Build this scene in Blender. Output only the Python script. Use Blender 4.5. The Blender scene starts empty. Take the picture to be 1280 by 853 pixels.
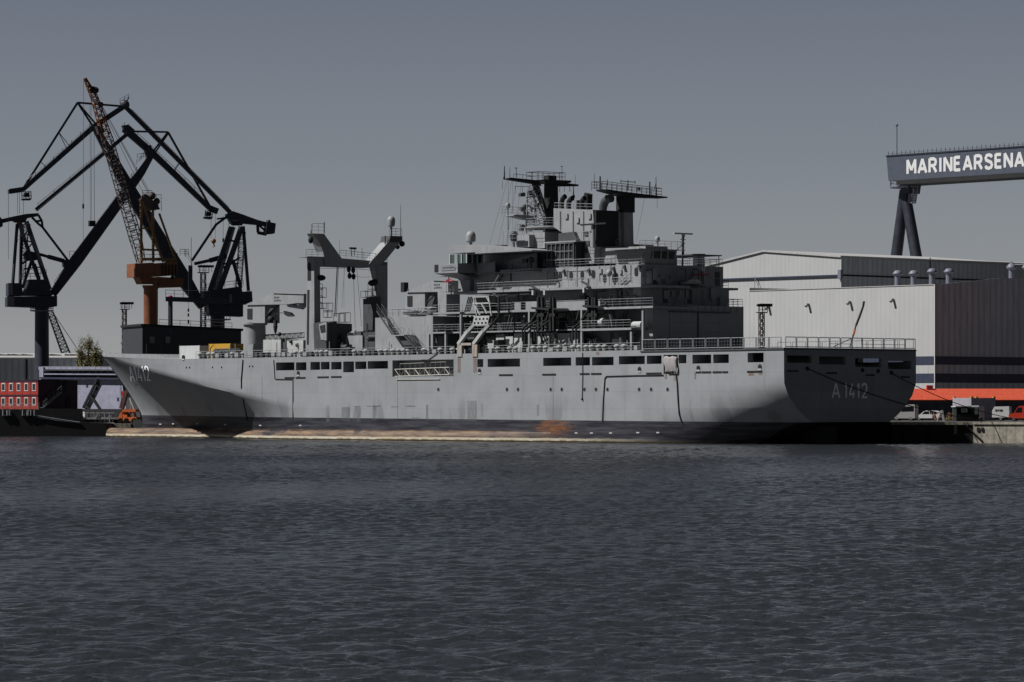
import bpy, bmesh, math, random
from mathutils import Vector, Matrix
random.seed(7)
R = math.radians
# ------------------------------------------------------------------ camera
F = 4810.0; HZ = 512.0; CH = 4.5          # focal length in photo pixels, horizon row, eye height
scn = bpy.context.scene
C = scn.collection
cam_d = bpy.data.cameras.new("camera")
cam = bpy.data.objects.new("camera", cam_d); C.objects.link(cam)
cam.location = (0, 0, CH); cam.rotation_euler = (R(90), 0, 0)
cam_d.sensor_width = 36; cam_d.lens = 36 * F / 1280
cam_d.shift_y = (HZ - 426.5) / 1280
cam_d.clip_start = 1; cam_d.clip_end = 20000
scn.camera = cam
# ------------------------------------------------------------------ sky, sun, exposure
SUN_EL = R(50); SUN_DIR = Vector((-1, -0.15, 0)).normalized() * math.cos(SUN_EL) + Vector((0, 0, math.sin(SUN_EL)))
SKY_STRENGTH = 0.05
w = bpy.data.worlds.new("World"); scn.world = w; w.use_nodes = True
nt = w.node_tree; nt.nodes.clear()
sky = nt.nodes.new('ShaderNodeTexSky'); sky.sky_type = 'NISHITA'; sky.sun_disc = False
sky.sun_elevation = SUN_EL; sky.sun_rotation = math.atan2(SUN_DIR.x, SUN_DIR.y)
sky.altitude = 0; sky.air_density = 1.0; sky.dust_density = 0.6; sky.ozone_density = 2.0
hs = nt.nodes.new('ShaderNodeHueSaturation'); hs.inputs['Saturation'].default_value = 0.33
bg = nt.nodes.new('ShaderNodeBackground'); bg.inputs[1].default_value = SKY_STRENGTH
wo = nt.nodes.new('ShaderNodeOutputWorld')
nt.links.new(sky.outputs[0], hs.inputs['Color']); 
# ramp over the sky: pale horizon, overhead darkened to weaken fill in shadows
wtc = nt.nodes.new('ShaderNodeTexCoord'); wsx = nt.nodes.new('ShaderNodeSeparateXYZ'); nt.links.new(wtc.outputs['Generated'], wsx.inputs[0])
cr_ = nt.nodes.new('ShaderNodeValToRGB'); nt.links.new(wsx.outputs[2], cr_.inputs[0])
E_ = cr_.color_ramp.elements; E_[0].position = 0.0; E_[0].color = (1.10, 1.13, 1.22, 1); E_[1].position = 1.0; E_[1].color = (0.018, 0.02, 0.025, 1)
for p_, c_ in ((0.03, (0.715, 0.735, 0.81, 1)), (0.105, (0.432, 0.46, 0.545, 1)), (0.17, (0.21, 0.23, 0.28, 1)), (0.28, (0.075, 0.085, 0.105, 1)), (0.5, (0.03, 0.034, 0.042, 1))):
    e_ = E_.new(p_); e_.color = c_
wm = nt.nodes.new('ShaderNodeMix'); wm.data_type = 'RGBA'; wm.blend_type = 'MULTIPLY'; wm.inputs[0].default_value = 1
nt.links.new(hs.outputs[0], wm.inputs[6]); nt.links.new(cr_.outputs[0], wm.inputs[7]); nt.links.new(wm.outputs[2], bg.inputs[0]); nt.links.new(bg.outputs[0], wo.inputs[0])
sl = bpy.data.lights.new("sun", 'SUN'); sl.energy = 5.0; sl.angle = R(0.53); sl.color = (1.0, 0.98, 0.955)
so = bpy.data.objects.new("sun", sl); C.objects.link(so)
so.rotation_euler = SUN_DIR.to_track_quat('Z', 'Y').to_euler()
so.location = (0, 300, 300)
vs = scn.view_settings; vs.view_transform = 'Standard'; vs.look = 'None'; vs.exposure = 0.5; vs.gamma = 1.0; vs.use_curve_mapping = False

# ------------------------------------------------------------------ materials
def nodes(m):
    m.use_nodes = True; t = m.node_tree; t.nodes.clear()
    o = t.nodes.new('ShaderNodeOutputMaterial'); b = t.nodes.new('ShaderNodeBsdfPrincipled')
    t.links.new(b.outputs[0], o.inputs[0]); return t, b
def N(t, kind, **kw):
    n = t.nodes.new(kind)
    for k, v in kw.items():
        if k.startswith('i_'): n.inputs[k[2:].replace('_', ' ')].default_value = v
        else: setattr(n, k, v)
    return n
def math_(t, op, a, b=None, clamp=False):
    n = t.nodes.new('ShaderNodeMath'); n.operation = op; n.use_clamp = clamp
    for i, x in enumerate((a, b)):
        if x is None: continue
        if isinstance(x, (int, float)): n.inputs[i].default_value = x
        else: t.links.new(x, n.inputs[i])
    return n.outputs[0]
def mixc(t, f, a, b):
    n = t.nodes.new('ShaderNodeMix'); n.data_type = 'RGBA'
    def s(i, x):
        if isinstance(x, (int, float)): n.inputs[i].default_value = x
        elif isinstance(x, (tuple, list)): n.inputs[i].default_value = (*x, 1) if len(x) == 3 else x
        else: t.links.new(x, n.inputs[i])
    s(0, f); s(6, a); s(7, b); return n.outputs[2]
PAINT = 0.61                              # overall reflectance under this exposure
def mat(name, col, rough=0.6, metal=0.0, var=0.15, streak=0.0, scale=0.8, rib=None, bump=0.0, spec=0.3, dirt=None):
    col = tuple(c * PAINT for c in col); dirt = dirt and tuple(c * PAINT for c in dirt)
    m = bpy.data.materials.new(name); t, b = nodes(m)
    tc = N(t, 'ShaderNodeTexCoord')
    n1 = N(t, 'ShaderNodeTexNoise', i_Scale=scale, i_Detail=6.0, i_Roughness=0.62); t.links.new(tc.outputs['Object'], n1.inputs['Vector'])
    dark = tuple(c * (1 - var) for c in col); lite = tuple(min(1, c * (1 + var)) for c in col)
    mr = N(t, 'ShaderNodeMapRange', i_From_Min=0.3, i_From_Max=0.7); t.links.new(n1.outputs[0], mr.inputs[0])
    c = mixc(t, mr.outputs[0], dark, lite)
    if streak:
        mp = N(t, 'ShaderNodeMapping'); mp.inputs['Scale'].default_value = (1.6, 1.6, 0.12); t.links.new(tc.outputs['Object'], mp.inputs[0])
        n2 = N(t, 'ShaderNodeTexNoise', i_Scale=1.5, i_Detail=5.0); t.links.new(mp.outputs[0], n2.inputs['Vector'])
        r2 = N(t, 'ShaderNodeMapRange', i_From_Min=0.5, i_From_Max=0.75, i_To_Max=streak); t.links.new(n2.outputs[0], r2.inputs[0])
        c = mixc(t, r2.outputs[0], c, dirt or tuple(x * 0.35 for x in col))
    if rib:                                             # corrugated sheet
        ax, fr, dep = rib
        sx = N(t, 'ShaderNodeSeparateXYZ'); t.links.new(tc.outputs['Object'], sx.inputs[0])
        src = math_(t, 'ADD', sx.outputs[0], sx.outputs[1]) if ax == 'xy' else sx.outputs['xyz'.index(ax)]
        wv = math_(t, 'SINE', math_(t, 'MULTIPLY', src, fr * 2 * math.pi))
        f = math_(t, 'MULTIPLY', math_(t, 'ADD', wv, 0.0, True), dep)
        c = mixc(t, f, c, tuple(x * 0.5 for x in col))
    t.links.new(c, b.inputs['Base Color'])
    b.inputs['Metallic'].default_value = metal; b.inputs['Specular IOR Level'].default_value = spec
    rr = N(t, 'ShaderNodeMapRange', i_To_Min=max(0.05, rough - 0.12), i_To_Max=min(1, rough + 0.12)); t.links.new(n1.outputs[0], rr.inputs[0]); t.links.new(rr.outputs[0], b.inputs['Roughness'])
    if bump:
        n3 = N(t, 'ShaderNodeTexNoise', i_Scale=scale * 6, i_Detail=4.0); t.links.new(tc.outputs['Object'], n3.inputs['Vector'])
        bp = N(t, 'ShaderNodeBump', i_Strength=bump, i_Distance=0.05); t.links.new(n3.outputs[0], bp.inputs['Height']); t.links.new(bp.outputs[0], b.inputs['Normal'])
    return m
M = {}
M['ship'] = mat('ship_grey_paint', (0.34, 0.352, 0.365), 0.55, var=0.10, streak=0.35, scale=0.5, dirt=(0.14, 0.13, 0.12))
M['ship_dark'] = mat('dark_ship_paint', (0.075, 0.08, 0.085), 0.6, var=0.2)
M['ship_white'] = mat('light_fitting_paint', (0.52, 0.53, 0.53), 0.5, var=0.1, streak=0.3)
M['soot'] = mat('sooty_black_paint', (0.018, 0.019, 0.021), 0.7, var=0.3)
M['black'] = mat('black_rubber', (0.012, 0.012, 0.013), 0.7)
M['deck'] = mat('deck_paint', (0.09, 0.10, 0.10), 0.8, var=0.2)
M['glass'] = mat('dark_glass', (0.01, 0.013, 0.016), 0.08, var=0.0, spec=0.6)
M['greenglass'] = mat('green_glass', (0.05, 0.09, 0.085), 0.08, var=0.0, spec=0.6)
M['rope'] = mat('rope', (0.02, 0.02, 0.022), 0.9)
M['crane_blue'] = mat('dark_blue_crane_paint', (0.033, 0.038, 0.056), 0.5, var=0.25, streak=0.4)
M['crane_grey'] = mat('grey_crane_sheet', (0.20, 0.21, 0.27), 0.5, var=0.15)
M['crane_orange'] = mat('orange_crane_paint', (0.27, 0.10, 0.048), 0.55, var=0.2, streak=0.5, dirt=(0.10, 0.04, 0.02))
M['crane_yellow'] = mat('ochre_crane_paint', (0.30, 0.17, 0.07), 0.55, var=0.2)
M['lattice'] = mat('weathered_lattice_paint', (0.10, 0.075, 0.075), 0.6, var=0.3)
M['purple'] = mat('purple_lattice_paint', (0.035, 0.025, 0.07), 0.6, var=0.3)
M['steel'] = mat('galvanised_steel', (0.28, 0.29, 0.31), 0.45, var=0.15)
M['concrete'] = mat('weathered_concrete', (0.50, 0.46, 0.38), 0.85, var=0.35, streak=0.7, scale=1.3, bump=0.4, dirt=(0.11, 0.10, 0.08))
M['pile'] = mat('dark_sheet_piling', (0.02, 0.02, 0.022), 0.7, var=0.3, rib=('xy', 1.2, 0.8))  # near black: the ship's shadow over the quay is in this colour
M['asphalt'] = mat('asphalt', (0.055, 0.055, 0.055), 0.9, var=0.25, scale=0.2)
M['hall_white'] = mat('white_corrugated_cladding', (0.54, 0.545, 0.55), 0.5, var=0.04, streak=0.14, scale=0.15, rib=('xy', 0.9, 0.14))
M['hall_grey'] = mat('grey_corrugated_cladding', (0.62, 0.655, 0.69), 0.5, var=0.10, streak=0.55, scale=0.15, rib=('xy', 0.7, 0.5), dirt=(0.3, 0.3, 0.32))
M['hall_cool'] = mat('grey_cladding_bounce_tint', (0.64, 0.77, 0.83), 0.5, var=0.10, streak=0.55, scale=0.15, rib=('xy', 0.7, 0.5), dirt=(0.22, 0.33, 0.35))  # cool tint put in to cancel red light bounced off the tiled roof
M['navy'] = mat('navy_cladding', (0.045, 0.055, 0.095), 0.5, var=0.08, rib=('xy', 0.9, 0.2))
M['roof_pale'] = mat('pale_roof_sheet', (0.5, 0.5, 0.5), 0.5, var=0.1)
M['roof_grey'] = mat('grey_roof_sheet', (0.22, 0.22, 0.22), 0.7, var=0.1)
M['tile'] = mat('orange_roof_tiles', (0.60, 0.085, 0.038), 0.8, var=0.25, scale=2.5, rib=('z', 4.0, 0.35))
M['brickgrey'] = mat('weathered_grey_boards', (0.10, 0.10, 0.115), 0.8, var=0.25, rib=('z', 3.0, 0.3))
M['white'] = mat('white_paint', (0.72, 0.72, 0.72), 0.4, var=0.05)
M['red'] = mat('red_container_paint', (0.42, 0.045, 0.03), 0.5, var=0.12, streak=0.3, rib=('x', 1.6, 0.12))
M['redpaint'] = mat('red_vehicle_paint', (0.60, 0.05, 0.025), 0.3, var=0.05, spec=0.5)
M['orange'] = mat('orange_machine_paint', (0.62, 0.15, 0.04), 0.45, var=0.15)
M['yellow'] = mat('yellow_container_paint', (0.62, 0.36, 0.045), 0.5, var=0.08, streak=0.3, rib=('x', 2.0, 0.2))
M['contwhite'] = mat('white_container_paint', (0.62, 0.63, 0.64), 0.5, var=0.06, streak=0.2, rib=('x', 2.0, 0.15))
M['lav'] = mat('lavender_dock_paint', (0.40, 0.40, 0.52), 0.6, var=0.15, streak=0.5, dirt=(0.18, 0.18, 0.26))
M['maroon'] = mat('maroon_trim_and_shade', (0.05, 0.012, 0.035), 0.6, var=0.15)
M['barge'] = mat('black_barge_paint', (0.010, 0.010, 0.012), 0.6, var=0.3)
M['rust'] = mat('rusty_steel', (0.22, 0.09, 0.04), 0.85, var=0.5, scale=3)
M['ruststreak'] = mat('rust_streaked_paint', (0.42, 0.39, 0.36), 0.6, var=0.1, streak=0.9, scale=1.0, dirt=(0.26, 0.11, 0.04))
M['tarp'] = mat('grey_tarpaulin', (0.36, 0.34, 0.34), 0.8, var=0.15, scale=2, bump=0.6)
M['bark'] = mat('bark', (0.09, 0.07, 0.05), 0.9)
M['letter'] = mat('light_grey_lettering', (1.25, 1.27, 1.3), 0.6, var=0.08)
M['signwhite'] = mat('white_sign_lettering', (0.80, 0.80, 0.80), 0.5, var=0.02)
M['scaff'] = mat('pale_gangway_metal', (0.50, 0.48, 0.44), 0.5, var=0.15)
M['redflag'] = mat('red_enamel', (0.45, 0.01, 0.03), 0.5)
M['lifebuoy'] = M['redflag']

# ------------------------------------------------------------------ helpers
class Frame:
    """a local frame on the ground; turns photo pixels into local points at a given depth offset"""
    def __init__(s, x, y, ang=0.0, z=0.0):
        s.o = (x, y); s.z = z; s.ang = R(ang); s.ex = (math.cos(s.ang), math.sin(s.ang)); s.ey = (-s.ex[1], s.ex[0])
    @staticmethod
    def at(px, Y, ang=0.0, z=0.0): return Frame((px - 640) / F * Y, Y, ang, z)
    def _z(s, py, u, v):
        Y = s.o[1] + u * s.ex[1] + v * s.ey[1]
        return CH + (HZ - py) / F * Y - s.z
    def p(s, px, py, v=0.0):
        a = (px - 640) / F
        u = (a * (s.o[1] + v * s.ey[1]) - s.o[0] - v * s.ey[0]) / (s.ex[0] - a * s.ex[1])
        return Vector((u, v, s._z(py, u, v)))
    def pu(s, px, py, u):
        a = (px - 640) / F
        v = (a * (s.o[1] + u * s.ex[1]) - s.o[0] - u * s.ex[0]) / (s.ey[0] - a * s.ey[1])
        return Vector((u, v, s._z(py, u, v)))
    def U(s, px, v): return s.p(px, 0, v).x
    def world(s, q): return Vector((s.o[0] + q[0] * s.ex[0] + q[1] * s.ey[0], s.o[1] + q[0] * s.ex[1] + q[1] * s.ey[1], q[2] + s.z))

class MB:
    def __init__(s): s.v = []; s.f = []
    def poly(s, pts):
        i = len(s.v); s.v += [tuple(p) for p in pts]; s.f.append(tuple(range(i, i + len(pts)))); return s
    def prism(s, pts, vec):
        n = len(pts); i = len(s.v); vec = Vector(vec)
        s.v += [tuple(p) for p in pts] + [tuple(Vector(p) + vec) for p in pts]
        s.f.append(tuple(range(i, i + n))); s.f.append(tuple(range(i + 2 * n - 1, i + n - 1, -1)))
        for k in range(n): s.f.append((i + k, i + (k + 1) % n, i + n + (k + 1) % n, i + n + k))
        return s
    def box(s, a, b):
        x0, x1 = sorted((a[0], b[0])); y0, y1 = sorted((a[1], b[1])); z0, z1 = sorted((a[2], b[2]))
        return s.prism([(x0, y0, z0), (x1, y0, z0), (x1, y1, z0), (x0, y1, z0)], (0, 0, z1 - z0))
    def ring(s, rings, cap=True, closed=True):
        i = len(s.v); n = len(rings[0])
        for r in rings: s.v += [tuple(p) for p in r]
        for a in range(len(rings) - 1):
            for k in range(n if closed else n - 1):
                k2 = (k + 1) % n
                s.f.append((i + a * n + k, i + a * n + k2, i + (a + 1) * n + k2, i + (a + 1) * n + k))
        if cap:
            s.f.append(tuple(i + k for k in range(n))); s.f.append(tuple(i + (len(rings) - 1) * n + k for k in reversed(range(n))))
        return s
    def tube(s, p, q, r, r2=None, n=8):
        p = Vector(p); q = Vector(q); d = q - p
        if d.length < 1e-6: return s
        r2 = r if r2 is None else r2
        d.normalize(); a = Vector((0, 0, 1)) if abs(d.z) < 0.9 else Vector((1, 0, 0))
        x = d.cross(a).normalized(); y = d.cross(x)
        cs = [(math.cos(2 * math.pi * k / n), math.sin(2 * math.pi * k / n)) for k in range(n)]
        return s.ring([[p + x * c * r + y * e * r for c, e in cs], [q + x * c * r2 + y * e * r2 for c, e in cs]])
    def path(s, pts, r, n=6):
        pts = [Vector(p) for p in pts]
        x = None; rings = []
        for k, p in enumerate(pts):
            d = (pts[min(k + 1, len(pts) - 1)] - pts[max(k - 1, 0)]).normalized()
            if x is None:
                a = Vector((0, 0, 1)) if abs(d.z) < 0.9 else Vector((1, 0, 0)); x = d.cross(a).normalized()
            else:
                x = (x - d * x.dot(d)).normalized()
            y = d.cross(x)
            rr = r[k] if isinstance(r, (list, tuple)) else r
            rings.append([p + x * math.cos(2 * math.pi * j / n) * rr + y * math.sin(2 * math.pi * j / n) * rr for j in range(n)])
        return s.ring(rings)
    def bar(s, p, q, wd, ht=None, w2=None, h2=None):
        """box beam: wd = thickness sideways (level), ht = depth of the beam in its vertical plane"""
        p = Vector(p); q = Vector(q); d = (q - p)
        if d.length < 1e-6: return s
        d.normalize(); ht = ht or wd; w2 = w2 or wd; h2 = h2 or ht
        x = d.cross(Vector((0, 0, 1)))
        x = x.normalized() if x.length > 1e-3 else Vector((0, 1, 0))
        y = x.cross(d)
        def rg(c, a, b): return [c + x * a / 2 + y * b / 2, c - x * a / 2 + y * b / 2, c - x * a / 2 - y * b / 2, c + x * a / 2 - y * b / 2]
        return s.ring([rg(p, wd, ht), rg(q, w2, h2)])
    def lathe(s, c, prof, n=16):
        c = Vector(c)
        return s.ring([[c + Vector((r * math.cos(2 * math.pi * k / n), r * math.sin(2 * math.pi * k / n), z)) for k in range(n)] for r, z in prof])
    def ball(s, c, r, sz=1.0, n=14):
        m = 8
        return s.lathe(c, [(max(0.002, r * math.sin(math.pi * k / m)), -r * sz * math.cos(math.pi * k / m)) for k in range(m + 1)], n)
    def lattice(s, p, q, w0, w1, r=0.06, n=None, side=(0, 1, 0)):
        p = Vector(p); q = Vector(q); d = (q - p); L = d.length; d.normalize()
        a = Vector(side); a = (a - d * a.dot(d)).normalized(); b = d.cross(a)
        n = n or max(3, int(L / ((w0 + w1) / 2)))
        def cr(k, t): ww = (w0 + (w1 - w0) * t) / 2; c = p + d * L * t; return c + a * ww * (1, 1, -1, -1)[k] + b * ww * (1, -1, -1, 1)[k]
        for k in range(4): s.tube(cr(k, 0), cr(k, 1), r * 1.4, n=5)
        for i in range(n):
            t0 = i / n; t1 = (i + 1) / n
            for k in range(4):
                k2 = (k + 1) % 4
                if i % 2: s.tube(cr(k, t0), cr(k2, t1), r * 0.8, n=4)
                else: s.tube(cr(k2, t0), cr(k, t1), r * 0.8, n=4)
                s.tube(cr(k, t1), cr(k2, t1), r * 0.7, n=4)
        return s
    def rail(s, pts, h=1.1, step=1.5, r=0.032, bars=3):
        pts = [Vector(p) for p in pts]; up = Vector((0, 0, 1))
        for a, b in zip(pts, pts[1:]):
            L = (b - a).length; n = max(1, round(L / step))
            for k in range(n + 1):
                c = a + (b - a) * k / n; s.tube(c, c + up * h, r, n=4)
            for j in range(bars):
                hh = h * (j + 1) / bars; s.tube(a + up * hh, b + up * hh, r * (1.1 if j == bars - 1 else 0.7), n=4)
        return s
    def stair(s, p, q, wv, r=0.05, n=None):
        """inclined stair between p and q; wv = vector across its width"""
        p = Vector(p); q = Vector(q); wv = Vector(wv); up = Vector((0, 0, 1))
        for o in (Vector((0, 0, 0)), wv):
            s.bar(p + o, q + o, 0.06, 0.25)
            s.tube(p + o + up * 1.0, q + o + up * 1.0, 0.03, n=4); s.tube(p + o + up * 0.5, q + o + up * 0.5, 0.02, n=4)
            for k in range(5): c = p + (q - p) * k / 4 + o; s.tube(c, c + up, 0.025, n=4)
        n = n or max(4, int(abs(q.z - p.z) / 0.25))
        for k in range(n):
            c = p + (q - p) * (k + 0.5) / n; s.bar(c, c + wv, 0.22, 0.04)
        return s
    def mesh(s, name):
        me = bpy.data.meshes.new(name); me.from_pydata(s.v, [], s.f)
        bm = bmesh.new(); bm.from_mesh(me); bmesh.ops.recalc_face_normals(bm, faces=bm.faces); bm.to_mesh(me); bm.free()
        return me
    def build(s, name, m, parent=None, smooth=None, frame=None):
        me = s.mesh(name); me.materials.append(m)
        if smooth:
            me.shade_smooth(); me.set_sharp_from_angle(angle=R(smooth))
        o = bpy.data.objects.new(name, me); C.objects.link(o)
        if parent: o.parent = parent
        if frame: o.location = (frame.o[0], frame.o[1], frame.z); o.rotation_euler = (0, 0, frame.ang)
        return o
def tag(o, label=None, cat=None, group=None, kind=None):
    if label: o['label'] = label
    if cat: o['category'] = cat
    if group: o['group'] = group
    if kind: o['kind'] = kind
    return o
def thing(name, label, cat, fr, group=None):
    o = bpy.data.objects.new(name, None); C.objects.link(o); o.empty_display_size = 1
    o.location = (fr.o[0], fr.o[1], fr.z); o.rotation_euler = (0, 0, fr.ang)
    return tag(o, label, cat, group)
def copy_tree(o, parent=None):
    c = o.copy(); C.objects.link(c); c.parent = parent
    for ch in list(o.children): copy_tree(ch, c)
    return c
def text_mb(txt, h, width=None, bold=0.0, spacing=1.0):
    """lettering as 2-D mesh in the XZ plane, lower-left corner at the origin, height h"""
    cu = bpy.data.curves.new('lettering', 'FONT'); cu.body = txt; cu.size = 1; cu.offset = bold; cu.space_character = spacing; cu.resolution_u = 4
    o = bpy.data.objects.new('lettering', cu); C.objects.link(o)
    bpy.context.view_layer.update()
    me = bpy.data.meshes.new_from_object(o.evaluated_get(bpy.context.evaluated_depsgraph_get()))
    xs = [v.co.x for v in me.vertices]; ys = [v.co.y for v in me.vertices]
    x0, x1, y0, y1 = min(xs), max(xs), min(ys), max(ys); k = h / (y1 - y0); kx = (width / (x1 - x0)) if width else k
    vs_ = [((v.co.x - x0) * kx, 0.0, (v.co.y - y0) * k) for v in me.vertices]; fs = [tuple(p.vertices) for p in me.polygons]
    bpy.data.objects.remove(o); bpy.data.curves.remove(cu); bpy.data.meshes.remove(me)
    return vs_, fs
def text_part(name, m, parent, txt, h, fn, width=None, bold=0.0, spacing=1.0, thick=None):
    vs_, fs = text_mb(txt, h, width, bold, spacing)
    me = bpy.data.meshes.new(name); me.from_pydata([tuple(fn(x, z)) for x, _, z in vs_], [], fs); me.materials.append(m)
    o = bpy.data.objects.new(name, me); C.objects.link(o); o.parent = parent
    return o

def many(name, m, parent, mbs, smooth_=None):
    return [x.build(name, m, parent, smooth=smooth_) for x in mbs]

STROKES = {'M': [[(0, 0), (0, 1)], [(0, 1), (.5, .25)], [(.5, .25), (1, 1)], [(1, 1), (1, 0)]], 'A': [[(0, 0), (.5, 1)], [(.5, 1), (1, 0)], [(.2, .3), (.8, .3)]],
    'R': [[(0, 0), (0, 1)], [(0, .96), (.6, .96), (.85, .88), (.92, .73), (.85, .57), (.6, .48), (0, .48)], [(.5, .48), (1, 0)]], 'I': [[(.5, 0), (.5, 1)]], 'N': [[(0, 0), (0, 1)], [(0, 1), (1, 0)], [(1, 0), (1, 1)]],
    'E': [[(0, 0), (0, 1)], [(0, .95), (.95, .95)], [(0, .52), (.85, .52)], [(0, .05), (1, .05)]], 'L': [[(0, 0), (0, 1)], [(0, .05), (.95, .05)]],
    'S': [[(.95, .78), (.85, .91), (.55, .97), (.2, .93), (.06, .76), (.16, .6), (.5, .52), (.84, .43), (.96, .25), (.84, .08), (.5, .02), (.15, .07), (.03, .22)]],
    '1': [[(.25, .78), (.6, 1)], [(.6, 1), (.6, 0)]], '4': [[(.72, 0), (.72, .45)], [(.6, 1), (0, .25), (1, .25)]], '2': [[(.04, .76), (.12, .92), (.45, .98), (.82, .9), (.92, .72), (.8, .52), (.05, .04), (1, .04)]]}
def strokes_part(name, m, parent, txt, widths, h, sw, fn, gap=.3, thick=.03):
    """block lettering built of bars; fn(x, z, d) gives the point on the surface, d metres proud"""
    x = 0; k = 0
    for ch in txt:
        wd = widths.get(ch, widths['']); mb = MB()
        if ch == ' ': x += wd; continue
        for st in STROKES[ch]:
            pts = [Vector((x + a * wd, b * h)) for a, b in st]
            for i, (p, q) in enumerate(zip(pts, pts[1:])):
                k += 1; d = (q - p).normalized(); n_ = Vector((-d.y, d.x)) * sw / 2
                e0 = d * (sw * .28 if i > 0 else 0); e1 = d * (sw * .28 if i < len(pts) - 2 else 0)
                pp = [p - e0 + n_, q + e1 + n_, q + e1 - n_, p - e0 - n_]
                off = thick + .0012 * (k % 9)
                sub = 3 if (q - p).length > 1 else 1
                for j in range(sub):
                    a0, a1 = pp[0].lerp(pp[1], j / sub), pp[0].lerp(pp[1], (j + 1) / sub); b0, b1 = pp[3].lerp(pp[2], j / sub), pp[3].lerp(pp[2], (j + 1) / sub)
                    mb.poly([fn(c.x, c.y, off) for c in (a0, a1, b1, b0)])
        x += wd + gap
        mb.build(name, m, parent)

# ------------------------------------------------------------------ the setting: water, ground
def water():
    import numpy as np
    m = bpy.data.materials.new('harbour_water'); t, b = nodes(m)
    b.inputs['Base Color'].default_value = (0.019, 0.0215, 0.0245, 1); b.inputs['Roughness'].default_value = 0.10; b.inputs['IOR'].default_value = 1.33
    tc = N(t, 'ShaderNodeTexCoord')
    def nz(sx, sy, sc, det, rough=0.55, dist=0.0, rot=0.0):
        mp = N(t, 'ShaderNodeMapping'); mp.inputs['Scale'].default_value = (sx, sy, 1); mp.inputs['Rotation'].default_value = (0, 0, rot); t.links.new(tc.outputs['Object'], mp.inputs[0])
        n = N(t, 'ShaderNodeTexNoise', i_Scale=sc, i_Detail=det, i_Roughness=rough, i_Distortion=dist); t.links.new(mp.outputs[0], n.inputs['Vector']); return n.outputs[0]
    h = math_(t, 'ADD', math_(t, 'MULTIPLY', nz(0.7, 1.0, 3.0, 3, 0.6, 0.3, 0.2), 0.10), math_(t, 'MULTIPLY', nz(0.6, 1.0, 7.0, 3, 0.65, 0.2, -0.25), 0.045))
    bp = N(t, 'ShaderNodeBump', i_Distance=1.3, i_Strength=0.9); t.links.new(h, bp.inputs['Height']); t.links.new(bp.outputs[0], b.inputs['Normal'])
    rs = np.random.RandomState(12); comps = []
    for k in range(110):                                   # short wind chop, broad spread, running towards the viewer
        lam = 0.32 * (2.8 / 0.32) ** (rs.rand() ** 1.25); th = math.radians(-100 + rs.randn() * 42)
        comps.append((2 * math.pi / lam * math.cos(th), 2 * math.pi / lam * math.sin(th), rs.rand() * 6.283, 0.0037 * lam ** 0.9))
    def height(X, Y):
        Z = np.zeros_like(X)
        gust = 0.85 + 0.25 * np.sin(X * 0.045 + Y * 0.021 + 1) * np.sin(Y * 0.037 - X * 0.011) + 0.18 * np.sin(X * 0.11 - Y * 0.06)
        for kx, ky, ph, a in comps:
            p_ = kx * X + ky * Y + ph; Z += a * (np.sin(p_) + 0.12 * np.cos(2 * p_))
        return Z * gust
    def grid(x0, x1, y0, y1, d):
        xs = np.arange(x0, x1 + d / 2, d); ys = np.arange(y0, y1 + d / 2, d); X, Y = np.meshgrid(xs, ys); Z = height(X, Y)
        edge = np.clip(np.minimum(X - x0, x1 - X) / 3, 0, 1); Z = Z * edge * np.clip((Y - 54) / 3, 0, 1) * np.clip((660 - Y) / 6, 0, 1)
        return X, Y, Z
    V = []; Fc = []; off = 0
    BANDS = ((-34.2, 34.2, 54, 110.1, 0.12), (-50, 50, 110, 190.2, 0.2), (-81, 81, 190, 360.1, 0.3), (-130, 130, 360, 660, 0.5))
    for x0, x1, y0, y1, d in BANDS:
        X, Y, Z = grid(x0, x1, y0, y1, d); n, m_ = X.shape
        V.append(np.stack([X, Y, Z], -1).reshape(-1, 3)); i = np.arange(n * m_).reshape(n, m_)
        Fc.append(np.stack([i[:-1, :-1], i[:-1, 1:], i[1:, 1:], i[1:, :-1]], -1).reshape(-1, 4) + off); off += n * m_
    # the rest of the harbour, meeting the modelled chop at its edges
    rects = [(-4000, 4000, -300, 54), (-4000, 4000, 660, 9000)]
    for (x0, x1, y0, y1, d), yn in zip(BANDS, (110, 190, 360, 660)):
        n_ = BANDS[0][2] if y0 == 54 else y0; x1 = x0 + round((x1 - x0) / d) * d
        rects += [(-4000, x0, n_, yn), (x1, 4000, n_, yn)]
    for x0, x1, y0, y1 in rects:
        V.append(np.array([(x0, y0, 0), (x1, y0, 0), (x1, y1, 0), (x0, y1, 0)], float)); Fc.append(np.array([[off, off + 1, off + 2, off + 3]])); off += 4
    V = np.concatenate(V).astype(np.float32); Fc = np.concatenate(Fc).astype(np.int32)
    me = bpy.data.meshes.new('water'); me.vertices.add(len(V)); me.vertices.foreach_set('co', V.ravel())
    me.loops.add(len(Fc) * 4); me.loops.foreach_set('vertex_index', Fc.ravel()); me.polygons.add(len(Fc))
    me.polygons.foreach_set('loop_start', np.arange(0, len(Fc) * 4, 4, dtype=np.int32)); me.polygons.foreach_set('loop_total', np.full(len(Fc), 4, dtype=np.int32))
    me.update(); me.validate(); me.shade_smooth(); me.materials.append(m)
    o = bpy.data.objects.new('water', me); C.objects.link(o); tag(o, kind='structure')
water()
SH = Frame(340 / F * 490.9, 490.9, -50.27)            # the ship's frame: u aft, v from port to starboard
GZ = 2.8
q0 = Vector((50.6, 512.0)); q1 = SH.world((-190, 27.5, 0))
xw = (1217 - 640) / F * 512 - q0.x; qa = R(-20)
ground_pts = [(4000, 512 + 60 * math.sin(qa)), (q0.x + xw + 60 * math.cos(qa), 512 + 60 * math.sin(qa)), (q0.x + xw, 512.0), (q0.x, q0.y), (q1.x, q1.y), (-4000, q1.y + 4), (-4000, 9000), (4000, 9000)]
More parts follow.
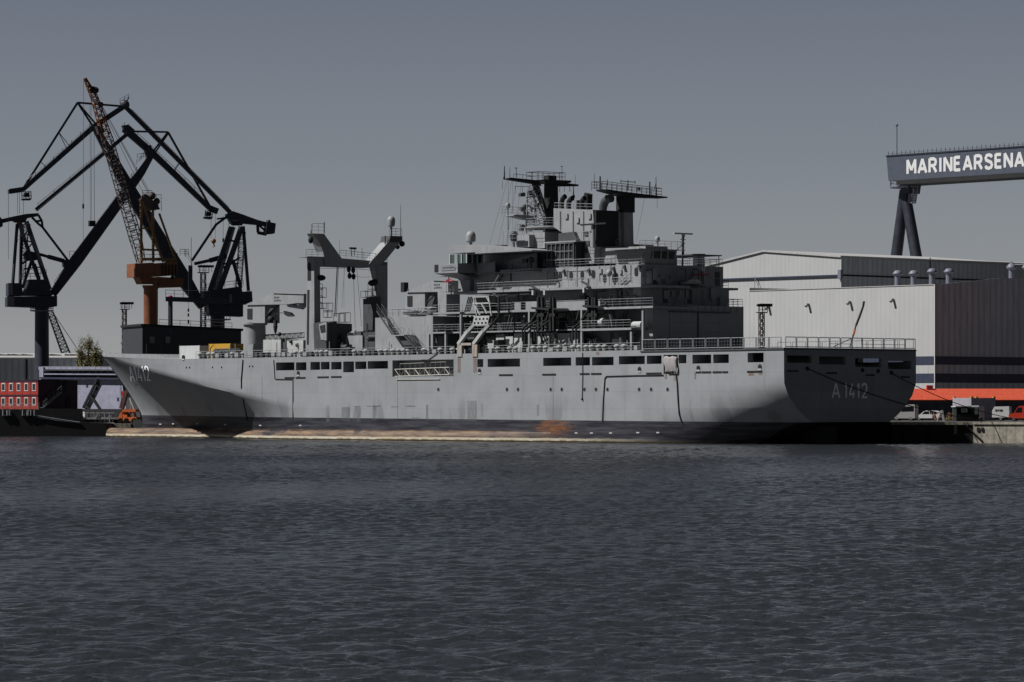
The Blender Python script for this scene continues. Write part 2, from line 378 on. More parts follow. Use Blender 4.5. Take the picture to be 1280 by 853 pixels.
tag(MB().poly([(x, y, GZ) for x, y in ground_pts]).build('ground', M['asphalt']), kind='structure')
# quay walls below the edge of the ground
fq = Frame(q0.x, q0.y, 0, 0)
xw = (1217 - 640) / F * 512 - q0.x
qw = thing('quay_wall', 'dark sheet pile quay wall under the parked vans, behind the stern of the grey ship', 'quay wall', fq)
MB().box((0, 0.02, -3), (xw, 0.6, GZ - 0.35)).build('sheet_piling', M['pile'], qw)
MB().box((-0.1, -0.12, GZ - 0.34), (xw, 0.9, GZ + 0.03)).build('coping', M['concrete'], qw)
many('fender', M['black'], qw, [MB().box((1.5 + k * 3.4, -0.35, 0.1), (1.8 + k * 3.4, 0.0, 2.4)) for k in range(3)])
fq2 = Frame(q0.x + xw + 0.02, q0.y, -20, 0)
qw2 = thing('quay_wall', 'stained sunlit concrete quay wall at the right edge below the red truck', 'quay wall', fq2)
many('concrete_panel', M['concrete'], qw2, [MB().box((k * 4.52, -0.3, -3), (k * 4.52 + 4.5, 0.6, GZ - 0.3)) for k in range(12)])
MB().box((0, -0.42, GZ - 0.29), (60, 0.8, GZ + 0.04)).build('coping', M['concrete'], qw2)
MB().box((0.5, -0.42, 1.6), (0.85, -0.3, 2.1)).box((1.1, -0.42, 1.6), (1.4, -0.3, 2.1)).path([(-1.2, -0.5, 2.7), (0.3, -0.55, 1.2), (1.4, -0.5, 0.2)], 0.1).path([(10.5, -0.5, 0.3), (13, -0.5, 0.9), (17, -0.5, 2.2)], 0.09).build('mooring_fitting', M['black'], qw2)
L_ = (q1 .to_2d() - q0).length if hasattr(q1, 'to_2d') else (Vector((q1.x, q1.y)) - q0).length
d_ = math.degrees(math.atan2(q1.y - q0.y, q1.x - q0.x))
fq3 = Frame(q0.x, q0.y, d_, 0)
qw3 = thing('quay_wall', 'long quay wall the grey ship is moored alongside, hidden behind its hull', 'quay wall', fq3)
MB().box((0.3, -0.6, -3), (L_ - 0.3, -0.03, GZ - 0.01)).build('sheet_piling', M['pile'], qw3)
fq4 = Frame(q1.x, q1.y, 180, 0)
qw4 = thing('quay_wall', 'pale low concrete quay edge just left of the ship bow under the orange machine', 'quay wall', fq4)
MB().box((-1, 0.05, -3), (9, 3.0, 2.1)).build('concrete_panel', M['concrete'], qw4)
MB().box((9.02, 0.05, -3), (240, 0.6, GZ - 0.01)).build('sheet_piling', M['pile'], qw4)
# ------------------------------------------------------------------ the grey supply ship
ship = thing('supply_ship', 'long grey naval supply ship lying across the harbour with A 1412 on its dark stern', 'ship', SH)
B2 = 12.0
def smooth(x): x = max(0, min(1, x)); return x * x * (3 - 2 * x)
def s_stem(z):
    if z < 3.6: return 162.4
    t = (z - 3.6) / 9.7; return 162.4 + 11.6 * (0.8 * t + 0.2 * t * t)
def z_deck(s):
    z = 12.4 - 0.12 * min(1, max(0, s - 30) / 70)
    return z + (1.0 * (s - 138) / 36 if s > 138 else 0)
def eta(s, z): return (s - 90) / (s_stem(z) - 90)
def z_knuckle(s): return 5.0 + (s - 105) * 0.1367
def half_breadth(s, z):
    if s < 28:
        k = 1 - s / 28; zc = 3.0 + 5.3 * k
        return B2 - 4.9 * (k ** 0.9) * (max(0, min(1.15, (zc - z) / 5.43)) ** 1.9)
    if s <= 90: return B2
    e = min(1, eta(s, z))
    xt = max(0, (e - 0.38) / 0.62); top = B2 * (1 - xt ** 2.7)
    xb = max(0, (e - 0.12) / 0.88); wl = B2 * (1 - smooth(xb)) ** 1.45 * (1 - xb ** 6)
    wl = min(wl, top)
    zk = max(4.5, min(z_knuckle(s), z_deck(s) - 0.02))
    g = max(0, min(1, (z - 0.5) / (zk - 0.5))) ** (1.4 - 0.5 * max(0, min(1, (e - 0.6) / 0.35)))
    return max(0.0, wl + (top - wl) * g)
def z_bottom(s): return 2.87 - 4.4 * smooth(s / 16)
STN = [0, 2, 4, 7, 10, 13, 16, 20, 24, 28, 40, 60, 80] + [90 + k * 2.4 for k in range(30)] + [161, 163.5, 166, 168.5, 170.5, 172, 173.2, 174]
STN = sorted(set(round(x, 2) for x in STN if x <= 174))
NZ = 16; NK = 5
def hull_rings():
    rings = []
    for s in STN:
        # rows run at constant eta-like fraction so the stem closes cleanly
        zd = z_deck(s); zb = z_bottom(s); zk = max(4.8, min(z_knuckle(s), zd - 0.15))
        zs = [zb + (zk - zb) * (k / NZ) for k in range(NZ)] + [zk + (zd - zk) * k / NK for k in range(NK + 1)]
        port = []
        for z in zs:
            ss = s
            if s > 90:
                ss = 90 + (s_stem(z) - 90) * ((s - 90) / 84.0)
            b = half_breadth(ss, z) if s < 174 else 0.03
            port.append((-ss, 12 - max(0.03, b), z))
        star = [(x, 24 - y, z) for x, y, z in port]
        rings.append(port + star[::-1])
    return rings
hull_mb = MB().ring(hull_rings())
def hull_material():
    m = bpy.data.materials.new('hull_paint'); t, b = nodes(m)
    tc = N(t, 'ShaderNodeTexCoord'); sx = N(t, 'ShaderNodeSeparateXYZ'); t.links.new(tc.outputs['Object'], sx.inputs[0])
    X, Y, Z = sx.outputs
    def nz(scale, sc, det=5, rough=0.6):
        mp = N(t, 'ShaderNodeMapping'); mp.inputs['Scale'].default_value = scale; t.links.new(tc.outputs['Object'], mp.inputs[0])
        n = N(t, 'ShaderNodeTexNoise', i_Scale=sc, i_Detail=float(det), i_Roughness=rough); t.links.new(mp.outputs[0], n.inputs['Vector']); return n.outputs[0]
    def step(v, a, b_, lo=0.0, hi=1.0):
        r = N(t, 'ShaderNodeMapRange', i_From_Min=a, i_From_Max=b_, i_To_Min=lo, i_To_Max=hi); t.links.new(v, r.inputs[0]); return r.outputs[0]
    base = mixc(t, step(nz((1, 1, 1), 0.25), 0.3, 0.7), (0.190, 0.200, 0.211), (0.228, 0.239, 0.251))
    # plate seams and plate to plate tone
    cb = N(t, 'ShaderNodeCombineXYZ'); t.links.new(X, cb.inputs[0]); t.links.new(Z, cb.inputs[1])
    br = N(t, 'ShaderNodeTexBrick', i_Scale=1.0); br.inputs['Mortar Size'].default_value = 0.03; br.inputs['Brick Width'].default_value = 9.0; br.inputs['Row Height'].default_value = 2.3
    br.inputs['Color1'].default_value = (1, 1, 1, 1); br.inputs['Color2'].default_value = (0.92, 0.92, 0.92, 1); br.inputs['Mortar'].default_value = (0.82, 0.82, 0.82, 1)
    t.links.new(cb.outputs[0], br.inputs['Vector'])
    mul = N(t, 'ShaderNodeMix', data_type='RGBA', blend_type='MULTIPLY'); mul.inputs[0].default_value = 0.8; t.links.new(base, mul.inputs[6]); t.links.new(br.outputs[0], mul.inputs[7])
    c = mul.outputs[2]
    # run-off streaks
    st = step(nz((0.566, 0.566, 0.044), 1.3, 6, 0.65), 0.55, 0.78, 0, 0.45)
    c = mixc(t, st, c, (0.107, 0.107, 0.104))
    rs = math_(t, 'MULTIPLY', step(nz((1.4, 1.4, 0.10), 0.9, 6, 0.7), 0.66, 0.80), step(Z, 6.5, 11.5))
    c = mixc(t, math_(t, 'MULTIPLY', rs, 0.5), c, (0.126, 0.076, 0.044))
    # scrape marks low on the side (fender rub)
    low = math_(t, 'MULTIPLY', step(Z, 2.6, 3.0), step(Z, 6.6, 4.4))
    sc_ = math_(t, 'MULTIPLY', step(nz((0.139, 0.139, 0.031), 1.5, 4, 0.5), 0.57, 0.62), low)
    c = mixc(t, math_(t, 'MULTIPLY', sc_, 0.42), c, (0.082, 0.085, 0.094))
    # boot-top, red lead, scum line
    edge = nz((0.377, 0.377, 0.377), 1.2, 6, 0.7)
    trim = math_(t, 'MULTIPLY', X, -0.0046)
    zt = math_(t, 'SUBTRACT', Z, trim)
    boot = step(zt, 2.84, 2.80)
    black = mixc(t, step(nz((0.10, 0.10, 1.6), 1.0, 6, 0.75), 0.42, 0.60), (0.012, 0.012, 0.018), (0.045, 0.046, 0.055))
    c = mixc(t, boot, c, black)
    zn = math_(t, 'ADD', Z, math_(t, 'MULTIPLY', math_(t, 'SUBTRACT', edge, 0.5), 0.45))
    aft = step(X, -38, -62)  # red lead fades out aft; shade near the stern put into the colour
    brown = mixc(t, step(nz((0.25, 0.25, 2.5), 1.0, 6, 0.7), 0.35, 0.6), (0.185, 0.124, 0.077), (0.067, 0.047, 0.039))
    bf = math_(t, 'MULTIPLY', step(zn, 1.62, 1.42), aft)
    c = mixc(t, bf, c, brown)
    patch = step(nz((0.082, 0.082, 0.189), 1.0, 3, 0.5), 0.60, 0.63)
    c = mixc(t, math_(t, 'MULTIPLY', math_(t, 'MULTIPLY', patch, bf), 0.85), c, (0.019, 0.019, 0.025))
    sf = math_(t, 'MULTIPLY', math_(t, 'MULTIPLY', step(zn, 0.60, 0.52), step(X, -24, -45)), 0.95)
    c = mixc(t, sf, c, mixc(t, step(edge, 0.45, 0.55), (0.312, 0.272, 0.202), (0.378, 0.352, 0.292)))
    sl_ = step(zn, 0.28, 0.2)
    c = mixc(t, sl_, c, (0.063, 0.044, 0.013))
    sl2 = step(Z, 0.16, 0.10)
    c = mixc(t, sl2, c, (0.008, 0.009, 0.006))
    # one big rust bloom
    dx = math_(t, 'DIVIDE', math_(t, 'ADD', X, 45.5), 4.2); dz = math_(t, 'DIVIDE', math_(t, 'SUBTRACT', Z, 2.1), 1.15)
    rr = math_(t, 'ADD', math_(t, 'MULTIPLY', dx, dx), math_(t, 'MULTIPLY', dz, dz))
    rr = math_(t, 'ADD', rr, math_(t, 'MULTIPLY', math_(t, 'SUBTRACT', nz((0.5, 0.5, 2.6), 1.0, 6, 0.75), 0.5), 6.0))
    c = mixc(t, step(rr, 1.1, -0.6, 0, 0.8), c, (0.201, 0.082, 0.028))
    t.links.new(c, b.inputs['Base Color']); b.inputs['Roughness'].default_value = 0.5; b.inputs['Specular IOR Level'].default_value = 0.25
    bp = N(t, 'ShaderNodeBump', i_Strength=0.25, i_Distance=0.08); t.links.new(nz((0.315, 0.315, 0.315), 1.0, 3), bp.inputs['Height']); t.links.new(bp.outputs[0], b.inputs['Normal'])
    return m
M['hull'] = hull_material()
def zs_(px, py, v): return SH.p(px, py, v).z
cut = MB()
OPEN = [(345, 368, 453, 463), (370, 383, 453, 463), (388, 400, 452.5, 462.5), (401, 412, 452.5, 462), (414, 427, 452.5, 462), (429, 442.5, 452, 465.5), (444, 458, 452, 461.5),
        (459.5, 485, 451.3, 461), (596.5, 604, 449, 459), (609.5, 650, 448.3, 458.5), (679, 714, 447, 457.3), (719.5, 737.5, 446.5, 457), (740, 767, 446.2, 456.7),
        (773.6, 806, 445, 455.3), (808.5, 827, 444.5, 455), (848.2, 858, 443.5, 454.3), (865.5, 889, 443.3, 454.5), (891.5, 911, 443, 454), (934.5, 954.5, 441, 453)]
for a, b, c_, d in OPEN:
    p = SH.p(a, c_, 0); q = SH.p(b, d, 0); zt = SH.p(b, c_, 0).z
    cut.box((p.x, -1, q.z), (q.x, 3.0, zt))
p = SH.p(490.5, 450, 0); q = SH.p(567, 470.3, 0); cut.box((p.x, -1, q.z), (q.x, 1.6, SH.p(567, 449.5, 0).z))
p = SH.p(829.5, 444, 0); q = SH.p(847, 467.5, 0); cut.box((p.x, -1, q.z), (q.x, 1.2, SH.p(847, 443.6, 0).z))
def tr(px, py): return SH.pu(px, py, 0)
for a, b, c_, d in [(984, 1015, 444, 454), (1024, 1057, 445.2, 456), (1069, 1101.6, 447.5, 459.2), (1110, 1139, 450.8, 461.8)]:
    p = tr(a, c_); q = tr(b, d); cut.box((1, p.y, q.z), (-3.5, q.y, p.z - 0.05))
def booleaned(body, cutter, name, m, parent, smooth_a=28):
    a = bpy.data.objects.new('hull_body', body.mesh('hull_body')); c = bpy.data.objects.new('hull_cut', cutter.mesh('hull_cut'))
    C.objects.link(a); C.objects.link(c)
    md = a.modifiers.new('cut', 'BOOLEAN'); md.operation = 'DIFFERENCE'; md.solver = 'EXACT'; md.object = c
    bpy.context.view_layer.update()
    me = bpy.data.meshes.new_from_object(a.evaluated_get(bpy.context.evaluated_depsgraph_get()))
    me.name = name; me.materials.clear(); me.materials.append(m); me.shade_smooth(); me.set_sharp_from_angle(angle=R(smooth_a))
    bpy.data.objects.remove(a); bpy.data.objects.remove(c)
    o = bpy.data.objects.new(name, me); C.objects.link(o); o.parent = parent
    return o
hull = booleaned(hull_mb, cut, 'hull', M['hull'], ship)
class _Body:
    def mesh(s, n): return hull.data.copy()
cutm = MB().box((-.45, 1.0, 10.35), (-11, 23.0, 12.05)); old = hull
hull = booleaned(_Body(), cutm, 'hull', M['hull'], ship); bpy.data.objects.remove(old); old = hull
cutm = MB().box((-9.8, 22.5, 10.75), (-1.5, 25.5, 11.75)); hull = booleaned(_Body(), cutm, 'hull', M['hull'], ship); bpy.data.objects.remove(old); hull.name = 'hull'
def port_y(s, z): return 12 - half_breadth(s, z)
# low bulge that runs along the waterline of the side
mb = MB(); rr = []
for s_ in [46, 50, 55, 60, 70, 80, 90, 100, 110, 118, 126, 132, 138, 144, 150, 154, 157, 160, 163, 166, 168.5, 170, 171, 171.4]:
    kk = max(0.02, min(1, (s_ - 46) / 14)); y = min(port_y(s_, 0.8), 12 - 2.35 * math.sqrt(max(0.0, 1 - max(0, (s_ - 158) / 13.5) ** 2.6))); rr.append([(-s_, max(12, y + 1), -0.8), (-s_, y - 0.55 * kk, -0.8), (-s_, y - 0.62 * kk, 0.6), (-s_, y - 0.42 * kk, 1.1), (-s_, y - 0.1 * kk, 1.38), (-s_, y + 0.3, 1.5), (-s_, max(12, y + 1), 1.5)])
mb.ring(rr).build('bilge_bulge', M['hull'], ship, smooth=60)
# deck plating
mb = MB()
for s0, s1 in zip(STN[1:-1], STN[2:-1]):
    if s1 > 136: break
    b0 = half_breadth(s0, 12.2) - 0.25; b1 = half_breadth(s1, 12.2) - 0.25
    mb.poly([(-s0, 12 - b0, z_deck(s0) + 0.012), (-s0, 12 + b0, z_deck(s0) + 0.012), (-s1, 12 + b1, z_deck(s1) + 0.012), (-s1, 12 - b1, z_deck(s1) + 0.012)])
mb.build('deck_plating', M['deck'], ship)
# bulwark plate forward (raised) : 0.7 m high thin wall following the deck edge
mb = MB(); inn = []; out = []
ss = [138.3 + k * 1.6 for k in range(22)] + [173.2]
P_ = []
for s_ in ss:
    z = z_deck(s_); b = half_breadth(s_ * 1.0, z)
    h_ = 0.75 * min(1, (s_ - 138.3) / 3.5 + 0.02) * (1 - 0.45 * (s_ - 138) / 36)
    P_.append((s_, b, z, h_))
for sgn in (-1, 1):
    r_ = []
    for s_, b, z, h_ in P_:
        y = 12 + sgn * max(b, 0.06); yi = 12 + sgn * max(b - 0.12, 0.02)
        r_.append([(-s_, y, z - 0.05), (-s_, y, z + h_), (-s_, yi, z + h_), (-s_, yi, z - 0.05)])
    mb.ring(r_)
mb.build('bow_bulwark', M['ship'], ship, smooth=40)
# portholes
mbs = []; mrs = []
for px in (548, 633.8, 647.6, 688.4, 702.3, 730.6, 745, 759.4, 799, 814, 834.5):
    c = SH.p(px, 487, 0); mbs.append(MB().tube((c.x, -0.03, c.z), (c.x, 0.02, c.z), 0.26, n=12)); mrs.append(MB().tube((c.x, -0.02, c.z), (c.x, 0.02, c.z), 0.33, n=12))
for a_, b_ in zip(mbs, mrs):
    o_ = a_.build('porthole', M['glass'], ship); b_.build('rim', M['ship'], o_)
# small fairleads, scuppers, hinge slots
fl = []; sc_l = []
for px, py in ((373, 467), (599.5, 464), (799.5, 462), (873, 460.5), (950, 459), (229, 447), (265.7, 459.3), (277, 459.3), (312, 458), (316, 458), (233, 459.5), (237, 459.5)):
    s_ = -SH.U(px, 0.0); r_ = 0.36 if py > 460 or px < 230 else 0.2
    if px in (873, 950): r_ = 0.36
    if px < 340 and px != 229: r_ = 0.14
    c = SH.p(px, py, 0); y = port_y(-c.x, c.z); c = SH.p(px, py, y)
    y = port_y(-c.x, c.z)
    fl.append((MB().tube((c.x, y - 0.05, c.z), (c.x, y + 0.1, c.z), r_, n=12), MB().box((c.x - 0.3, y - 0.07, c.z - 0.42), (c.x + 0.3, y + 0.02, c.z - 0.2)) if r_ > 0.3 else None))
for a, b, py in ((356, 368, 472.5), (370, 382, 472.5), (397, 411, 471.7), (414, 427, 471.3), (624, 641, 469), (678, 695, 468.4), (725, 737, 467.6), (739, 752, 467.5), (808, 827, 467), (870, 876, 465.5), (877, 889, 465.5), (891, 902, 465.4), (903, 910, 465.3), (934, 953, 464.8)):
    p = SH.p(a, py, 0); q = SH.p(b, py, 0); sc_l.append(MB().box((p.x, -0.06, p.z - 0.11), (q.x, 0.03, p.z + 0.11)))
for a_, b_ in fl:
    o_ = a_.build('fairlead', M['black'], ship)
    if b_: b_.build('lip', M['ship_white'], o_)
mbs = []
for a, b, py in ((984, 998, 464), (1033, 1046, 466.5), (1082, 1093, 469.2), (1126, 1137, 471.5)):
    p = tr(a, py); q = tr(b, py); sc_l.append(MB().box((0.06, p.y, p.z - 0.1), (-0.03, q.y, p.z + 0.1)))
for px, py in ((1009, 461), (1078, 463), (1097.5, 464), (1114, 466)):
    p = tr(px, py); mbs.append(MB().tube((0.1, p.y, p.z), (-0.05, p.y, p.z), 0.28, n=10))
many('scupper', M['black'], ship, sc_l); many('fairlead', M['black'], ship, mbs)
p = tr(1061, 463.3); MB().ball((0.12, p.y, p.z), 0.13).build('stern_light', M['white'], ship)
# welded frame lines and hoses down the side
def side_path(pts, off=0.08):
    out = []
    for px, py in pts:
        y = 0
        for _ in range(4):
            c = SH.p(px, py, y); y = port_y(-c.x, c.z) - off
        out.append(SH.p(px, py, y))
    return out
H_ = lambda pts, r: MB().path(side_path(pts), r)
many('side_hose', M['black'], ship, [H_([(303.5, 450), (301.5, 475), (301.5, 484), (304, 500), (308, 520), (309, 525)], 0.085),
    H_([(728, 441), (728.3, 470), (727.6, 498)], 0.05).ball(side_path([(727.6, 499)])[0], 0.16), H_([(836, 467), (845, 467.5), (846.5, 480), (847.5, 500), (849, 518), (852, 528)], 0.10),
    H_([(829, 469), (795, 469.5), (758, 470.5), (756, 473), (754, 500), (753, 527)], 0.07), H_([(342, 450), (343.5, 474), (366, 474.5), (366, 500), (366, 523)], 0.06), H_([(552, 438), (535, 450), (527, 450)], 0.05)])
many('weld_seam', M['ship_dark'], ship, [MB().box((-s_ - 0.02, -0.015, a), (-s_ + 0.02, 0.0, 9.6)) for s_, a in ((45.5, 2.9), (80, 2.9), (113, 3.2))])
# draught marks near the bow knuckle and waterline specks
mbs = []
for px, py in ((200, 530.5), (216, 530), (246, 530), (281, 531), (325, 532), (375, 532), (720, 541.5), (739, 541.5), (763, 541.5), (797, 541), (822, 541)):
    c = side_path([(px, py)])[0]; mbs.append(MB().box((c.x - 0.3, c.y + 0.03, c.z - 0.09), (c.x + 0.3, c.y + 0.2, c.z + 0.09)))
many('draught_mark', M['ship_white'], ship, mbs)
# A 1412 on the transom and bow
P0 = tr(1040.5, 497.5); P1 = tr(1085.5, 497.5); Zt = tr(1040, 479.3).z; kx_ = (P1.y - P0.y) / 6.55
strokes_part('stern_numeral', M['letter'], ship, 'A 1412', {'': .95 * kx_, 'A': 1.25 * kx_, ' ': .5 * kx_, '1': .6 * kx_}, Zt - P0.z, .26, lambda x, z, d: (d, P0.y + x, P0.z + z), gap=.36 * kx_)
def skin(px, py, d):
    y = 6.0
    for _ in range(14):
        c = SH.p(px, py, y); y = 0.5 * y + 0.5 * port_y(-c.x, c.z)
    return SH.p(px, py, y) + Vector((0, -d - .05, 0))
# bow number: laid out on the flared plating, letters lean with the stem
strokes_part('bow_numeral', M['letter'], ship, 'A1412', {'': 5.2, '1': 3.2, 'A': 5.6}, 18.5, 1.7, lambda x, z, d: skin(161.5 + x * .86 - z * .22 + 3, 477 - z - x * .03, d), gap=1.6)
# rudder post block under the stern
MB().box((-7, 9.6, -2), (-3.2, 12.6, 2.6)).build('rudder_head', M['soot'], ship)
# fender scuffs: worn, darkened patches of paint
def scuff_mat(name, col, fac):
    m = bpy.data.materials.new(name); t, b = nodes(m); tc = N(t, 'ShaderNodeTexCoord')
    mp = N(t, 'ShaderNodeMapping'); mp.inputs['Scale'].default_value = (.55, 1, .16); t.links.new(tc.outputs['Object'], mp.inputs[0])
    n = N(t, 'ShaderNodeTexNoise', i_Scale=1.6, i_Detail=6.0, i_Roughness=.7); t.links.new(mp.outputs[0], n.inputs['Vector'])
    r = N(t, 'ShaderNodeMapRange', i_From_Min=.33, i_From_Max=.6, i_To_Min=0.0, i_To_Max=fac); t.links.new(n.outputs[0], r.inputs[0])
    b.inputs['Base Color'].default_value = (*col, 1); b.inputs['Roughness'].default_value = .6; t.links.new(r.outputs[0], b.inputs['Alpha']); return m
M['scuff'] = scuff_mat('scuffed_grey', (.10, .105, .115), .42); M['scuff_dark'] = scuff_mat('scuffed_black', (.014, .014, .02), 1.0)
mbs = []; mbd = []
for x0, x1, y0, y1, dk in ((407.5, 412, 507, 528, 0), (427, 437.5, 509, 527, 0), (441, 451, 508, 528, 0), (466, 471, 507.5, 526, 0), (458, 476, 507, 509, 0), (439, 450, 507.5, 509, 0), (489, 498, 508, 509.5, 0), (507, 522, 507, 509, 0), (515, 524, 522, 525, 0), (532.5, 535.5, 506, 526, 0), (584, 596, 501, 527, 0), (601, 604, 504, 522, 0), (671, 674, 506, 520, 0),
        (668, 690, 531, 549, 1), (549, 567, 535, 547, 1), (419, 432, 538, 547, 1), (441, 452, 528, 545, 1), (584, 595, 527, 539, 1), (350, 372, 533, 541, 1), (407.5, 411, 527, 540, 1), (690, 700, 542, 551, 1), (463, 466, 530, 540, 1), (466, 471, 526, 538, 1)):
    a_ = SH.p(x0, y0, 0); b_ = SH.p(x1, y1, 0); o_ = -.66 if b_.z < 1.9 else -.012
    if b_.z < 1.9: continue
    if dk and b_.z < 1.9:
        (mbd).append(MB().poly([(a_.x, o_, b_.z), (b_.x, o_, b_.z), (b_.x, o_, 1.0), (a_.x, o_, 1.0)]).poly([(a_.x, o_, 1.0), (b_.x, o_, 1.0), (b_.x, -.012, 1.62), (a_.x, -.012, 1.62)]).poly([(a_.x, -.012, 1.62), (b_.x, -.012, 1.62), (b_.x, -.012, max(1.7, a_.z)), (a_.x, -.012, max(1.7, a_.z))]))
    else: (mbd if dk else mbs).append(MB().poly([(a_.x, -.012, b_.z), (b_.x, -.012, b_.z), (b_.x, -.012, a_.z), (a_.x, -.012, a_.z)]))
many('scuff_patch', M['scuff'], ship, mbs); many('scuff_patch', M['scuff_dark'], ship, mbd)
mbr = []
M['rust_run'] = scuff_mat('rust_run', (.15, .07, .035), .55)
for x0, x1, y0, y1 in ((572, 576, 446, 466), (591.5, 596, 446, 466), (831, 834, 468, 474), (842, 847.5, 468, 476), (935, 943, 465.5, 470), (948, 953, 465.5, 469), (745, 749, 440, 444), (868, 870, 466, 474)):
    a_ = SH.p(x0, y0, 0); b_ = SH.p(x1, y1, 0); mbr.append(MB().poly([(a_.x, -.016, b_.z), (b_.x, -.016, b_.z), (b_.x, -.016, a_.z), (a_.x, -.016, a_.z)]))
many('rust_run', M['rust_run'], ship, mbr)
# port recess gangway
gw = MB(); a = SH.p(497, 466.5, 0.55); b = SH.p(565, 464, 0.55)
gw.lattice((a.x, 0.55, a.z), (b.x, 0.55, b.z), 1.0, 1.0, 0.055, 11)
gw.rail([(a.x + 1, 0.2, a.z + 0.5), (b.x - 1, 0.2, b.z + 0.5)], 0.8, 1.2, 0.03, 1).box((a.x + 0.5, -0.12, a.z - 1.0), (b.x - 2, 0.1, a.z - 0.88))
gw.build('folded_gangway', M['scaff'], ship)
# --- raised safety nets round the flight deck
nf = MB(); nn = MB()
fd_pts = [803 + k * (977 - 803) / 11 for k in range(12)]
ztop = zs_(880, 424.5, -0.15) ; 
for k in range(11):
    uL = SH.U(fd_pts[k], -0.15) + 0.1; uR = SH.U(fd_pts[k + 1], -0.15) - 0.1; z0 = 12.42
    zt = 13.75
    for (p, q) in (((uL, z0), (uL, zt)), ((uR, z0), (uR, zt)), ((uL, zt), (uR, zt)), ((uL, z0 + .1), (uR, z0 + .1))):
        nf.tube((p[0], -0.15, p[1]), (q[0], -0.15, q[1]), 0.06, n=5)
    for j in range(1, 4): x = uL + (uR - uL) * j / 4; nn.tube((x, -0.15, z0 + .1), (x, -0.15, zt), 0.009, n=3)
    for j in range(1, 3): z = z0 + (zt - z0) * j / 3; nn.tube((uL, -0.15, z), (uR, -0.15, z), 0.009, n=3)
for k in range(12):
    v0 = 0.15 + k * 1.975; v1 = v0 + 1.8; z0 = 12.42; zt = 13.75
    for (p, q) in (((v0, z0), (v0, zt)), ((v1, z0), (v1, zt)), ((v0, zt), (v1, zt)), ((v0, z0 + .1), (v1, z0 + .1))):
        nf.tube((0.15, p[0], p[1]), (0.15, q[0], q[1]), 0.06, n=5)
    if k in (4, 5, 7, 8, 9, 10): nf.tube((0.15, v0, z0 + 0.55), (0.15, v1, z0 + 0.55), 0.035, n=4)
    for j in range(1, 4): y = v0 + (v1 - v0) * j / 4; nn.tube((0.15, y, z0 + .1), (0.15, y, zt), 0.009, n=3)
for k in range(9):                                           # far side too
    u0 = -0.6 - k * 2.9
    for (p, q) in (((u0, 12.5), (u0, 13.7)), ((u0 - 2.6, 12.5), (u0 - 2.6, 13.7)), ((u0, 13.7), (u0 - 2.6, 13.7))): nf.tube((p[0], 24.1, p[1]), (q[0], 24.1, q[1]), 0.05, n=4)
nf.build('net_frame', M['steel'], ship); nn.build('safety_net', M['steel'], ship)
MB().box((-27.5, -0.12, 12.15), (0.05, 0.3, 12.32)).box((0.02, 0, 12.15), (0.1, 24, 12.3)).build('flight_deck_edge', M['ship_dark'], ship)
# --- deck edge rail and fittings along the main deck
zr = 12.33
rl = MB(); rl.rail([(SH.U(245, 0.3), 0.3, zr), (SH.U(568, 0.3), 0.3, zr)], 1.05, 1.9, 0.032, 3)
rl.rail([(SH.U(607, 0.3), 0.3, zr), (SH.U(800, 0.3), 0.3, zr)], 1.05, 1.9, 0.032, 3)
rl.rail([(SH.U(245, 0.3), 23.7, zr), (-35, 23.7, zr)], 1.05, 2.5, 0.03, 2)
rl.build('deck_railing', M['ship'], ship)
vents = []; lockers = []; bins = []; u = SH.U(250, 1.2)
rng = random.Random(3); uend = SH.U(795, 1.2)
while u < uend:
    k = rng.random()
    if k < 0.45: vents.append(MB().lathe((u, 1.2, zr), [(0.28, 0), (0.28, 0.45), (0.42, 0.6), (0.42, 0.8), (0.1, 0.95)], 10))
    elif k < 0.7: lockers.append(MB().box((u - 0.3, 0.9, zr), (u + 0.3, 1.6, zr + 0.7)).box((u - 0.33, 0.87, zr + 0.701), (u + 0.33, 1.63, zr + 0.76)))
    else: bins.append(MB().box((u - 0.45, 1.0, zr), (u + 0.45, 1.7, zr + 0.55 + 0.3 * rng.random())))
    if rng.random() < 0.3: bins.append(MB().tube((u + 0.6, 1.3, zr), (u + 0.6, 1.3, zr + 1.3 + rng.random()), 0.07, n=6))
    u += 1.05 + 0.5 * rng.random()
many('deck_vent', M['ship_white'], ship, vents); many('deck_locker', M['ship_dark'], ship, lockers); many('deck_post', M['ship'], ship, bins)
# ------------------------------------------------------------------ superstructure of the ship
D0 = 12.35; D1 = 15.5; D2 = 18.3; D3 = 21.2; D4 = 24.0
def blk(mb, pL, pR, yT, yB, v0, v1, zb=None, zt=None):
    a = SH.p(pL, yT, v0); b = SH.p(pR, yT, v0); c = SH.p(pR, yB, v0)
    return mb.box((a.x, v0, c.z if zb is None else zb), (b.x, v1, b.z if zt is None else zt))
def spoly(pts, v): return [SH.p(x, y, v) for x, y in pts]
def sprism(mb, pts, v0, v1): return mb.prism(spoly(pts, v0), (0, v1 - v0, 0))
def aprism(mb, pts, px0, v_ref, thick):
    """outline athwartships (in the v-z plane) through the point of column px0 at offset v_ref"""
    u0 = SH.U(px0, v_ref); return mb.prism([SH.pu(x, y, u0) for x, y in pts], (-thick, 0, 0))
G = M['ship']; uA = SH.U(817, 3.8); uB = SH.U(801, 3.8)
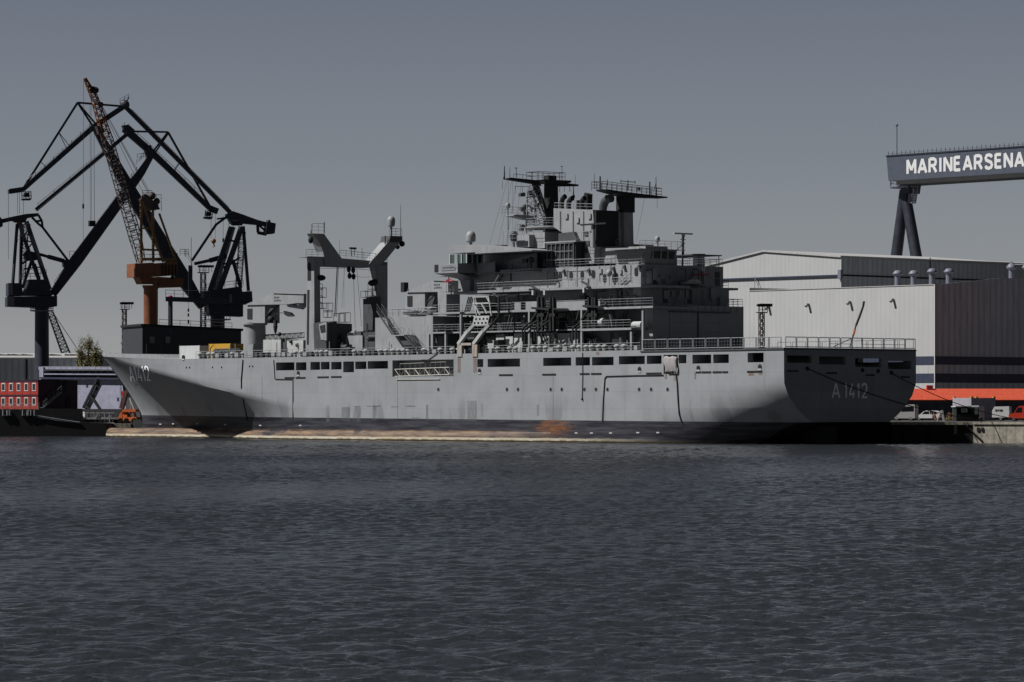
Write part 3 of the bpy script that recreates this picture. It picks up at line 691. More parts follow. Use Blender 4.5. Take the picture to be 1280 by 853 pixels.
# hangar block with its double door
hg = MB().prism([(uA, 3.8, D0), (uA, 20.3, D0), (uA - 20, 20.3, D0), (uA - 20, 6.2, D0), (uA - 2.4, 6.2, D0), (uA - 2.4, 3.8, D0)], (0, 0, 6.2)).build('hangar', G, ship)
dr = []
for y0, y1 in ((SH.pu(836.5, 400, uA).y, SH.pu(871.3, 400, uA).y), (SH.pu(872.3, 400, uA).y, SH.pu(911, 400, uA).y)):
    m_ = MB()
    for k in range(4): m_.box((uA + 0.02, y0 + 0.08, D0 + 0.1 + k * 1.27), (uA + 0.1, y1 - 0.08, D0 + 0.1 + k * 1.27 + 1.22))
    dr.append(m_)
many('hangar_door', G, ship, dr)
MB().box((uA + 0.01, SH.pu(835.5, 400, uA).y, D0 + 5.25), (uA + 0.2, SH.pu(912, 400, uA).y, D0 + 5.4)).box((uA + 0.01, SH.pu(871.3, 400, uA).y, D0), (uA + 0.16, SH.pu(872.3, 400, uA).y, D0 + 5.25)).build('door_frame', M['ship_dark'], ship)
# upper blocks
MB().prism([(uB, 3.8, 18.56), (uB, 20, 18.56), (uB - 24, 20, 18.56), (uB - 24, 5.8, 18.56), (uB - 1.5, 5.8, 18.56), (uB - 1.5, 3.8, 18.56)], (0, 0, D3 - 18.58)).build('deckhouse', G, ship)
c_ = MB().box((uB, 3.8, D3), (SH.U(640, 3.8), 18.9, 24.05)); c_.build('deckhouse', G, ship)
MB().box((uA - 20.02, 10, D0), (SH.U(552, 3.8), 20.2, D3 - 0.35)).build('deckhouse', G, ship)
MB().box((SH.U(640, 3.8) - 0.02, 3.9, D3), (SH.U(573, 3.9), 20, D4)).build('deckhouse', G, ship)
# aft faces : lockers, doors, ladders, vents in the shade
mb = []; rngA = random.Random(11)
for k in range(26):
    lv = rngA.choice((0, 1, 2)); y0 = 4.6 + rngA.random() * 13.5; z0 = (D0 + 0.2, 18.6, D3)[lv] + rngA.random() * 1.2; x0 = (uA, uB, uB)[lv]
    if lv == 0 and 5.5 < y0 < 17.5: continue
    mb.append(MB().box((x0 + 0.01, y0, z0), (x0 + 0.15 + 0.3 * rngA.random(), y0 + 0.4 + rngA.random() * 0.8, z0 + 0.4 + rngA.random() * 1.3)))
many('wall_box', G, ship, mb)
mb = []
for y0, z0, x0 in ((7.8, 18.9, uB), (12.3, 18.9, uB), (17.4, D3 + 0.2, uB), (6.0, D3 + 0.2, uB), (18.6, D0 + 0.2, uA)):
    mb.append(MB().box((x0 + 0.01, y0, z0), (x0 + 0.07, y0 + 0.8, z0 + 1.9)))
many('steel_door', M['ship_dark'], ship, mb)
# flight control house with slanted window posts, its roof rail, radome and radar
fc = MB(); a = SH.pu(806.5, 331, uB); b = SH.pu(845, 331, uB)
zt = SH.pu(806.5, 311.5, uB).z
fc.prism([(uB - 0.3, a.y, 24.06), (uB + 0.25, a.y, zt), (uB - 6, a.y, zt), (uB - 6, a.y, 24.06)], (0, b.y - a.y, 0)).build('flight_control_house', G, ship)
mb = []
for px in (814, 819, 823.5, 828.5, 833, 838):
    y = SH.pu(px, 320, uB).y; mb.append(MB().prism([(uB + 0.0, y, 24.9), (uB + 0.17, y, 25.9), (uB + 0.23, y, 25.9), (uB + 0.06, y, 24.9)], (0, 0.62, 0)))
many('window_pane', M['glass'], ship, mb)
mb = []
for px in (815, 825, 833.5):
    y = SH.pu(px, 320, uB).y; mb.append(MB().bar((uB + 0.1, y, 24.8), (uB + 0.3, y, 26.2), 0.12))
many('window_post', M['ship_white'], ship, mb)
r_ = MB(); r_.rail([(uB + 0.2, a.y - 1.2, zt + .05), (uB + 0.2, b.y + 1.2, zt + .05), (uB - 6, b.y + 1.2, zt + .05)], 1.1, 1.2, 0.03, 3)
r_.rail([(uB, 3.9, 24.06), (uB, a.y, 24.06)], 1.0, 1.0, 0.03, 3); r_.rail([(uB, b.y, 24.06), (uB, 18.8, 24.06), (uB - 12, 18.8, 24.06)], 1.0, 1.2, 0.03, 3)
r_.rail([(uB - 0.1, 18.9, D3), (uB - 0.1, 20, D3), (uB - 10, 20, D3)], 1.0, 1.1, 0.03, 3)
r_.rail([(uA - 0.1, 17.5, 18.56), (uA - 0.1, 20.2, 18.56), (uA - 10, 20.2, 18.56)], 1.0, 0.9, 0.035, 3)
r_.build('upper_railing', G, ship)
MB().box((uB + 0.35, a.y - 1.4, zt), (uB - 6.2, b.y + 1.4, zt + 0.06)).build('house_roof', G, ship)
def radome(px, py, u_or_v, r, zbase, sz=1.25, mode='v'):
    c = SH.p(px, py, u_or_v) if mode == 'v' else SH.pu(px, py, u_or_v)
    m_ = MB(); m_.tube((c.x, c.y, zbase), (c.x, c.y, c.z - r * 0.7), r * 0.28, n=10); st_ = m_.build('radome_stand', G, ship)
    MB().lathe((c.x, c.y, c.z), [(r * 0.55, -r * 1.15), (r * 0.95, -r * 0.9), (r, 0), (r * 0.93, r * 0.45), (r * 0.7, r * 0.85), (r * 0.35, r * 1.1), (0.01, r * 1.17)], 16).build('radome', G, ship, smooth=40)
radome(588.5, 296, 6.0, 0.72, 27.5); 
radome(821.6, 299, uB - 1, 0.36, zt, mode='u'); radome(634.8, 257, 9.5, 0.36, 30)
rd = MB(); c = SH.pu(853.7, 316, uB - 0.5)
rd.tube((c.x, c.y, c.z - 0.3), (c.x, c.y, SH.pu(853.7, 294, c.x).z), 0.17, n=8)
rd.path([(c.x, c.y - 1.6, c.z), (c.x, c.y, c.z + 1.2)], 0.06)
for dz, w_ in ((1.5, 0.8), (2.0, 1.0)): rd.tube((c.x, c.y - w_ / 2, c.z + dz - .2), (c.x, c.y + w_ / 2, c.z + dz - .2), 0.05)
rd.build('radar_post', M['ship_dark'], ship)
zz = SH.pu(853.7, 292.3, c.x).z; MB().bar((c.x, c.y - 1.7, zz), (c.x, c.y + 1.7, zz), 0.25, 0.2).tube((c.x, c.y, zz - .5), (c.x, c.y, zz), .28).build('radar_antenna', M['ship_white'], ship)
# sheltered gear on the starboard side of the top deck
mb = MB(); 
p0 = SH.pu(846, 322, uB - 4); p1 = SH.pu(905, 325, uB - 4)
mb.box((uB - 1, p0.y + .2, 25.55), (uB - 9, 19.6, 25.7))
for y in (12.5, 15.5, 19.3):
    for x in (-1.3, -8.6): mb.tube((uB + x, y, 24.05), (uB + x, y, 25.6), 0.06)
mb.build('awning', M['ship_dark'], ship)
MB().lathe((uB - 2, 16.2, 24.05), [(0.8, 0), (0.8, 1.6), (0.95, 1.75), (0.01, 1.8)], 14).build('air_intake', G, ship)
MB().box((uB - 2, 10.9, 24.05), (uB - 5, 12.2, 25.5)).build('deck_locker', M['ship_white'], ship)
bt = MB().ring([[(uB + 1.0 + dx, 10.6 + 2.8 * t_, 21.35 + dz * (0.6 if t_ in (0, 1) else 1)) for dx, dz in ((-0.7, 0.75), (-0.45, 0.15), (0, 0), (0.45, 0.15), (0.7, 0.75))] for t_ in (0, 0.25, 0.75, 1)])
bt.build('rescue_boat', M['ship_white'], ship); MB().path([(uB, 10.9, 23.6), (uB + 1.2, 10.9, 23.5), (uB + 1.2, 10.9, 22.2)], .07).path([(uB, 13.2, 23.6), (uB + 1.2, 13.2, 23.5), (uB + 1.2, 13.2, 22.2)], .07).box((uB, 10, 21.1), (uB + 2, 14, 21.25)).build('boat_davit', M['ship_dark'], ship)
MB().box((uB + 0.9, 12.4, 22.75), (uB + 1.1, 15.2, 22.9)).build('crash_rail', M['redflag'], ship)
# walkway slabs on the port side (and starboard)
sl = []
def slab(pL, pR, v, z, h=0.3, vin=10.4):
    m_ = MB().box((SH.U(pL, v), v, z - h), (SH.U(pR, v), vin, z)); sl.append(m_)
slab(567, 629, 2.0, D3, 0.3); slab(629.6, 801, 1.5, D3, 0.33); slab(640, 803, 1.2, D2, 0.3); slab(541.5, 575, 1.6, D2, 0.25); slab(535, 557, 0.7, D1, 0.22)
slab(578, 639.5, 2.4, D2, 0.25); slab(725, 789, 0.7, D1 - 0.05, 0.3); slab(552, 605, 2.0, D1, 0.2); slab(606, 724.5, 2.3, D1, 0.2)
sl.append(MB().box((SH.U(801, 1.2) + 0.02, 1.2, D2 - 0.28), (SH.U(816, 1.2), 3.79, D2 - 0.02)))
sl.append(MB().box((uB - 0.3, 20.1, D2 - 0.3), (uB - 40, 23, D2)))
sl.append(MB().box((uB - 0.3, 20.05, D3 - 0.3), (uB - 40, 22, D3)))
many('walkway', G, ship, sl)
# walkway end bracket (light triangular)
a = SH.U(803, 3.7); MB().prism([(SH.U(797, 3.6), 3.6, 13.5), (SH.U(816, 3.6), 3.6, D2 - .35), (SH.U(816, 3.6), 3.6, 13.5)], (0, 0.15, 0)).build('bracket_plate', G, ship)
bw = []
for pL, pR, v, z, h in ((693, 731, 1.2, D2, 0.95), (739, 750, 1.2, D2, 0.9), (643, 651, 1.2, D2, 1.0), (657, 673, 1.2, D2, 1.1)):
    bw.append(MB().box((SH.U(pL, v), v, z), (SH.U(pR, v), v + 0.08, z + h)))
many('bulwark_plate', G, ship, bw)
rl = MB()
for pL, pR, v, z in ((596, 629, 2.05, D3), (685, 755, 1.55, D3), (630, 684, 1.55, D3), (756, 800, 1.55, D3), (640, 803, 1.25, D2), (541, 574, 1.65, D2), (578, 639, 2.45, D2), (725, 788, .75, D1 - .05), (535, 556, .75, D1), (557, 605, 2.05, D1), (606, 724, 2.35, D1), (803, 816, 1.25, D2)):
    rl.rail([(SH.U(pL, v), v, z), (SH.U(pR, v), v, z)], 1.05, 1.5, 0.03, 3)
rl.build('walkway_railing', G, ship)
ps = []
for px, v, z0, z1 in ((535.3, .75, D0, D1), (556.5, .75, D0, D1), (726.5, .75, D0, D2 + .0), (788.5, .75, D0, D1 - .3), (661, 1.2, D0, D2), (575.5, 1.7, D0, D2), (803, 1.3, D0, D2 - .3)):
    x = SH.U(px, v); ps.append(MB().box((x - 0.16, v, z0), (x + 0.16, v + 0.32, z1 - 0.3)))
many('deck_post', G, ship, ps)
# oval windows in the white side wall
wn = []; wr = []
for px, py in ((691.5, 346.3), (700.6, 345.8), (714, 345), (728, 344.3), (742, 343.2), (756, 348), (770.6, 346.8), (795.5, 340)):
    c = SH.p(px, py, 3.8); wn.append(MB().prism([(c.x + 0.36 * math.cos(t) , 3.74, c.z + (0.26 if math.sin(t) > 0 else -0.26) + 0.34 * math.sin(t)) for t in [2 * math.pi * (k + .5) / 12 for k in range(12)]], (0, 0.05, 0)))
many('window', M['glass'], ship, wn)
lm = []
for px, py in ((694, 340.5), (704, 339), (735, 338), (766, 335.5), (779.5, 333.5), (798, 333)):
    c = SH.p(px, py, 3.5); lm.append(MB().prism([(c.x - .3, 3.45, c.z - .3), (c.x + .3, 3.45, c.z - .3), (c.x + .12, 3.45, c.z + .15), (c.x - .12, 3.45, c.z + .15)], (0, .33, 0)).tube((c.x, 3.6, c.z + .1), (c.x, 3.79, c.z + .35), .05))
many('deck_lamp', M['ship_dark'], ship, lm)
dr = []
for px, py, v in ((651.5, 357, 3.89), (661, 358, 3.89), (656, 382, 3.79), (640, 345, 3.89), (590, 358, 3.89), (520, 425, 1.99), (545, 420, 1.99), (700, 425, 3.79), (745, 395, 3.79), (765, 425, 3.79)):
    c = SH.p(px, py, v); dr.append(MB().box((c.x - 0.4, v - .05, c.z - 1), (c.x + 0.4, v, c.z + 1)))
many('steel_door', M['ship_dark'], ship, dr)
# wall fittings on the lit side: pipes, junction boxes, hand rails, ladders
wf = []
for px, y0, y1 in ((684, 338, 362), (709, 337, 350), (721, 333, 361), (749, 333, 352), (763, 331, 343), (788, 331, 352)):
    a = SH.p(px, y0, 3.7); wf.append(MB().tube(a, (a.x, 3.7, SH.p(px, y1, 3.7).z), .05, n=5))
for px, py in ((697, 356), (733, 351), (775, 340), (750, 339)):
    c = SH.p(px, py, 3.6); wf.append(MB().box((c.x - .25, 3.6, c.z - .3), (c.x + .25, 3.79, c.z + .3)))
for y_ in (349.5, 340): a = SH.p(684, y_, 3.72); b = SH.p(740, y_ - 3, 3.72); wf.append(MB().tube(a, (b.x, 3.72, a.z), .035, n=4))
many('wall_fitting', G, ship, wf)
fx = []
for px, y0, y1 in ((700, 264, 288), (716, 264, 300), (729, 264, 300)): a = SH.p(px, y0, 6.1); fx.append(MB().tube(a, (a.x, 6.1, SH.p(px, y1, 6.1).z), .06, n=5))
for px, py in ((708, 270), (722, 275), (737, 270), (738, 285)): c = SH.p(px, py, 6.1); fx.append(MB().box((c.x - .3, 6.0, c.z - .4), (c.x + .3, 6.19, c.z + .3)))
fx.append(MB().rail([SH.p(693, 261, 6.4), SH.p(741, 262.5, 6.4)], .8, 1.4, .03, 2))
many('funnel_fitting', G, ship, fx)
# ---------------- bridge
wing = MB(); a = SH.p(543, 341, -0.4); b = SH.p(572, 341.5, -0.4)
wing.box((a.x, -0.4, 23.75), (b.x, 3.4, 25.05)); wing.prism([(a.x, -0.4, 23.74), (b.x, -0.4, 23.74), (b.x - 1.0, 3.4, 22.9), (a.x + 1.5, 3.4, 22.9)], (0, 0, 0.001))
wing.build('bridge_wing', G, ship)
MB().box((a.x, 3.42, 23.7), (SH.U(594, 3.4), 20.6, 25.1)).build('bridge_deckhouse', G, ship)
MB().box((a.x, 20.6, 23.75), (b.x, 24.4, 25.05)).build('bridge_wing', G, ship)
c = SH.p(546, 335.5, -.4); MB().box((c.x - .5, -.44, c.z - .55), (c.x + .35, -.38, c.z + .5)).build('wing_window', M['glass'], ship)
cr = SH.p(561, 334.7, -.4); MB().prism([(cr.x - 1.6, -.46, cr.z - .4), (cr.x + 1.3, -.46, cr.z - .4), (cr.x + 1.7, -.46, cr.z), (cr.x + 1.3, -.46, cr.z + .4), (cr.x - 1.6, -.46, cr.z + .4), (cr.x - 1.9, -.46, cr.z)], (0, .05, 0)).build('name_board', M['steel'], ship)
mk = MB()
for k in range(14): mk.box((cr.x - 1.3 + k * .2, -.48, cr.z - .12), (cr.x - 1.18 + k * .2, -.462, cr.z + .06 + .06 * (k % 2)))
mk.build('raised_mark', M['ship_dark'], ship)
# windows of the wing cab (glass band with posts) under the roof
ua = SH.U(562, 0.2); ub = SH.U(594, 3.4)
MB().prism([(ua, 0.3, 25.06), (SH.U(583, .3), 0.3, 25.06), (SH.U(583, .3), 0.3, 26.35), (ua, .3, 26.35)], (0, 3.0, 0)).build('wing_glazing', M['greenglass'], ship)
wp = []
for px in (562.5, 569.5, 571.5, 577, 583.5): x = SH.U(px, .25); wp.append(MB().box((x - .1, .18, 25.06), (x + .1, .29, 26.4)))
for v in (1.2, 2.1, 3.0): x = SH.U(583.2, .3); wp.append(MB().box((x, v, 25.06), (x + .1, v + .2, 26.4)))
many('window_post', M['ship_white'], ship, wp)
rf = MB(); sprism(rf, [(561, 306.8), (587, 306), (665, 312.6), (665, 313.6), (594, 317.3), (594, 315.5), (562.5, 317)], 0.4, 22.5); rf.build('bridge_roof', G, ship)
sprism(MB(), [(595.5, 318), (668, 315), (671, 315), (671, 338), (595.5, 341)], 6.0, 18).build('wheelhouse', G, ship)
pl = []
m_ = MB(); sprism(m_, [(595, 329.3), (618.5, 327.3), (618.5, 339.8), (597.5, 341.2)], 2.6, 2.75); pl.append(m_)
m_ = MB(); sprism(m_, [(625.5, 329), (650, 322), (671, 315.8), (671, 336), (625.5, 339)], 4.6, 4.75); pl.append(m_)  # top edge cut along the roof's cast shadow, shade put into the shape
m_ = MB(); sprism(m_, [(625.5, 338), (667.5, 335.4), (667.5, 337.4), (625.5, 340)], 2.6, 4.6); pl.append(m_)
many('bridge_bulwark', G, ship, pl)
MB().box((SH.U(595, 2.6), 2.6, 23.6), (SH.U(668, 2.6), 6, 23.75)).box((SH.U(543, 3.45), 3.45, 23.5), (SH.U(595, 3.45), 20.4, 23.66)).build('bridge_deck', G, ship)
x_ = SH.U(561, 3.2); MB().box((x_ - .1, 3.0, D3), (x_ + .1, 3.2, 23.5)).build('deck_post', G, ship)
# clutter on the bridge side deck
cl = []
for px in (633, 641, 645.5, 650, 660, 664): x = SH.U(px, 3.4); cl.append(MB().tube((x, 3.4, 23.76), (x, 3.4, 24.5 + .5 * rngA.random()), .05))
x = SH.U(664, 3.4); cl.append(MB().tube((x, 3.4, 23.76), (x, 3.4, 25.0), .12).ball((x, 3.4, 25.3), .42)); x = SH.U(656, 3.4); cl.append(MB().box((x - .5, 3.3, 24.9), (x + .5, 3.6, 25.5)))
many('signal_gear', M['ship_dark'], ship, cl)
# deck above the bridge: small house, searchlights, boxes
MB().box((SH.U(645, 5), 5, 27.2), (SH.U(661.5, 5), 12, SH.p(660, 293.5, 5).z)).build('upper_house', G, ship)
MB().box((SH.U(661.6, 6), 6, 27.0), (SH.U(681, 6), 13, SH.p(670, 291, 6).z)).build('upper_house', G, ship)
c0 = SH.p(646.5, 302, 5); c1 = SH.p(660, 308, 5); MB().box((c0.x, 4.94, c0.z), (c1.x, 5.0, c1.z)).build('window', M['glass'], ship)
sprism(MB(), [(671, 313), (681, 309), (681, 334), (671, 336)], 6.5, 16).build('dark_casing', G, ship)
x = SH.U(642.5, 5); z = SH.p(642, 296, 5).z; MB().ball((x, 5, z), .62, 1.35).tube((x, 5, 27), (x, 5, z), .12).build('searchlight', M['ship_dark'], ship, smooth=40)
rl = MB().rail([(SH.U(629, 4), 4, SH.p(630, 308, 4).z), (SH.U(646, 4), 4, SH.p(630, 308, 4).z)], 2.1, .9, .035, 4)
rl.rail([(SH.U(646, 4.9), 4.9, SH.p(660, 293.5, 5).z), (SH.U(681, 4.9), 4.9, SH.p(660, 293.5, 5).z)], 1, 1.2, .03, 2); rl.build('upper_railing', G, ship)
x = SH.U(624, 6); z = 27.0; MB().box((x - .8, 5.8, z), (x + .8, 7, z + .75)).build('deck_locker', M['ship_dark'], ship)
# louvred intake block
lo = MB(); a = SH.p(681, 303.5, 4.2); b = SH.p(717, 333, 4.2); zb = 24.06; zt2 = SH.p(700, 303.5, 4.2).z
MB().box((a.x, 4.6, zb), (b.x, 19, zt2)).build('intake_block', M['soot'], ship)
for k in range(7): x = a.x + .2 + (b.x - a.x - .5) * k / 6; lo.box((x - .035, 4.4, zb), (x + .035, 4.59, zt2))
for k in range(4): z = zb + .1 + (zt2 - zb - .2) * k / 3; lo.box((a.x + .2, 4.36, z - .04), (b.x - .3, 4.39, z + .04))
lo.build('louvre_frame', M['steel'], ship)
MB().box((a.x - .1, 4.3, zt2 + .01), (b.x + .3, 15, zt2 + .2)).build('intake_roof', G, ship)
rl = MB().rail([(a.x, 4.0, 24.06), (uB, 4.0, 24.06)], 1.05, 1.3, .03, 3)
rl.build('upper_railing', G, ship)
# funnel casing
fu = MB(); sprism(fu, [(692, 260.5), (741, 262.5), (743.5, 300), (742.5, 329), (722, 331), (722, 318), (716, 300), (700, 289), (692, 284)], 6.2, 13.2); fu.build('funnel_casing', G, ship)
fa = MB(); u0 = SH.U(742.3, 6.2) + .03
MB().prism([SH.pu(x, y, u0) for x, y in ((743, 263), (771, 264.5), (771, 308), (743, 309))], (0.35, 0, 0)).build('funnel_back', M['soot'], ship)
w_ = []
for px, py, v in ((733, 292, 6.2), (735, 304, 6.2), (728, 314, 6.2), (732.5, 313.5, 6.2)):
    c = SH.p(px, py, v); w_.append(MB().box((c.x - .35, v - .12, c.z - .35), (c.x + .35, v - .02, c.z + .3)))
many('vent_hatch', M['ship_dark'], ship, w_)
ex = []
def bentpipe(px0, py0, px1, py1, v, r):
    a = SH.p(px0, py0, v); b = SH.p(px1, py1, v); h = b.z - a.z
    m_ = MB(); pts = [a, a + Vector((0, 0, h * .45))]
    for k in range(1, 6):
        t_ = k / 5 * math.pi / 2.3; pts.append(Vector((a.x + (b.x - a.x) * (1 - math.cos(t_)) * 1.4, a.y, a.z + h * .45 + h * .6 * math.sin(t_))))
    m_.path(pts, r, 12); return m_
for d in ((702, 262, 706, 246.3, 8, .36), (710.8, 262, 715, 248.5, 8.5, .36), (722.6, 262, 722.6, 251, 8, .25), (727, 262, 730.5, 248.3, 8, .36), (735, 262, 735.5, 243, 9.5, .62)): ex.append(bentpipe(*d))
many('exhaust_pipe', M['soot'], ship, ex, 50)
m_ = MB(); a = [SH.p(x, y, 9.5) for x, y in ((753.5, 264), (754, 258), (756, 252.5), (759.5, 248.8), (764.5, 248.2))]; m_.path(a, [.55, .58, .6, .58, .55], 14); m_.build('exhaust_pipe', M['ship_dark'], ship, smooth=50)
# fore mast
def mast(pL, pR, yT, yB, v0, wv, name, m_, taper=.75):
    a = SH.p(pL, yB, v0); b = SH.p(pR, yB, v0); zt_ = SH.p(pL, yT, v0).z; cx = (a.x + b.x) / 2; cy = v0 + wv / 2; hw = (b.x - a.x) / 2
    def rg(z, k): return [(cx - hw * k, cy - wv / 2 * k, z), (cx + hw * k, cy - wv / 2 * k, z), (cx + hw * k, cy + wv / 2 * k, z), (cx - hw * k, cy + wv / 2 * k, z)]
    MB().ring([rg(a.z, 1), rg(zt_, taper)]).build(name, m_, ship); return cx, cy, zt_
mx, my, mz = mast(678.6, 687.5, 229, 300, 11, 1.7, 'fore_mast', M['soot'], .85)
def pm(px, py): return SH.pu(px, py, mx)
yd = MB()
def pyv(mb, pts, u, th, m=None):
    mb.prism([SH.pu(x, y, u - th / 2) for x, y in pts], (th, 0, 0)); return mb
pyv(yd, [(628.6, 224.6), (634, 222.5), (668, 226), (672, 233), (664, 230.5)], mx, 0.9)
pyv(yd, [(665, 225.5), (700, 227), (698, 230), (667, 231)], mx, 2.6)
pyv(yd, [(692, 228), (719, 231.2), (718.5, 233.3), (694, 233.5)], mx, .8)
yd.build('mast_yard', M['soot'], ship)
pyv(MB(), [(664.5, 231), (671, 231), (681, 262), (679, 266)], mx, .5).build('mast_brace', M['soot'], ship)
tr_ = MB()
zz = pm(682, 227).z + .1; ys = [pm(x, 227).y for x in (665.5, 699)]
tr_.rail([(mx - 1.3, ys[0], zz), (mx - 1.3, ys[1], zz), (mx + 1.3, ys[1], zz), (mx + 1.3, ys[0], zz), (mx - 1.3, ys[0], zz)], 1.15, 1.1, .035, 2)
tr_.box((mx - .5, my - .9, zz), (mx + .5, my + .6, zz + .75))
tr_.rail([(mx, pm(642, 223).y, pm(642, 223).z + .1), (mx, pm(664, 225).y, pm(664, 225).z + .1)], .5, 1.5, .03, 1)
tr_.rail([(mx, pm(644, 236).y, pm(644, 236).z - .6), (mx, pm(662, 236).y, pm(662, 236).z - .6)], .9, 1.2, .035, 1)
tr_.build('mast_railing', M['soot'], ship)
an = []
def ant(px, y0, y1, u, r=.05, r2=None): a = SH.pu(px, y0, u); b = SH.pu(px, y1, u); m_ = MB().tube(a, (a.x, a.y, b.z), r, r2 or r * .5, 6); an.append(m_); return m_
ant(630.5, 224, 207.5, mx, .11).tube(pm(629, 224), pm(631.3, 216), .05); ant(637.3, 222, 209, mx, .05); ant(645.5, 222, 209.5, mx, .06).bar(pm(643.5, 210.3), pm(646.5, 210.3), .1); ant(702.5, 229, 207.5, mx, .06).bar(pm(701, 208.3), pm(703, 208.3), .1)
ant(719, 232, 219, mx, .04); ant(628, 237, 225, mx, .03); ant(717, 248, 233, mx, .1).ball(pm(717, 246), .2, 1.6)
for px in (699, 705.5, 712, 693): ant(px, 240, 231.5, mx, .04)
for px, a, b in ((635.5, 305, 226), (641, 288, 226)): an.append(MB().tube(pm(px, a), pm(px, b), .018, n=3))
# fore mast lattice side with ladders and left platform
la = MB(); a = pm(660, 282); b = pm(664, 236)
la.lattice((mx, pm(670, 282).y, pm(670, 283).z), (mx, pm(667, 236).y, pm(667, 232).z), 2.2, 1.1, .05, 8)
la.tube(pm(658, 292), pm(659, 241), .09); la.tube(pm(657.5, 247), pm(672, 246), .08); la.tube(pm(658, 258), pm(676, 262), .06); la.tube(pm(665, 240), pm(679, 274), .06)
la.build('mast_lattice', G, ship)
pf = MB(); pyv(pf, [(631, 270.5), (636, 268.7), (660.5, 270.5), (660.5, 276), (652, 275.2)], mx, 1.6); pf.build('mast_platform', G, ship)
zz = pm(635, 269).z; MB().rail([(mx - .7, pm(631.5, 269).y, zz), (mx - .7, pm(659, 269).y, zz)], 1.2, 1.0, .03, 3).rail([(mx - .7, pm(651, 283).y, pm(651, 291).z), (mx - .7, pm(659, 283).y, pm(651, 291).z)], 1.2, .9, .03, 3).build('mast_railing', G, ship)
for k, (xa, ya, xb, yb) in enumerate(((634, 226, 612, 306), (640, 226, 622, 308), (646, 227, 632, 309), (652, 228, 640, 309), (712, 233, 722, 262), (700, 232, 700, 288), (668, 240, 656, 292), (664, 236, 640, 296))): an.append(MB().tube(pm(xa, ya), pm(xb, yb), .016, n=3))
many('antenna', M['soot'], ship, an)
gb = []
for k in range(14):
    px = 657 + rngA.random() * 22; py = 240 + rngA.random() * 50; c = pm(px, py); gb.append(MB().box((c.x - 1.4, c.y - .2, c.z - .2), (c.x - .9, c.y + .2 + .2 * rngA.random(), c.z + .2 + .4 * rngA.random())))
many('mast_box', M['ship_dark'], ship, gb)
pc = SH.p(686, 285.5, 8.5); rp = MB()
for zz_, k in ((0, 1),): 
    rp.ring([[(pc.x + 4.3 * rr_ * math.cos(2 * math.pi * j / 28), 9.2 + 3.6 * rr_ * math.sin(2 * math.pi * j / 28), pc.z + dz) for j in range(28)] for rr_, dz in ((.5, -.25), (.96, -.12), (1, .0), (1, .22))])
rp.build('radar_platform', G, ship, smooth=35)
rl = MB(); rl.rail([(pc.x + 4.2 * math.cos(t), 9.2 + 3.5 * math.sin(t), pc.z + .26) for t in [2 * math.pi * j / 12 for j in range(13)]], 1.05, 1.2, .03, 3); rl.build('upper_railing', G, ship)
blk(MB(), 682, 700, 289, 303, 9, 13).build('mast_house', G, ship)
m_ = MB(); sprism(m_, [(698, 292), (717, 290), (722, 302), (698, 303)], 5.6, 6.1); m_.build('mast_house', M['ship_dark'], ship)
# navigation radar on its own post before the funnel back
c = SH.p(741.7, 310, 4.6); m_ = MB().tube(c, (c.x, c.y, SH.p(741.7, 281, 4.6).z), .3, .2, 10); m_.build('radar_post', G, ship)
zz = SH.p(741.7, 280.6, 4.6).z; MB().bar((c.x - 2.6, 4.6, zz), (c.x + 2.7, 4.6, zz + .05), .3, .22).tube((c.x, 4.6, zz - .6), (c.x, 4.6, zz), .3).build('radar_antenna', M['soot'], ship)
MB().rail([(SH.U(722, 4.7), 4.7, SH.p(722, 302, 4.7).z), (SH.U(741, 4.7), 4.7, SH.p(722, 302, 4.7).z)], 1.3, .8, .03, 3).build('upper_railing', G, ship)
# main mast
ax_, ay_, az_ = mast(771.5, 780.3, 248, 309.5, 11.2, 1.75, 'main_mast', G, .86)
ux = ax_
def pa(px, py): return SH.pu(px, py, ux)
m_ = MB(); a0 = SH.p(773, 266, 11.2); a1 = SH.p(773, 246, 11.2)
m_.box((ax_ - .92, 11.15, a0.z), (ax_ + .92, 13.0, a1.z)); m_.build('mast_head', M['soot'], ship)
y_ = MB(); pyv(y_, [(745.5, 237.5), (746, 239.3), (774, 247), (794, 247.8), (821.3, 248.6), (821.3, 247), (794, 244), (776, 242)], ux, 2.2); y_.build('mast_yard', M['soot'], ship)
rl = MB()
za, zb_ = pa(746, 238.5).z, pa(820, 247.3).z; ya, yb = pa(746, 238).y, pa(820.5, 247).y
for du in (-1.1, 1.1): rl.rail([(ux + du, ya, za), (ux + du, yb, zb_)], 1.25, .95, .035, 3)
for yy, z in ((ya, za), (yb, zb_)): rl.rail([(ux - 1.1, yy, z), (ux + 1.1, yy, z)], 1.25, 1.1, .035, 3)
rl.build('mast_railing', M['soot'], ship)
an = []
ant(743, 236, 217, ux, .05); ant(750.2, 238, 220.5, ux, .13, .1); ant(759.2, 232, 224, ux, .07); m_ = ant(785, 238, 225, ux, .1); m_.tube(pa(776, 226.5), pa(793.8, 228), .05); m_.tube(pa(776, 225), pa(776, 229), .05); m_.tube(pa(793.8, 226), pa(793.8, 230), .05)
ant(812.2, 245, 227.3, ux, .11, .1); ant(820, 246, 221.2, ux, .09, .04).tube(pa(817, 240), pa(820, 229), .04); ant(821.5, 260, 248, ux, .03); ant(798, 238, 234, ux, .35)
an.append(MB().tube(pa(805.5, 248), pa(795, 303), .018, n=3)); an.append(MB().tube(pa(720, 262), pa(720, 258), .02, n=3)); an.append(MB().tube(pa(760, 262), pa(760.3, 257), .02, n=3))
many('antenna', M['soot'], ship, an)
m_ = MB(); u1 = ux + 1; 
for py in range(270, 308, 2): a = SH.pu(782, py, u1); m_.bar(a, a + Vector((0, .45, 0)), .04)
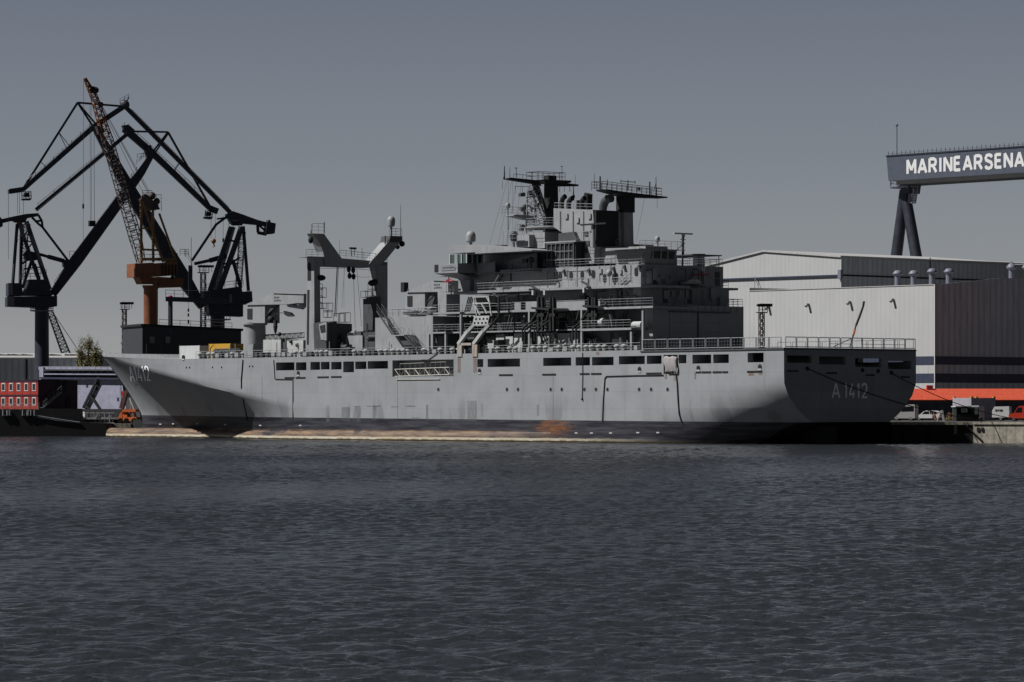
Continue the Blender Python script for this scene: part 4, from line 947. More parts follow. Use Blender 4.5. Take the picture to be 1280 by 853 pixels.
m_.rail([SH.pu(770, 309, u1), SH.pu(780, 309, u1)], 1, .8, .03, 3)
m_.build('mast_ladder', G, ship)
# deck house under the main mast, lit overhang at its right
sprism(MB(), [(742.6, 311), (800, 309.5), (803, 328.5), (742.6, 330)], 7.4, 12).build('aft_casing', G, ship)
MB().box((uB + .3, 4.4, 26.0), (uB - 3.2, 8.4, 26.5)).prism([(uB + .3, 4.4, 26.0), (uB - 1.2, 4.4, 24.1), (uB - 3.2, 4.4, 24.1), (uB - 3.2, 4.4, 26.0)], (0, .15, 0)).build('bridge_canopy', G, ship)
# ------------------------------------------------------------------ gear on the ship's deck
# deckhouse ahead of the bridge with its stairs
blk(MB(), 469, 541, 395.3, 438, 1.6, 22.4, zb=D0).build('deckhouse', G, ship)
zt = SH.p(510, 395.5, 1.6).z
rl = MB().rail([(SH.U(484, 1.65), 1.65, zt), (SH.U(541, 1.65), 1.65, zt)], 1.1, 1.3, .035, 3)
rl.rail([(SH.U(485, 1.65), 22, zt), (SH.U(485, 1.65), 1.65, zt)], 1.1, 2, .03, 2); rl.build('upper_railing', G, ship)
st = MB(); a = SH.p(477, 389, 1.0); b = SH.p(497, 419, 1.0); c = SH.p(511, 419, 1.0); d = SH.p(528, 438, 1.0)
st.stair(a, b, (0, -.9, 0)); st.build('stairway', M['ship_dark'], ship)
MB().stair(c, d, (0, -.9, 0)).build('stairway', M['ship_dark'], ship)
MB().box((b.x - .2, .0, b.z - .15), (c.x + .2, 1.58, b.z)).rail([(b.x, .1, b.z), (c.x, .1, b.z)], 1.05, 1, .03, 3).build('stair_landing', G, ship)
sprism(MB(), [(497.5, 419.6), (513, 419.6), (519, 431.5), (504, 431.5)], .5, 1.55).build('stair_support', M['ship_dark'], ship)
# ------------ two deck cranes
def deck_crane(dx, dy, v):
    def q(pts): return [(x + dx, y + dy) for x, y in pts]
    col = MB(); a = SH.p(318.5 + dx, 440 + dy, v + 1.6); zb = D0; zt = SH.p(318.5 + dx, 404 + dy, v).z; zt2 = SH.p(318, 381 + dy, v).z
    col.lathe((a.x, v + 1.6, 0), [(1.75, zb), (1.65, zt - .3), (1.95, zt - .2), (1.95, zt + .1)], 20)
    o = col.build('deck_crane', G, ship, smooth=40)
    hs_ = MB(); sprism(hs_, q([(306.5, 404), (307, 386), (309.5, 381.5), (331, 380), (331, 404)]), v + .2, v + 3.0); hs_.build('crane_house', G, o)
    jb = MB(); sprism(jb, q([(307.5, 380.5), (341, 366.6), (379.5, 368), (379.5, 379), (371, 379), (360, 380.5), (308, 381.6)]), v, v + 1.5); jb.build('jib', G, o)
    sprism(MB(), q([(341, 366.0), (380, 367.4), (380, 368.0), (341, 366.8)]), v - .15, v + 1.7).build('jib_flange', G, o)
    sprism(MB(), q([(329, 404), (339, 383), (345, 381.4), (345, 383), (335, 392), (329.5, 404)]), v + .4, v + 1.1).build('jib_brace', M['ship_dark'], o)
    w_ = MB(); sprism(w_, q([(309, 386), (315, 386), (315, 399), (309, 399)]), v + .12, v + .19); w_.build('cab_window', M['glass'], o)
    # two rows of small dark stencil marks
    mk = MB(); rm = random.Random(9)
    for yy, n in ((373.5, 7), (377.3, 9)):
        p0 = SH.p(342.5 + dx, yy + dy, v); xx = 0
        for k in range(n): w_ = .10 + .08 * rm.random(); mk.box((p0.x + xx, v - .02, p0.z + .1 * (k % 2)), (p0.x + xx + w_, v - .005, p0.z + .2 + .14 * rm.random())); xx += w_ + .07
    mk.build('stencil_mark', M['ship_dark'], o)
    return o
dc = deck_crane(0, 0, 4.0)
m_ = MB(); c0 = SH.p(361, 381, 5); c1 = SH.p(379, 384, 5); m_.tube(c0, c1, .38, n=12); c2 = SH.p(378, 378, 5); m_.ball(c2, .95); m_.build('hoist_drum', G, dc, smooth=40)
hk = MB(); 
for px in (343.5, 345.2): hk.tube(SH.p(px, 381, 4.8), SH.p(344.3, 401, 4.8), .035, n=4)
c = SH.p(344.3, 408, 4.8); hk.box((c.x - .25, 4.6, c.z - .1), (c.x + .25, 5, c.z + .9)).lathe(c, [(.02, -1.2), (.2, -.9), (.35, 0), (.2, .1)], 8); hk.build('hook_block', M['soot'], dc)
many('cable_reel', M['soot'], dc, [MB().ball(SH.p(338.7, 399.5, 4.8), .55), MB().ball(SH.p(349.5, 418, 4.8), .32)])
m_ = MB(); m_.path([SH.p(339, 397, 4.8), SH.p(345, 393, 4.8), SH.p(352, 391, 4.8), SH.p(365, 396, 4.8)], .05); m_.prism([SH.p(x, y, 4.8) for x, y in ((354, 389), (362, 391), (366, 395.5), (360, 396), (356, 394))], (0, .5, 0)); m_.build('rigging_block', M['soot'], dc)
dc2 = deck_crane(200, -15.8, 5.5)
m_ = MB(); c = SH.p(504, 360, 5.5); m_.box((c.x - .6, 5.5, c.z - .6), (c.x + .2, 6.3, c.z + .8)); m_.tube((c.x + .3, 6, c.z), (c.x + .9, 6, c.z - 1), .12); m_.build('floodlight', M['soot'], dc2)
m_ = MB(); sprism(m_, [(547, 365), (558, 365), (558, 395), (548, 395)], 5.5, 8); m_.build('crane_rest', G, ship)
sprism(MB(), [(524, 394), (540, 367), (545, 367), (536, 394)], 6, 8).build('crane_rest', M['ship_dark'], ship)
MB().path([SH.p(x, y, 4.0) for x, y in ((524, 393), (530, 389), (541, 384))], .09).rail([SH.p(523, 394, 4), SH.p(545, 394, 4)], 1.1, 1.2, .05, 2).build('upper_railing', G, ship)
# red cross bar / lifebuoy by the crane tip
m_ = MB(); a = SH.p(555, 352.5, 3); b = SH.p(567, 351, 3); m_.bar(a, b, .12).bar(a + Vector((.6, 0, .25)), b + Vector((-.6, 0, .25)), .12); m_.build('red_marker', M['redflag'], ship)
MB().box((SH.U(558, 3.5), 3.5, D3 - .25), (SH.U(567.5, 3.5), 8, D3 - .02)).rail([(SH.U(558, 3.5), 3.5, D3), (SH.U(567, 3.5), 3.5, D3)], 1.1, .8, .03, 3).build('upper_railing', G, ship)
# ------------ replenishment gantry (athwartships goal post)
uG = SH.U(392, 3.4)
def pg(px, py): return SH.pu(px, py, uG)
def gp(pts, th, u=None, m=None):
    m_ = m or MB(); m_.prism([SH.pu(x, y, u if u is not None else uG) for x, y in pts], (-th, 0, 0)); return m_
gt = MB(); a = SH.p(381.8, 436, 3.4); b = SH.p(393, 436, 3.4)
zt = pg(394, 322).z
gt.ring([[(a.x, 3.4, D0), (b.x, 3.4, D0), (b.x, 4.6, D0), (a.x, 4.6, D0)], [(a.x + .45, 3.4, zt), (b.x - .1, 3.4, zt), (b.x - .1, 4.5, zt), (a.x + .45, 4.5, zt)]])
go = gt.build('gantry_post', G, ship); go['label'] = 'port post of the replenishment gantry with dark slots'
for pts in ([(384.5, 329), (386.5, 328), (388.5, 330), (388.8, 351), (384.2, 351)], [(384, 362.5), (386.8, 362.5), (385.8, 431), (383.4, 431)]):
    m_ = MB(); m_.prism(spoly(pts, 3.37), (0, .06, 0)); m_.build('slot', M['soot'], go)
pR = gp([(471, 328), (484.5, 328), (484.5, 404), (471, 404)], 2.2); pR.build('gantry_post', G, ship)
gp([(468, 333), (472, 333), (472, 352)], .8).build('gusset', G, ship)
bm_ = gp([(393, 322), (407, 321.5), (484, 327.8), (484, 331), (460, 335), (394, 333)], 1.9); bm_.build('gantry_beam', G, ship)
ar = gp([(392, 292), (405, 292.5), (429, 325.5), (407, 333), (404, 315), (399, 303)], 1.7, uG + .25); ar.build('gantry_arm', G, ship)
gp([(461, 330.5), (485, 303), (496, 296), (503, 296), (499, 305), (482, 326), (476, 331)], 1.8, uG + .3).build('gantry_arm', G, ship)
pf = gp([(486, 303), (500, 303), (503, 301), (503, 295.5), (488, 295)], 2.2, uG + .5); pf.build('arm_platform', M['ship_dark'], ship)
rl = MB()
def grail(p0, p1, h=1.2, u=None, bars=3, step=1.1): 
    a = SH.pu(*p0, u or uG); b = SH.pu(*p1, u or uG); rl.rail([a, b], h, step, .035, bars)
grail((382.5, 321.5), (405, 321), 1.1, uG + .2); grail((382.5, 321.5), (405, 321), 1.1, uG - 1.9)
grail((390.5, 292), (405.5, 292.3), 1.5); grail((390.5, 292), (405.5, 292.3), 1.5, uG - 1.5); grail((425, 322), (484, 328), 1.1); grail((425, 322), (484, 328), 1.1, uG - 1.8)
grail((487, 296), (502.5, 297), 1.25); grail((487, 296), (502.5, 297), 1.25, uG - 1.6)
rl.tube(pg(405, 293), pg(423, 320), .06).tube(pg(405, 278), pg(405, 292), .12).tube(pg(389, 293), pg(389.5, 280), .06)
rl.build('gantry_railing', G, ship)
MB().box((pg(396, 321).x + .4, pg(382.2, 321).y, zt), (uG - 2.3, pg(405, 321).y, zt + .12)).build('gantry_platform', G, ship)
an = []
an.append(MB().tube(pg(500.8, 297), pg(500.8, 256), .06, .025)); an.append(MB().tube(pg(424.2, 320), pg(424.3, 300), .025, n=4)); an.append(MB().tube(pg(481.5, 309), pg(481.5, 295), .1)); an.append(MB().tube(pg(452.5, 325), pg(452.5, 310), .04))
an.append(MB().tube(pg(439, 320), pg(439, 311), .05).tube(pg(443, 320), pg(443, 311), .05).bar(pg(437, 310.5), pg(445, 310.8), .3))
many('antenna', M['ship_dark'], ship, an)
c = pg(489, 276.7); MB().tube((c.x, c.y, pg(489, 301).z), (c.x, c.y, c.z - .5), .16, n=8).build('radome_stand', G, ship)
MB().lathe(c, [(.3, -.85), (.55, -.7), (.62, 0), (.58, .35), (.42, .62), (.2, .76), (.01, .8)], 16).build('radome', G, ship, smooth=40)
bk = []
bk.append(MB().tube(pg(388.5, 288), pg(388.5, 297), .03).ball(pg(388.4, 300), .38, 1.5)); bk.append(MB().ball(pg(502.5, 305), .45)); bk.append(MB().ball(pg(497, 309), .35))
for px, y0, y1 in ((436, 335, 338), (437, 341, 346), (441.5, 335, 339), (442, 342, 347)): bk.append(MB().tube(pg(px, y0 - 2), pg(px, y1), .06).ball(pg(px, y1 - 1), .32, 1.5))
bk.append(MB().ball(pg(401, 347.5), .75, .6)); bk.append(MB().ball(pg(465, 354), .6, .8).ball(pg(468.5, 353), .5)); 
many('pulley_block', M['soot'], ship, bk)
rp = []
for p0, p1, r in (((421.5, 334), (418.5, 396), .09), ((423, 334), (420.5, 396), .05), ((442, 347), (444, 410), .035), ((446, 336), (452, 408), .03), ((431, 334), (427, 385), .02), ((430, 335), (430, 385), .02)): rp.append(MB().tube(pg(*p0), pg(*p1), r, n=4))
rp.append(MB().path([pg(400 + 0, 336), pg(430, 335.4), pg(468, 338)], .025, 4)); rp.append(MB().path([pg(444, 345), pg(455, 347), pg(464, 346)], .02, 4))
many('hoist_rope', M['rope'], ship, rp)
# ladders, cages and cabs round the gantry
cg = []
def cage(x0, y0, x1, y1, u=None, dv=0):
    m_ = MB(); uu = u or uG
    a = SH.pu(x0, y0, uu); b = SH.pu(x1, y1, uu)
    n = max(1, round((b.y - a.y) / 1.0)); k = max(1, round((a.z - b.z) / 1.0))
    for i in range(n + 1): y = a.y + (b.y - a.y) * i / n; m_.tube((uu, y, a.z), (uu, y, b.z), .045, n=4); m_.tube((uu - 1.2, y, a.z), (uu - 1.2, y, b.z), .045, n=4)
    for j in range(k + 1):
        z = b.z + (a.z - b.z) * j / k
        for dx in (0, -1.2): m_.tube((uu + dx, a.y, z), (uu + dx, b.y, z), .04, n=4)
        m_.tube((uu, a.y, z), (uu - 1.2, a.y, z), .04, n=4); m_.tube((uu, b.y, z), (uu - 1.2, b.y, z), .04, n=4)
    cg.append(m_)
for c_ in ((399, 355, 403, 362), (399, 370, 403, 386), (403.5, 360, 408, 372), (399, 379, 408, 386), (410, 379, 416, 390), (410, 388, 415, 397), (457, 364, 465, 372), (461, 383, 466, 392), (466, 353, 470, 404), (423, 392, 430, 403), (431, 391, 438, 403)): cage(*c_)
many('ladder_cage', M['ship_dark'], ship, cg)
m_ = MB(); y0 = pg(457, 372); y1 = pg(477, 374); m_.box((uG + .3, y0.y, y0.z - .2), (uG - 2, y1.y, y0.z)); m_.build('gantry_platform', G, ship)
gp([(466, 371), (476, 371), (476, 438), (466, 438)], 2.4, uG + 1).build('winch_tower', M['ship_dark'], ship)
gp([(463, 385), (466, 385), (466, 400), (463, 400)], 1).build('winch_tower', G, ship)
cb = gp([(407, 404), (421, 401.5), (421, 438), (408, 438)], 3, uG + 4); cb.build('winch_cab', M['ship_dark'], ship)
u4 = uG + 4; v4 = SH.pu(407, 404, u4).y
sprism(MB(), [(398.5, 405.5), (408, 402.5), (408, 426), (401, 425)], v4 - .01, v4 + .3).build('winch_cab_side', G, ship)
sprism(MB(), [(399.5, 407.5), (406, 406), (406.5, 415), (401, 416)], v4 - .08, v4 - .02).build('cab_window', M['glass'], ship)
gp([(419, 404), (440, 405), (440, 414), (430, 420), (433, 431), (430, 438), (419, 438)], 3, uG + 3).build('winch_house', M['ship_dark'], ship)
for x0, x1, yt, v in ((401, 409, 428, 4), (432, 453, 419.5, 6)):
    blk(MB(), x0, x1, yt, 438, v, v + 5, zb=D0).build('deck_house', G, ship)
wn = []
for k in range(34):
    px = 394 + rngA.random() * 70; v = 4 + rngA.random() * 12; x = SH.U(px, v); hgt = .6 + rngA.random() * 3.4; wdt = .4 + rngA.random() * .9
    m_ = MB().box((x - wdt, v, D0), (x + wdt, v + 1, D0 + hgt)); m_.tube((x, v - .2, D0 + hgt * .8), (x + wdt * 1.5, v - .2, D0 + hgt * .8), .25, n=10); m_.tube((x - wdt * .5, v, D0), (x - wdt * .5, v, D0 + hgt + rngA.random() * 1.2), .06); wn.append(m_)
many('winch', M['ship_dark'], ship, wn)
# deck boxes between the crane and gantry
for x0, x1, yt, v in ((329, 351, 424.5, 5), (351.2, 379, 425.5, 5.4)):
    blk(MB(), x0, x1, yt, 439, v, v + 3.4, zb=D0).build('deck_house', M['ship_white'], ship)
m_ = MB(); a = SH.p(356, 432, 5.35); m_.box((a.x - .4, 5.3, a.z - .9), (a.x + .4, 5.35, a.z + 1.1)).ball((a.x + 1.6, 5.3, a.z + .6), .3).ball((a.x + 3.2, 5.3, a.z), .3); m_.build('steel_door', M['ship_dark'], ship)
tr_ = MB(); a = SH.p(329, 423, 7); b = SH.p(378, 419, 7); tr_.lattice((a.x, 7, a.z), (b.x, 7, b.z), .9, .7, .05, 14); tr_.build('boom_lattice', M['ship_dark'], ship)
m_ = MB(); m_.ring([[(SH.U(306.5, 1) , .8, D0), (SH.U(317.5, 1), .8, D0), (SH.U(317.5, 1), 2.6, D0), (SH.U(306.5, 1), 2.6, D0)], [(SH.U(306.5, 1), .8, 13.6), (SH.U(317.5, 1), .8, 13.6), (SH.U(317.5, 1), 2.6, 13.6), (SH.U(306.5, 1), 2.6, 13.6)], [(SH.U(308, 1), .8, 14.1), (SH.U(318, 1), .8, 14.4), (SH.U(318, 1), 2.6, 14.4), (SH.U(308, 1), 2.6, 14.1)]]); m_.build('winch_cover', G, ship)
# anchor windlass drums
wd = []
for px in (272, 279, 283.5, 289, 293): x = SH.U(px, 3); wd.append(MB().tube((x, 2.6, 13.1), (x, 3.8, 13.1), .75, n=14).box((x - .2, 2.4, D0), (x + .2, 2.6, 13.4)))
many('rope_drum', M['ship_dark'], ship, wd)
m_ = MB(); x = SH.U(263, 2.5); m_.path([(x, 2.5, D0), (x, 2.5, 13.9), (x + .8, 2.5, 14.4)], .07); m_.build('davit', M['soot'], ship)
m_ = MB(); m_.tube(SH.p(183, 444, 11), SH.p(183, 430, 11), .03); m_.tube(SH.p(138, 447, 12), SH.p(138, 441, 12), .05).tube(SH.p(133, 444, 12), SH.p(146, 442, 12), .03); m_.build('jack_staff', M['ship_dark'], ship)
# ------------ fuelling-at-sea rigs on the side walkways
rg = []
def bent(pts, v, r=.12, dv=0): return MB().path([SH.p(x, y, v + (dv * i)) for i, (x, y) in enumerate(pts)], r, 6)
for ox in (0, 15):
    rg.append(bent([(653 + ox, 427), (653 + ox, 412), (660 + ox, 405), (668 + ox, 400), (671 + ox, 394)], 1.0, .13)); rg.append(bent([(656 + ox, 440), (656 + ox, 413), (663 + ox, 407), (672 + ox, 401), (675 + ox, 392)], .9, .13))
for ox in (0, 4): rg.append(bent([(716 + ox, 425 + ox * 3), (716 + ox, 411 + ox * .3), (724 + ox, 404), (733 + ox, 397), (737 + ox, 388)], 1.0, .14))
for a_, b_ in (((664, 402), (672, 389)), ((683, 400), (686, 390)), ((727, 400), (735, 388)), ((721, 400), (724, 388))): rg.append(MB().bar(SH.p(*a_, .8), SH.p(*b_, .8), .22))
for px in (673, 678, 688, 692, 736, 741, 744): rg.append(MB().bar(SH.p(px, 372, 1.0), SH.p(px + .5, 414, 1.0), .35).box(SH.p(px, 392, 1.0) + Vector((-.4, -.2, 0)), SH.p(px, 396, 1.0) + Vector((.5, .4, 0))))
rg.append(bent([(657, 356.5), (663, 357), (674, 363)], 1.1, .14)); rg.append(bent([(727, 352), (731, 354), (738, 359.5)], 1.1, .14)); rg.append(bent([(751, 373), (754, 377), (758, 381)], 1.0, .12))
many('hose_boom', M['soot'], ship, rg)
hs2 = []
for px0 in (674, 678, 681, 690, 693, 735, 739):
    a = SH.p(px0, 417, 1.6); b = SH.p(px0 + 8.5, 437, 1.6); hs2.append(MB().bar(a, b, .16))
many('hose_rack_bar', M['soot'], ship, hs2)
hp = []
for px, y0 in ((664.5, 363), (679, 363), (728, 360)): hp.append(MB().box(SH.p(px, y0, .9), SH.p(px + 2, y0 + 6, .9) + Vector((0, .4, 0))))
many('lamp_bracket', M['ship_white'], ship, hp)
pt = []
m_ = MB(); sprism(m_, [(664, 384), (686, 385.5), (686, 388), (664, 386.5)], .5, 1.2); pt.append(m_)
m_ = MB(); sprism(m_, [(728, 381.5), (746, 382.5), (750, 385), (728, 384)], .5, 1.2); pt.append(m_)
m_ = MB(); sprism(m_, [(692, 385.5), (706, 385.5), (708, 387), (692, 387.5)], .7, 1.2); pt.append(m_)
many('rig_platform', M['soot'], ship, pt)
# lit boxes, tanks and lockers along the promenade behind the rigs
bx = []
for x0, x1, yt in ((609, 617, 424), (620, 630, 418), (632, 641, 421), (642.5, 653, 415), (671, 686, 416.5), (688, 695, 415), (697, 713, 417), (714, 722, 399), (765, 778, 424)):
    m_ = MB(); v = 2.6 + rngA.random() * .6; a = SH.p(x0, yt, v); b = SH.p(x1, yt, v); m_.box((a.x, v, D0), (b.x, v + 1.1, min(15.1, a.z))); bx.append(m_)
many('promenade_locker', M['ship_white'], ship, bx)
tk = []
for px, py, v in ((591, 421, 3), (743, 402.5, 1.6), (750, 403, 1.6), (798, 407, 1.9)):
    c = SH.p(px, py, v); tk.append(MB().tube(c + Vector((-.9, 0, 0)), c + Vector((.9, 0, 0)), .55, n=14))
many('liferaft_canister', M['ship_white'], ship, tk)
pp = []
for k in range(26):
    px = 583 + rngA.random() * 205; v = 4.3 + rngA.random() * 1.4; z0 = (D0, D1, D2, D3)[rngA.choice((0, 1, 1, 2, 2, 3))]; x = SH.U(px, v)
    if x > uB - .5: continue
    h_ = 1.2 + rngA.random() * 1.2
    if rngA.random() < .5: pp.append(MB().tube((x, v, z0), (x, v, z0 + h_), .09).tube((x, v, z0 + h_), (x + 1 + rngA.random() * 2, v, z0 + h_), .07))
    else: pp.append(MB().box((x - .3, v, z0 + .2), (x + .3, v + .4, z0 + .2 + h_ * .6)))
many('pipe_run', M['ship_white'], ship, pp)
dk_ = []
for k in range(95):
    px = 556 + rngA.random() * 236; v = 2.3 + rngA.random() * 5.5; z0 = (D0, D1, D2)[rngA.choice((0, 0, 1, 1, 2))]; x = SH.U(px, v); h_ = .9 + rngA.random() * 1.7; q = rngA.random()
    if x > uA - 1.2: continue
    m_ = MB()
    if q < .3: m_.tube((x, v, z0), (x, v, z0 + 2.4), .07 + .08 * rngA.random(), n=6).box((x - .25, v - .1, z0 + h_ * .5), (x + .25, v + .2, z0 + h_ * .5 + .5))
    elif q < .5: m_.bar((x, v, z0 + .1), (x + .9, v, z0 + 2.3), .12).bar((x + .7, v, z0 + .1), (x + 1.6, v, z0 + 2.3), .12)
    elif q < .75: m_.box((x - .4 - rngA.random() * .5, v, z0), (x + .4, v + .8, z0 + h_))
    else: m_.path([(x, v, z0), (x, v, z0 + h_), (x + .6 + rngA.random() * 2.5, v, z0 + h_), (x + .6 + rngA.random() * 2.5, v, z0 + h_ + .5)], .09)
    dk_.append(m_)
many('deck_gear', M['ship_dark'], ship, dk_)
sf_ = []
for k in range(13): y_ = 4.9 + k * 1.18; sf_.append(MB().box((uA + .01, y_, 17.8), (uA + .09, y_ + .08, 18.5)))
for z_ in (19.6, 22.4): sf_.append(MB().box((uB + .01, 4.2, z_), (uB + .08, 18.6, z_ + .07)))
for y_ in (5.1, 9.6, 14.8): 
    m_ = MB().tube((uB + .25, y_, 18.6), (uB + .25, y_, 23.9), .035, n=4).tube((uB + .25, y_ + .45, 18.6), (uB + .25, y_ + .45, 23.9), .035, n=4)
    for j in range(14): m_.tube((uB + .25, y_, 18.8 + j * .37), (uB + .25, y_ + .45, 18.8 + j * .37), .02, n=4)
    sf_.append(m_)
many('wall_stiffener', G, ship, sf_)
# inclined ladder between walkways
for (a_, b_, v) in (((765, 408.5), (760, 385), 1.7), ((613, 362), (624, 343.5), 2.6), ((769, 363), (783, 351), 2.0)):
    MB().stair(SH.p(*a_, v), SH.p(*b_, v), (0, .7, 0)).build('stairway', M['ship_dark'], ship)
# cargo chute with its perforated flap
ch = MB(); sprism(ch, [(571.5, 431), (577, 431), (577, 446), (571.5, 446)], -.12, .35); sprism(ch, [(590, 431), (596.5, 431), (596.5, 446), (590, 446)], -.12, .35)
ch.bar(SH.p(577.02, 430.5, .1), SH.p(589.9, 430.3, .1), .35); ch.build('chute_post', M['ruststreak'], ship)
ca = MB()
for x0 in (573.5, 592.5): ca.bar(SH.p(x0, 430.5, .1), SH.p(x0 + 12, 414, .1), .5).bar(SH.p(x0 + 12, 414, .1), SH.p(x0 + 19, 406.5, .4), .4)
ca.build('chute_rail', M['ship_white'], ship)
ck = MB()
for x0 in (575.5, 594.5): ck.bar(SH.p(x0, 427, .5), SH.p(x0 + 16, 407.5, .5), .45)
ck.path([SH.p(x, y, .5) for x, y in ((608, 412), (618, 403), (623.5, 396), (624, 382), (623, 372), (616, 366))], .17); ck.path([SH.p(x, y, .6) for x, y in ((606, 441), (606, 412), (615, 404))], .13)
ck.build('chute_frame', M['soot'], ship)
x_ = [SH.p(x, y, .3) for x, y in ((592.8, 395.3), (611.8, 394.8), (609, 407), (590, 407.3))]
fl_ = MB().prism(x_, (0, .12, 0)).build('chute_flap', M['ship_white'], ship)
hl = []
for r_, (xa, ya) in enumerate(((595, 399), (593.2, 404))):
    for k in range(4):
        c = SH.p(xa + k * 4.6, ya - k * .1, .28); hl.append(MB().box((c.x - .18, .27, c.z - .14), (c.x + .18, .31, c.z + .14)))
for h_ in hl: h_.build('hole', M['soot'], fl_)
m_ = MB()
for a_, b_ in (((591, 371.5), (611, 371)), ((591, 379.5), (611.5, 379)), ((592, 371), (596, 395)), ((611, 371), (614.5, 395)), ((593, 380), (600, 394)), ((602, 380), (609, 392)), ((608, 371), (613, 380))): m_.bar(SH.p(*a_, 1.2), SH.p(*b_, 1.2), .16)
m_.build('chute_gallows', M['ship_white'], ship)
# more deck lockers amidships behind the rail (px 541-570)
for x0, x1, yt in ((541.5, 548, 420),): blk(MB(), x0, x1, yt, 438, 2.4, 3.7, zb=D0).build('promenade_locker', M['ship_white'], ship)
m_ = MB(); c = SH.p(761.5, 341.5, 3.2); m_.ball(c, .42, 1.2).tube((c.x, 3.2, D3), (c.x, 3.2, c.z), .07); m_.build('searchlight', G, ship, smooth=40)
# ------------------------------------------------------------------ things lying on the ship
def on_ship(x, v, z, ang=0):
    q = SH.world((x, v, z)); return Frame(q.x, q.y, math.degrees(SH.ang) + ang, q.z)
def container(px0, px1, yt, v, m, lab, mdoor):
    a = SH.p(px0, yt, v); b = SH.p(px1, yt, v); L = b.x - a.x; h_ = b.z - (D0 + .01) if v > 3 else 1
    fr = on_ship(b.x, v, D0 + .03); W = 2.44
    t_ = thing('shipping_container', lab, 'container', fr, 'containers standing on the foredeck')
    MB().box((-L, 0, 0), (0, W, h_)).build('container_body', m, t_)
    many('corner_post', m, t_, [MB().box((x, y, 0), (x + .14, y + .14, h_ + .03)) for x, y in ((-L - .02, -.03), (-.12, -.03), (-.12, W - .11), (-L - .02, W - .11))])
    many('door_leaf', m, t_, [MB().box((.01, .15 + k * 1.1, .12), (.05, 1.2 + k * 1.1, h_ - .12)) for k in (0, 1)])
    many('lock_rod', mdoor, t_, [MB().tube((.08, y, .1), (.08, y, h_ - .1), .03) for y in (.5, .95, 1.55, 2.0)])
    return t_
container(224.5, 249.5, 432.3, 8, M['contwhite'], 'white shipping container on the foredeck, left of the yellow one', M['steel'])
container(261.3, 288, 429.8, 8, M['yellow'], 'yellow shipping container on the foredeck, right of the white one', M['steel'])
# tarpaulin hung in the side recess
c = SH.p(831.5, 446, -.12); d = SH.p(846.5, 466, -.12); fr = on_ship((c.x + d.x) / 2, -.12, d.z); W = d.x - c.x; Hh = c.z - d.z
m_ = MB(); rows = []
for j in range(9):
    rows.append([(-W / 2 + W * i / 10 + .1 * math.sin(j * .8), .10 * math.sin(i * 1.7 + j * .6) - .05 - .12 * math.sin(math.pi * j / 8), Hh * j / 8 + (.08 * math.sin(i * 1.2) if j in (0, 8) else 0)) for i in range(11)])
m_.ring(rows, cap=False, closed=False)
tp = m_.build('tarpaulin', M['tarp'], None, smooth=60, frame=fr)
sm = tp.modifiers.new('thick', 'SOLIDIFY'); sm.thickness = .05
tag(tp, 'pale grey tarpaulin hung over a recess in the ship side below the flight deck', 'tarpaulin')
# mooring lines from the stern and the bow
def line_thing(p, q, sag, r, lab, n=20, group=None):
    p = Vector(p); q = Vector(q); fr = Frame(p.x, p.y, 0, p.z)
    pts = [(p + (q - p) * k / n) - p - Vector((0, 0, sag * 4 * (k / n) * (1 - k / n))) for k in range(n + 1)]
    return tag(MB().path(pts, r, 6).build('mooring_line', M['rope'], None, frame=fr), lab, 'rope', group)
def bol(px, Y=515): return Vector(((px - 640) / F * Y, Y, GZ + .25))
a = SH.world(tr(1009, 461) + Vector((.12, 0, 0))); b = SH.world(tr(1114, 466.6) + Vector((.12, 0, 0)))
line_thing(a, bol(1226, 514), .9, .055, 'dark mooring line crossing the A 1412 from the left of the stern to the quay')
line_thing(b, bol(1282, 514), 1.0, .055, 'dark mooring line from the right edge of the stern down to the quay')
bw_ = side_path([(151, 479)], 0.0)[0]; q = SH.world(bw_)
line_thing(q, Vector((-66, 652, GZ)), .8, .05, 'dark mooring line hanging from the bow towards the orange machine')
# antenna-like striped pole standing on the flight deck edge
c = SH.pu(1062.5, 434, -.3); fr = on_ship(c.x, c.y, c.z - .1)
t_ = thing('crane_hook_pole', 'dark curved pole with an orange middle leaning over the flight deck rail', 'pole', fr)
pts = [SH.pu(x, y, -.3) - Vector((c.x, c.y, c.z - .1)) for x, y in ((1062.5, 434), (1065, 425), (1070, 407), (1074, 397), (1079, 383), (1080, 377))]
MB().path(pts[:3], .11).build('pole_foot', M['soot'], t_); MB().path([pts[1].lerp(pts[2], .35), pts[1].lerp(pts[2], .7)], .15).build('orange_sleeve', M['orange'], t_); MB().path(pts[2:], [.15, .16, .14, .16]).build('pole_tip', M['soot'], t_)
MB().tube(pts[0] + Vector((0, -3, 0)), pts[2] * .45, .05).build('stay', M['soot'], t_)
# ------------------------------------------------------------------ shipyard cranes
def luff(fr):
    """helpers bound to one crane frame"""
    P = lambda x, y, v=0.0: fr.p(x, y, v)
    def B(a, b, w_=1.0, h_=None, va=0, vb=None, w2=None, h2=None, mb=None):
        return (mb or MB()).bar(P(*a, va), P(*b, va if vb is None else vb), w_, h_, w2, h2)
    def PR(pts, v0, v1, mb=None): return (mb or MB()).prism([P(x, y, v0) for x, y in pts], (0, v1 - v0, 0))
    def T(a, b, r, v=0, mb=None, n=6): return (mb or MB()).tube(P(*a, v), P(*b, v), r, n=n)
    def RL(pts, v, h=1.1, step=1.8, mb=None): return (mb or MB()).rail([P(x, y, v) for x, y in pts], h, step, .04, 2)
    return P, B, PR, T, RL
CB = M['crane_blue']
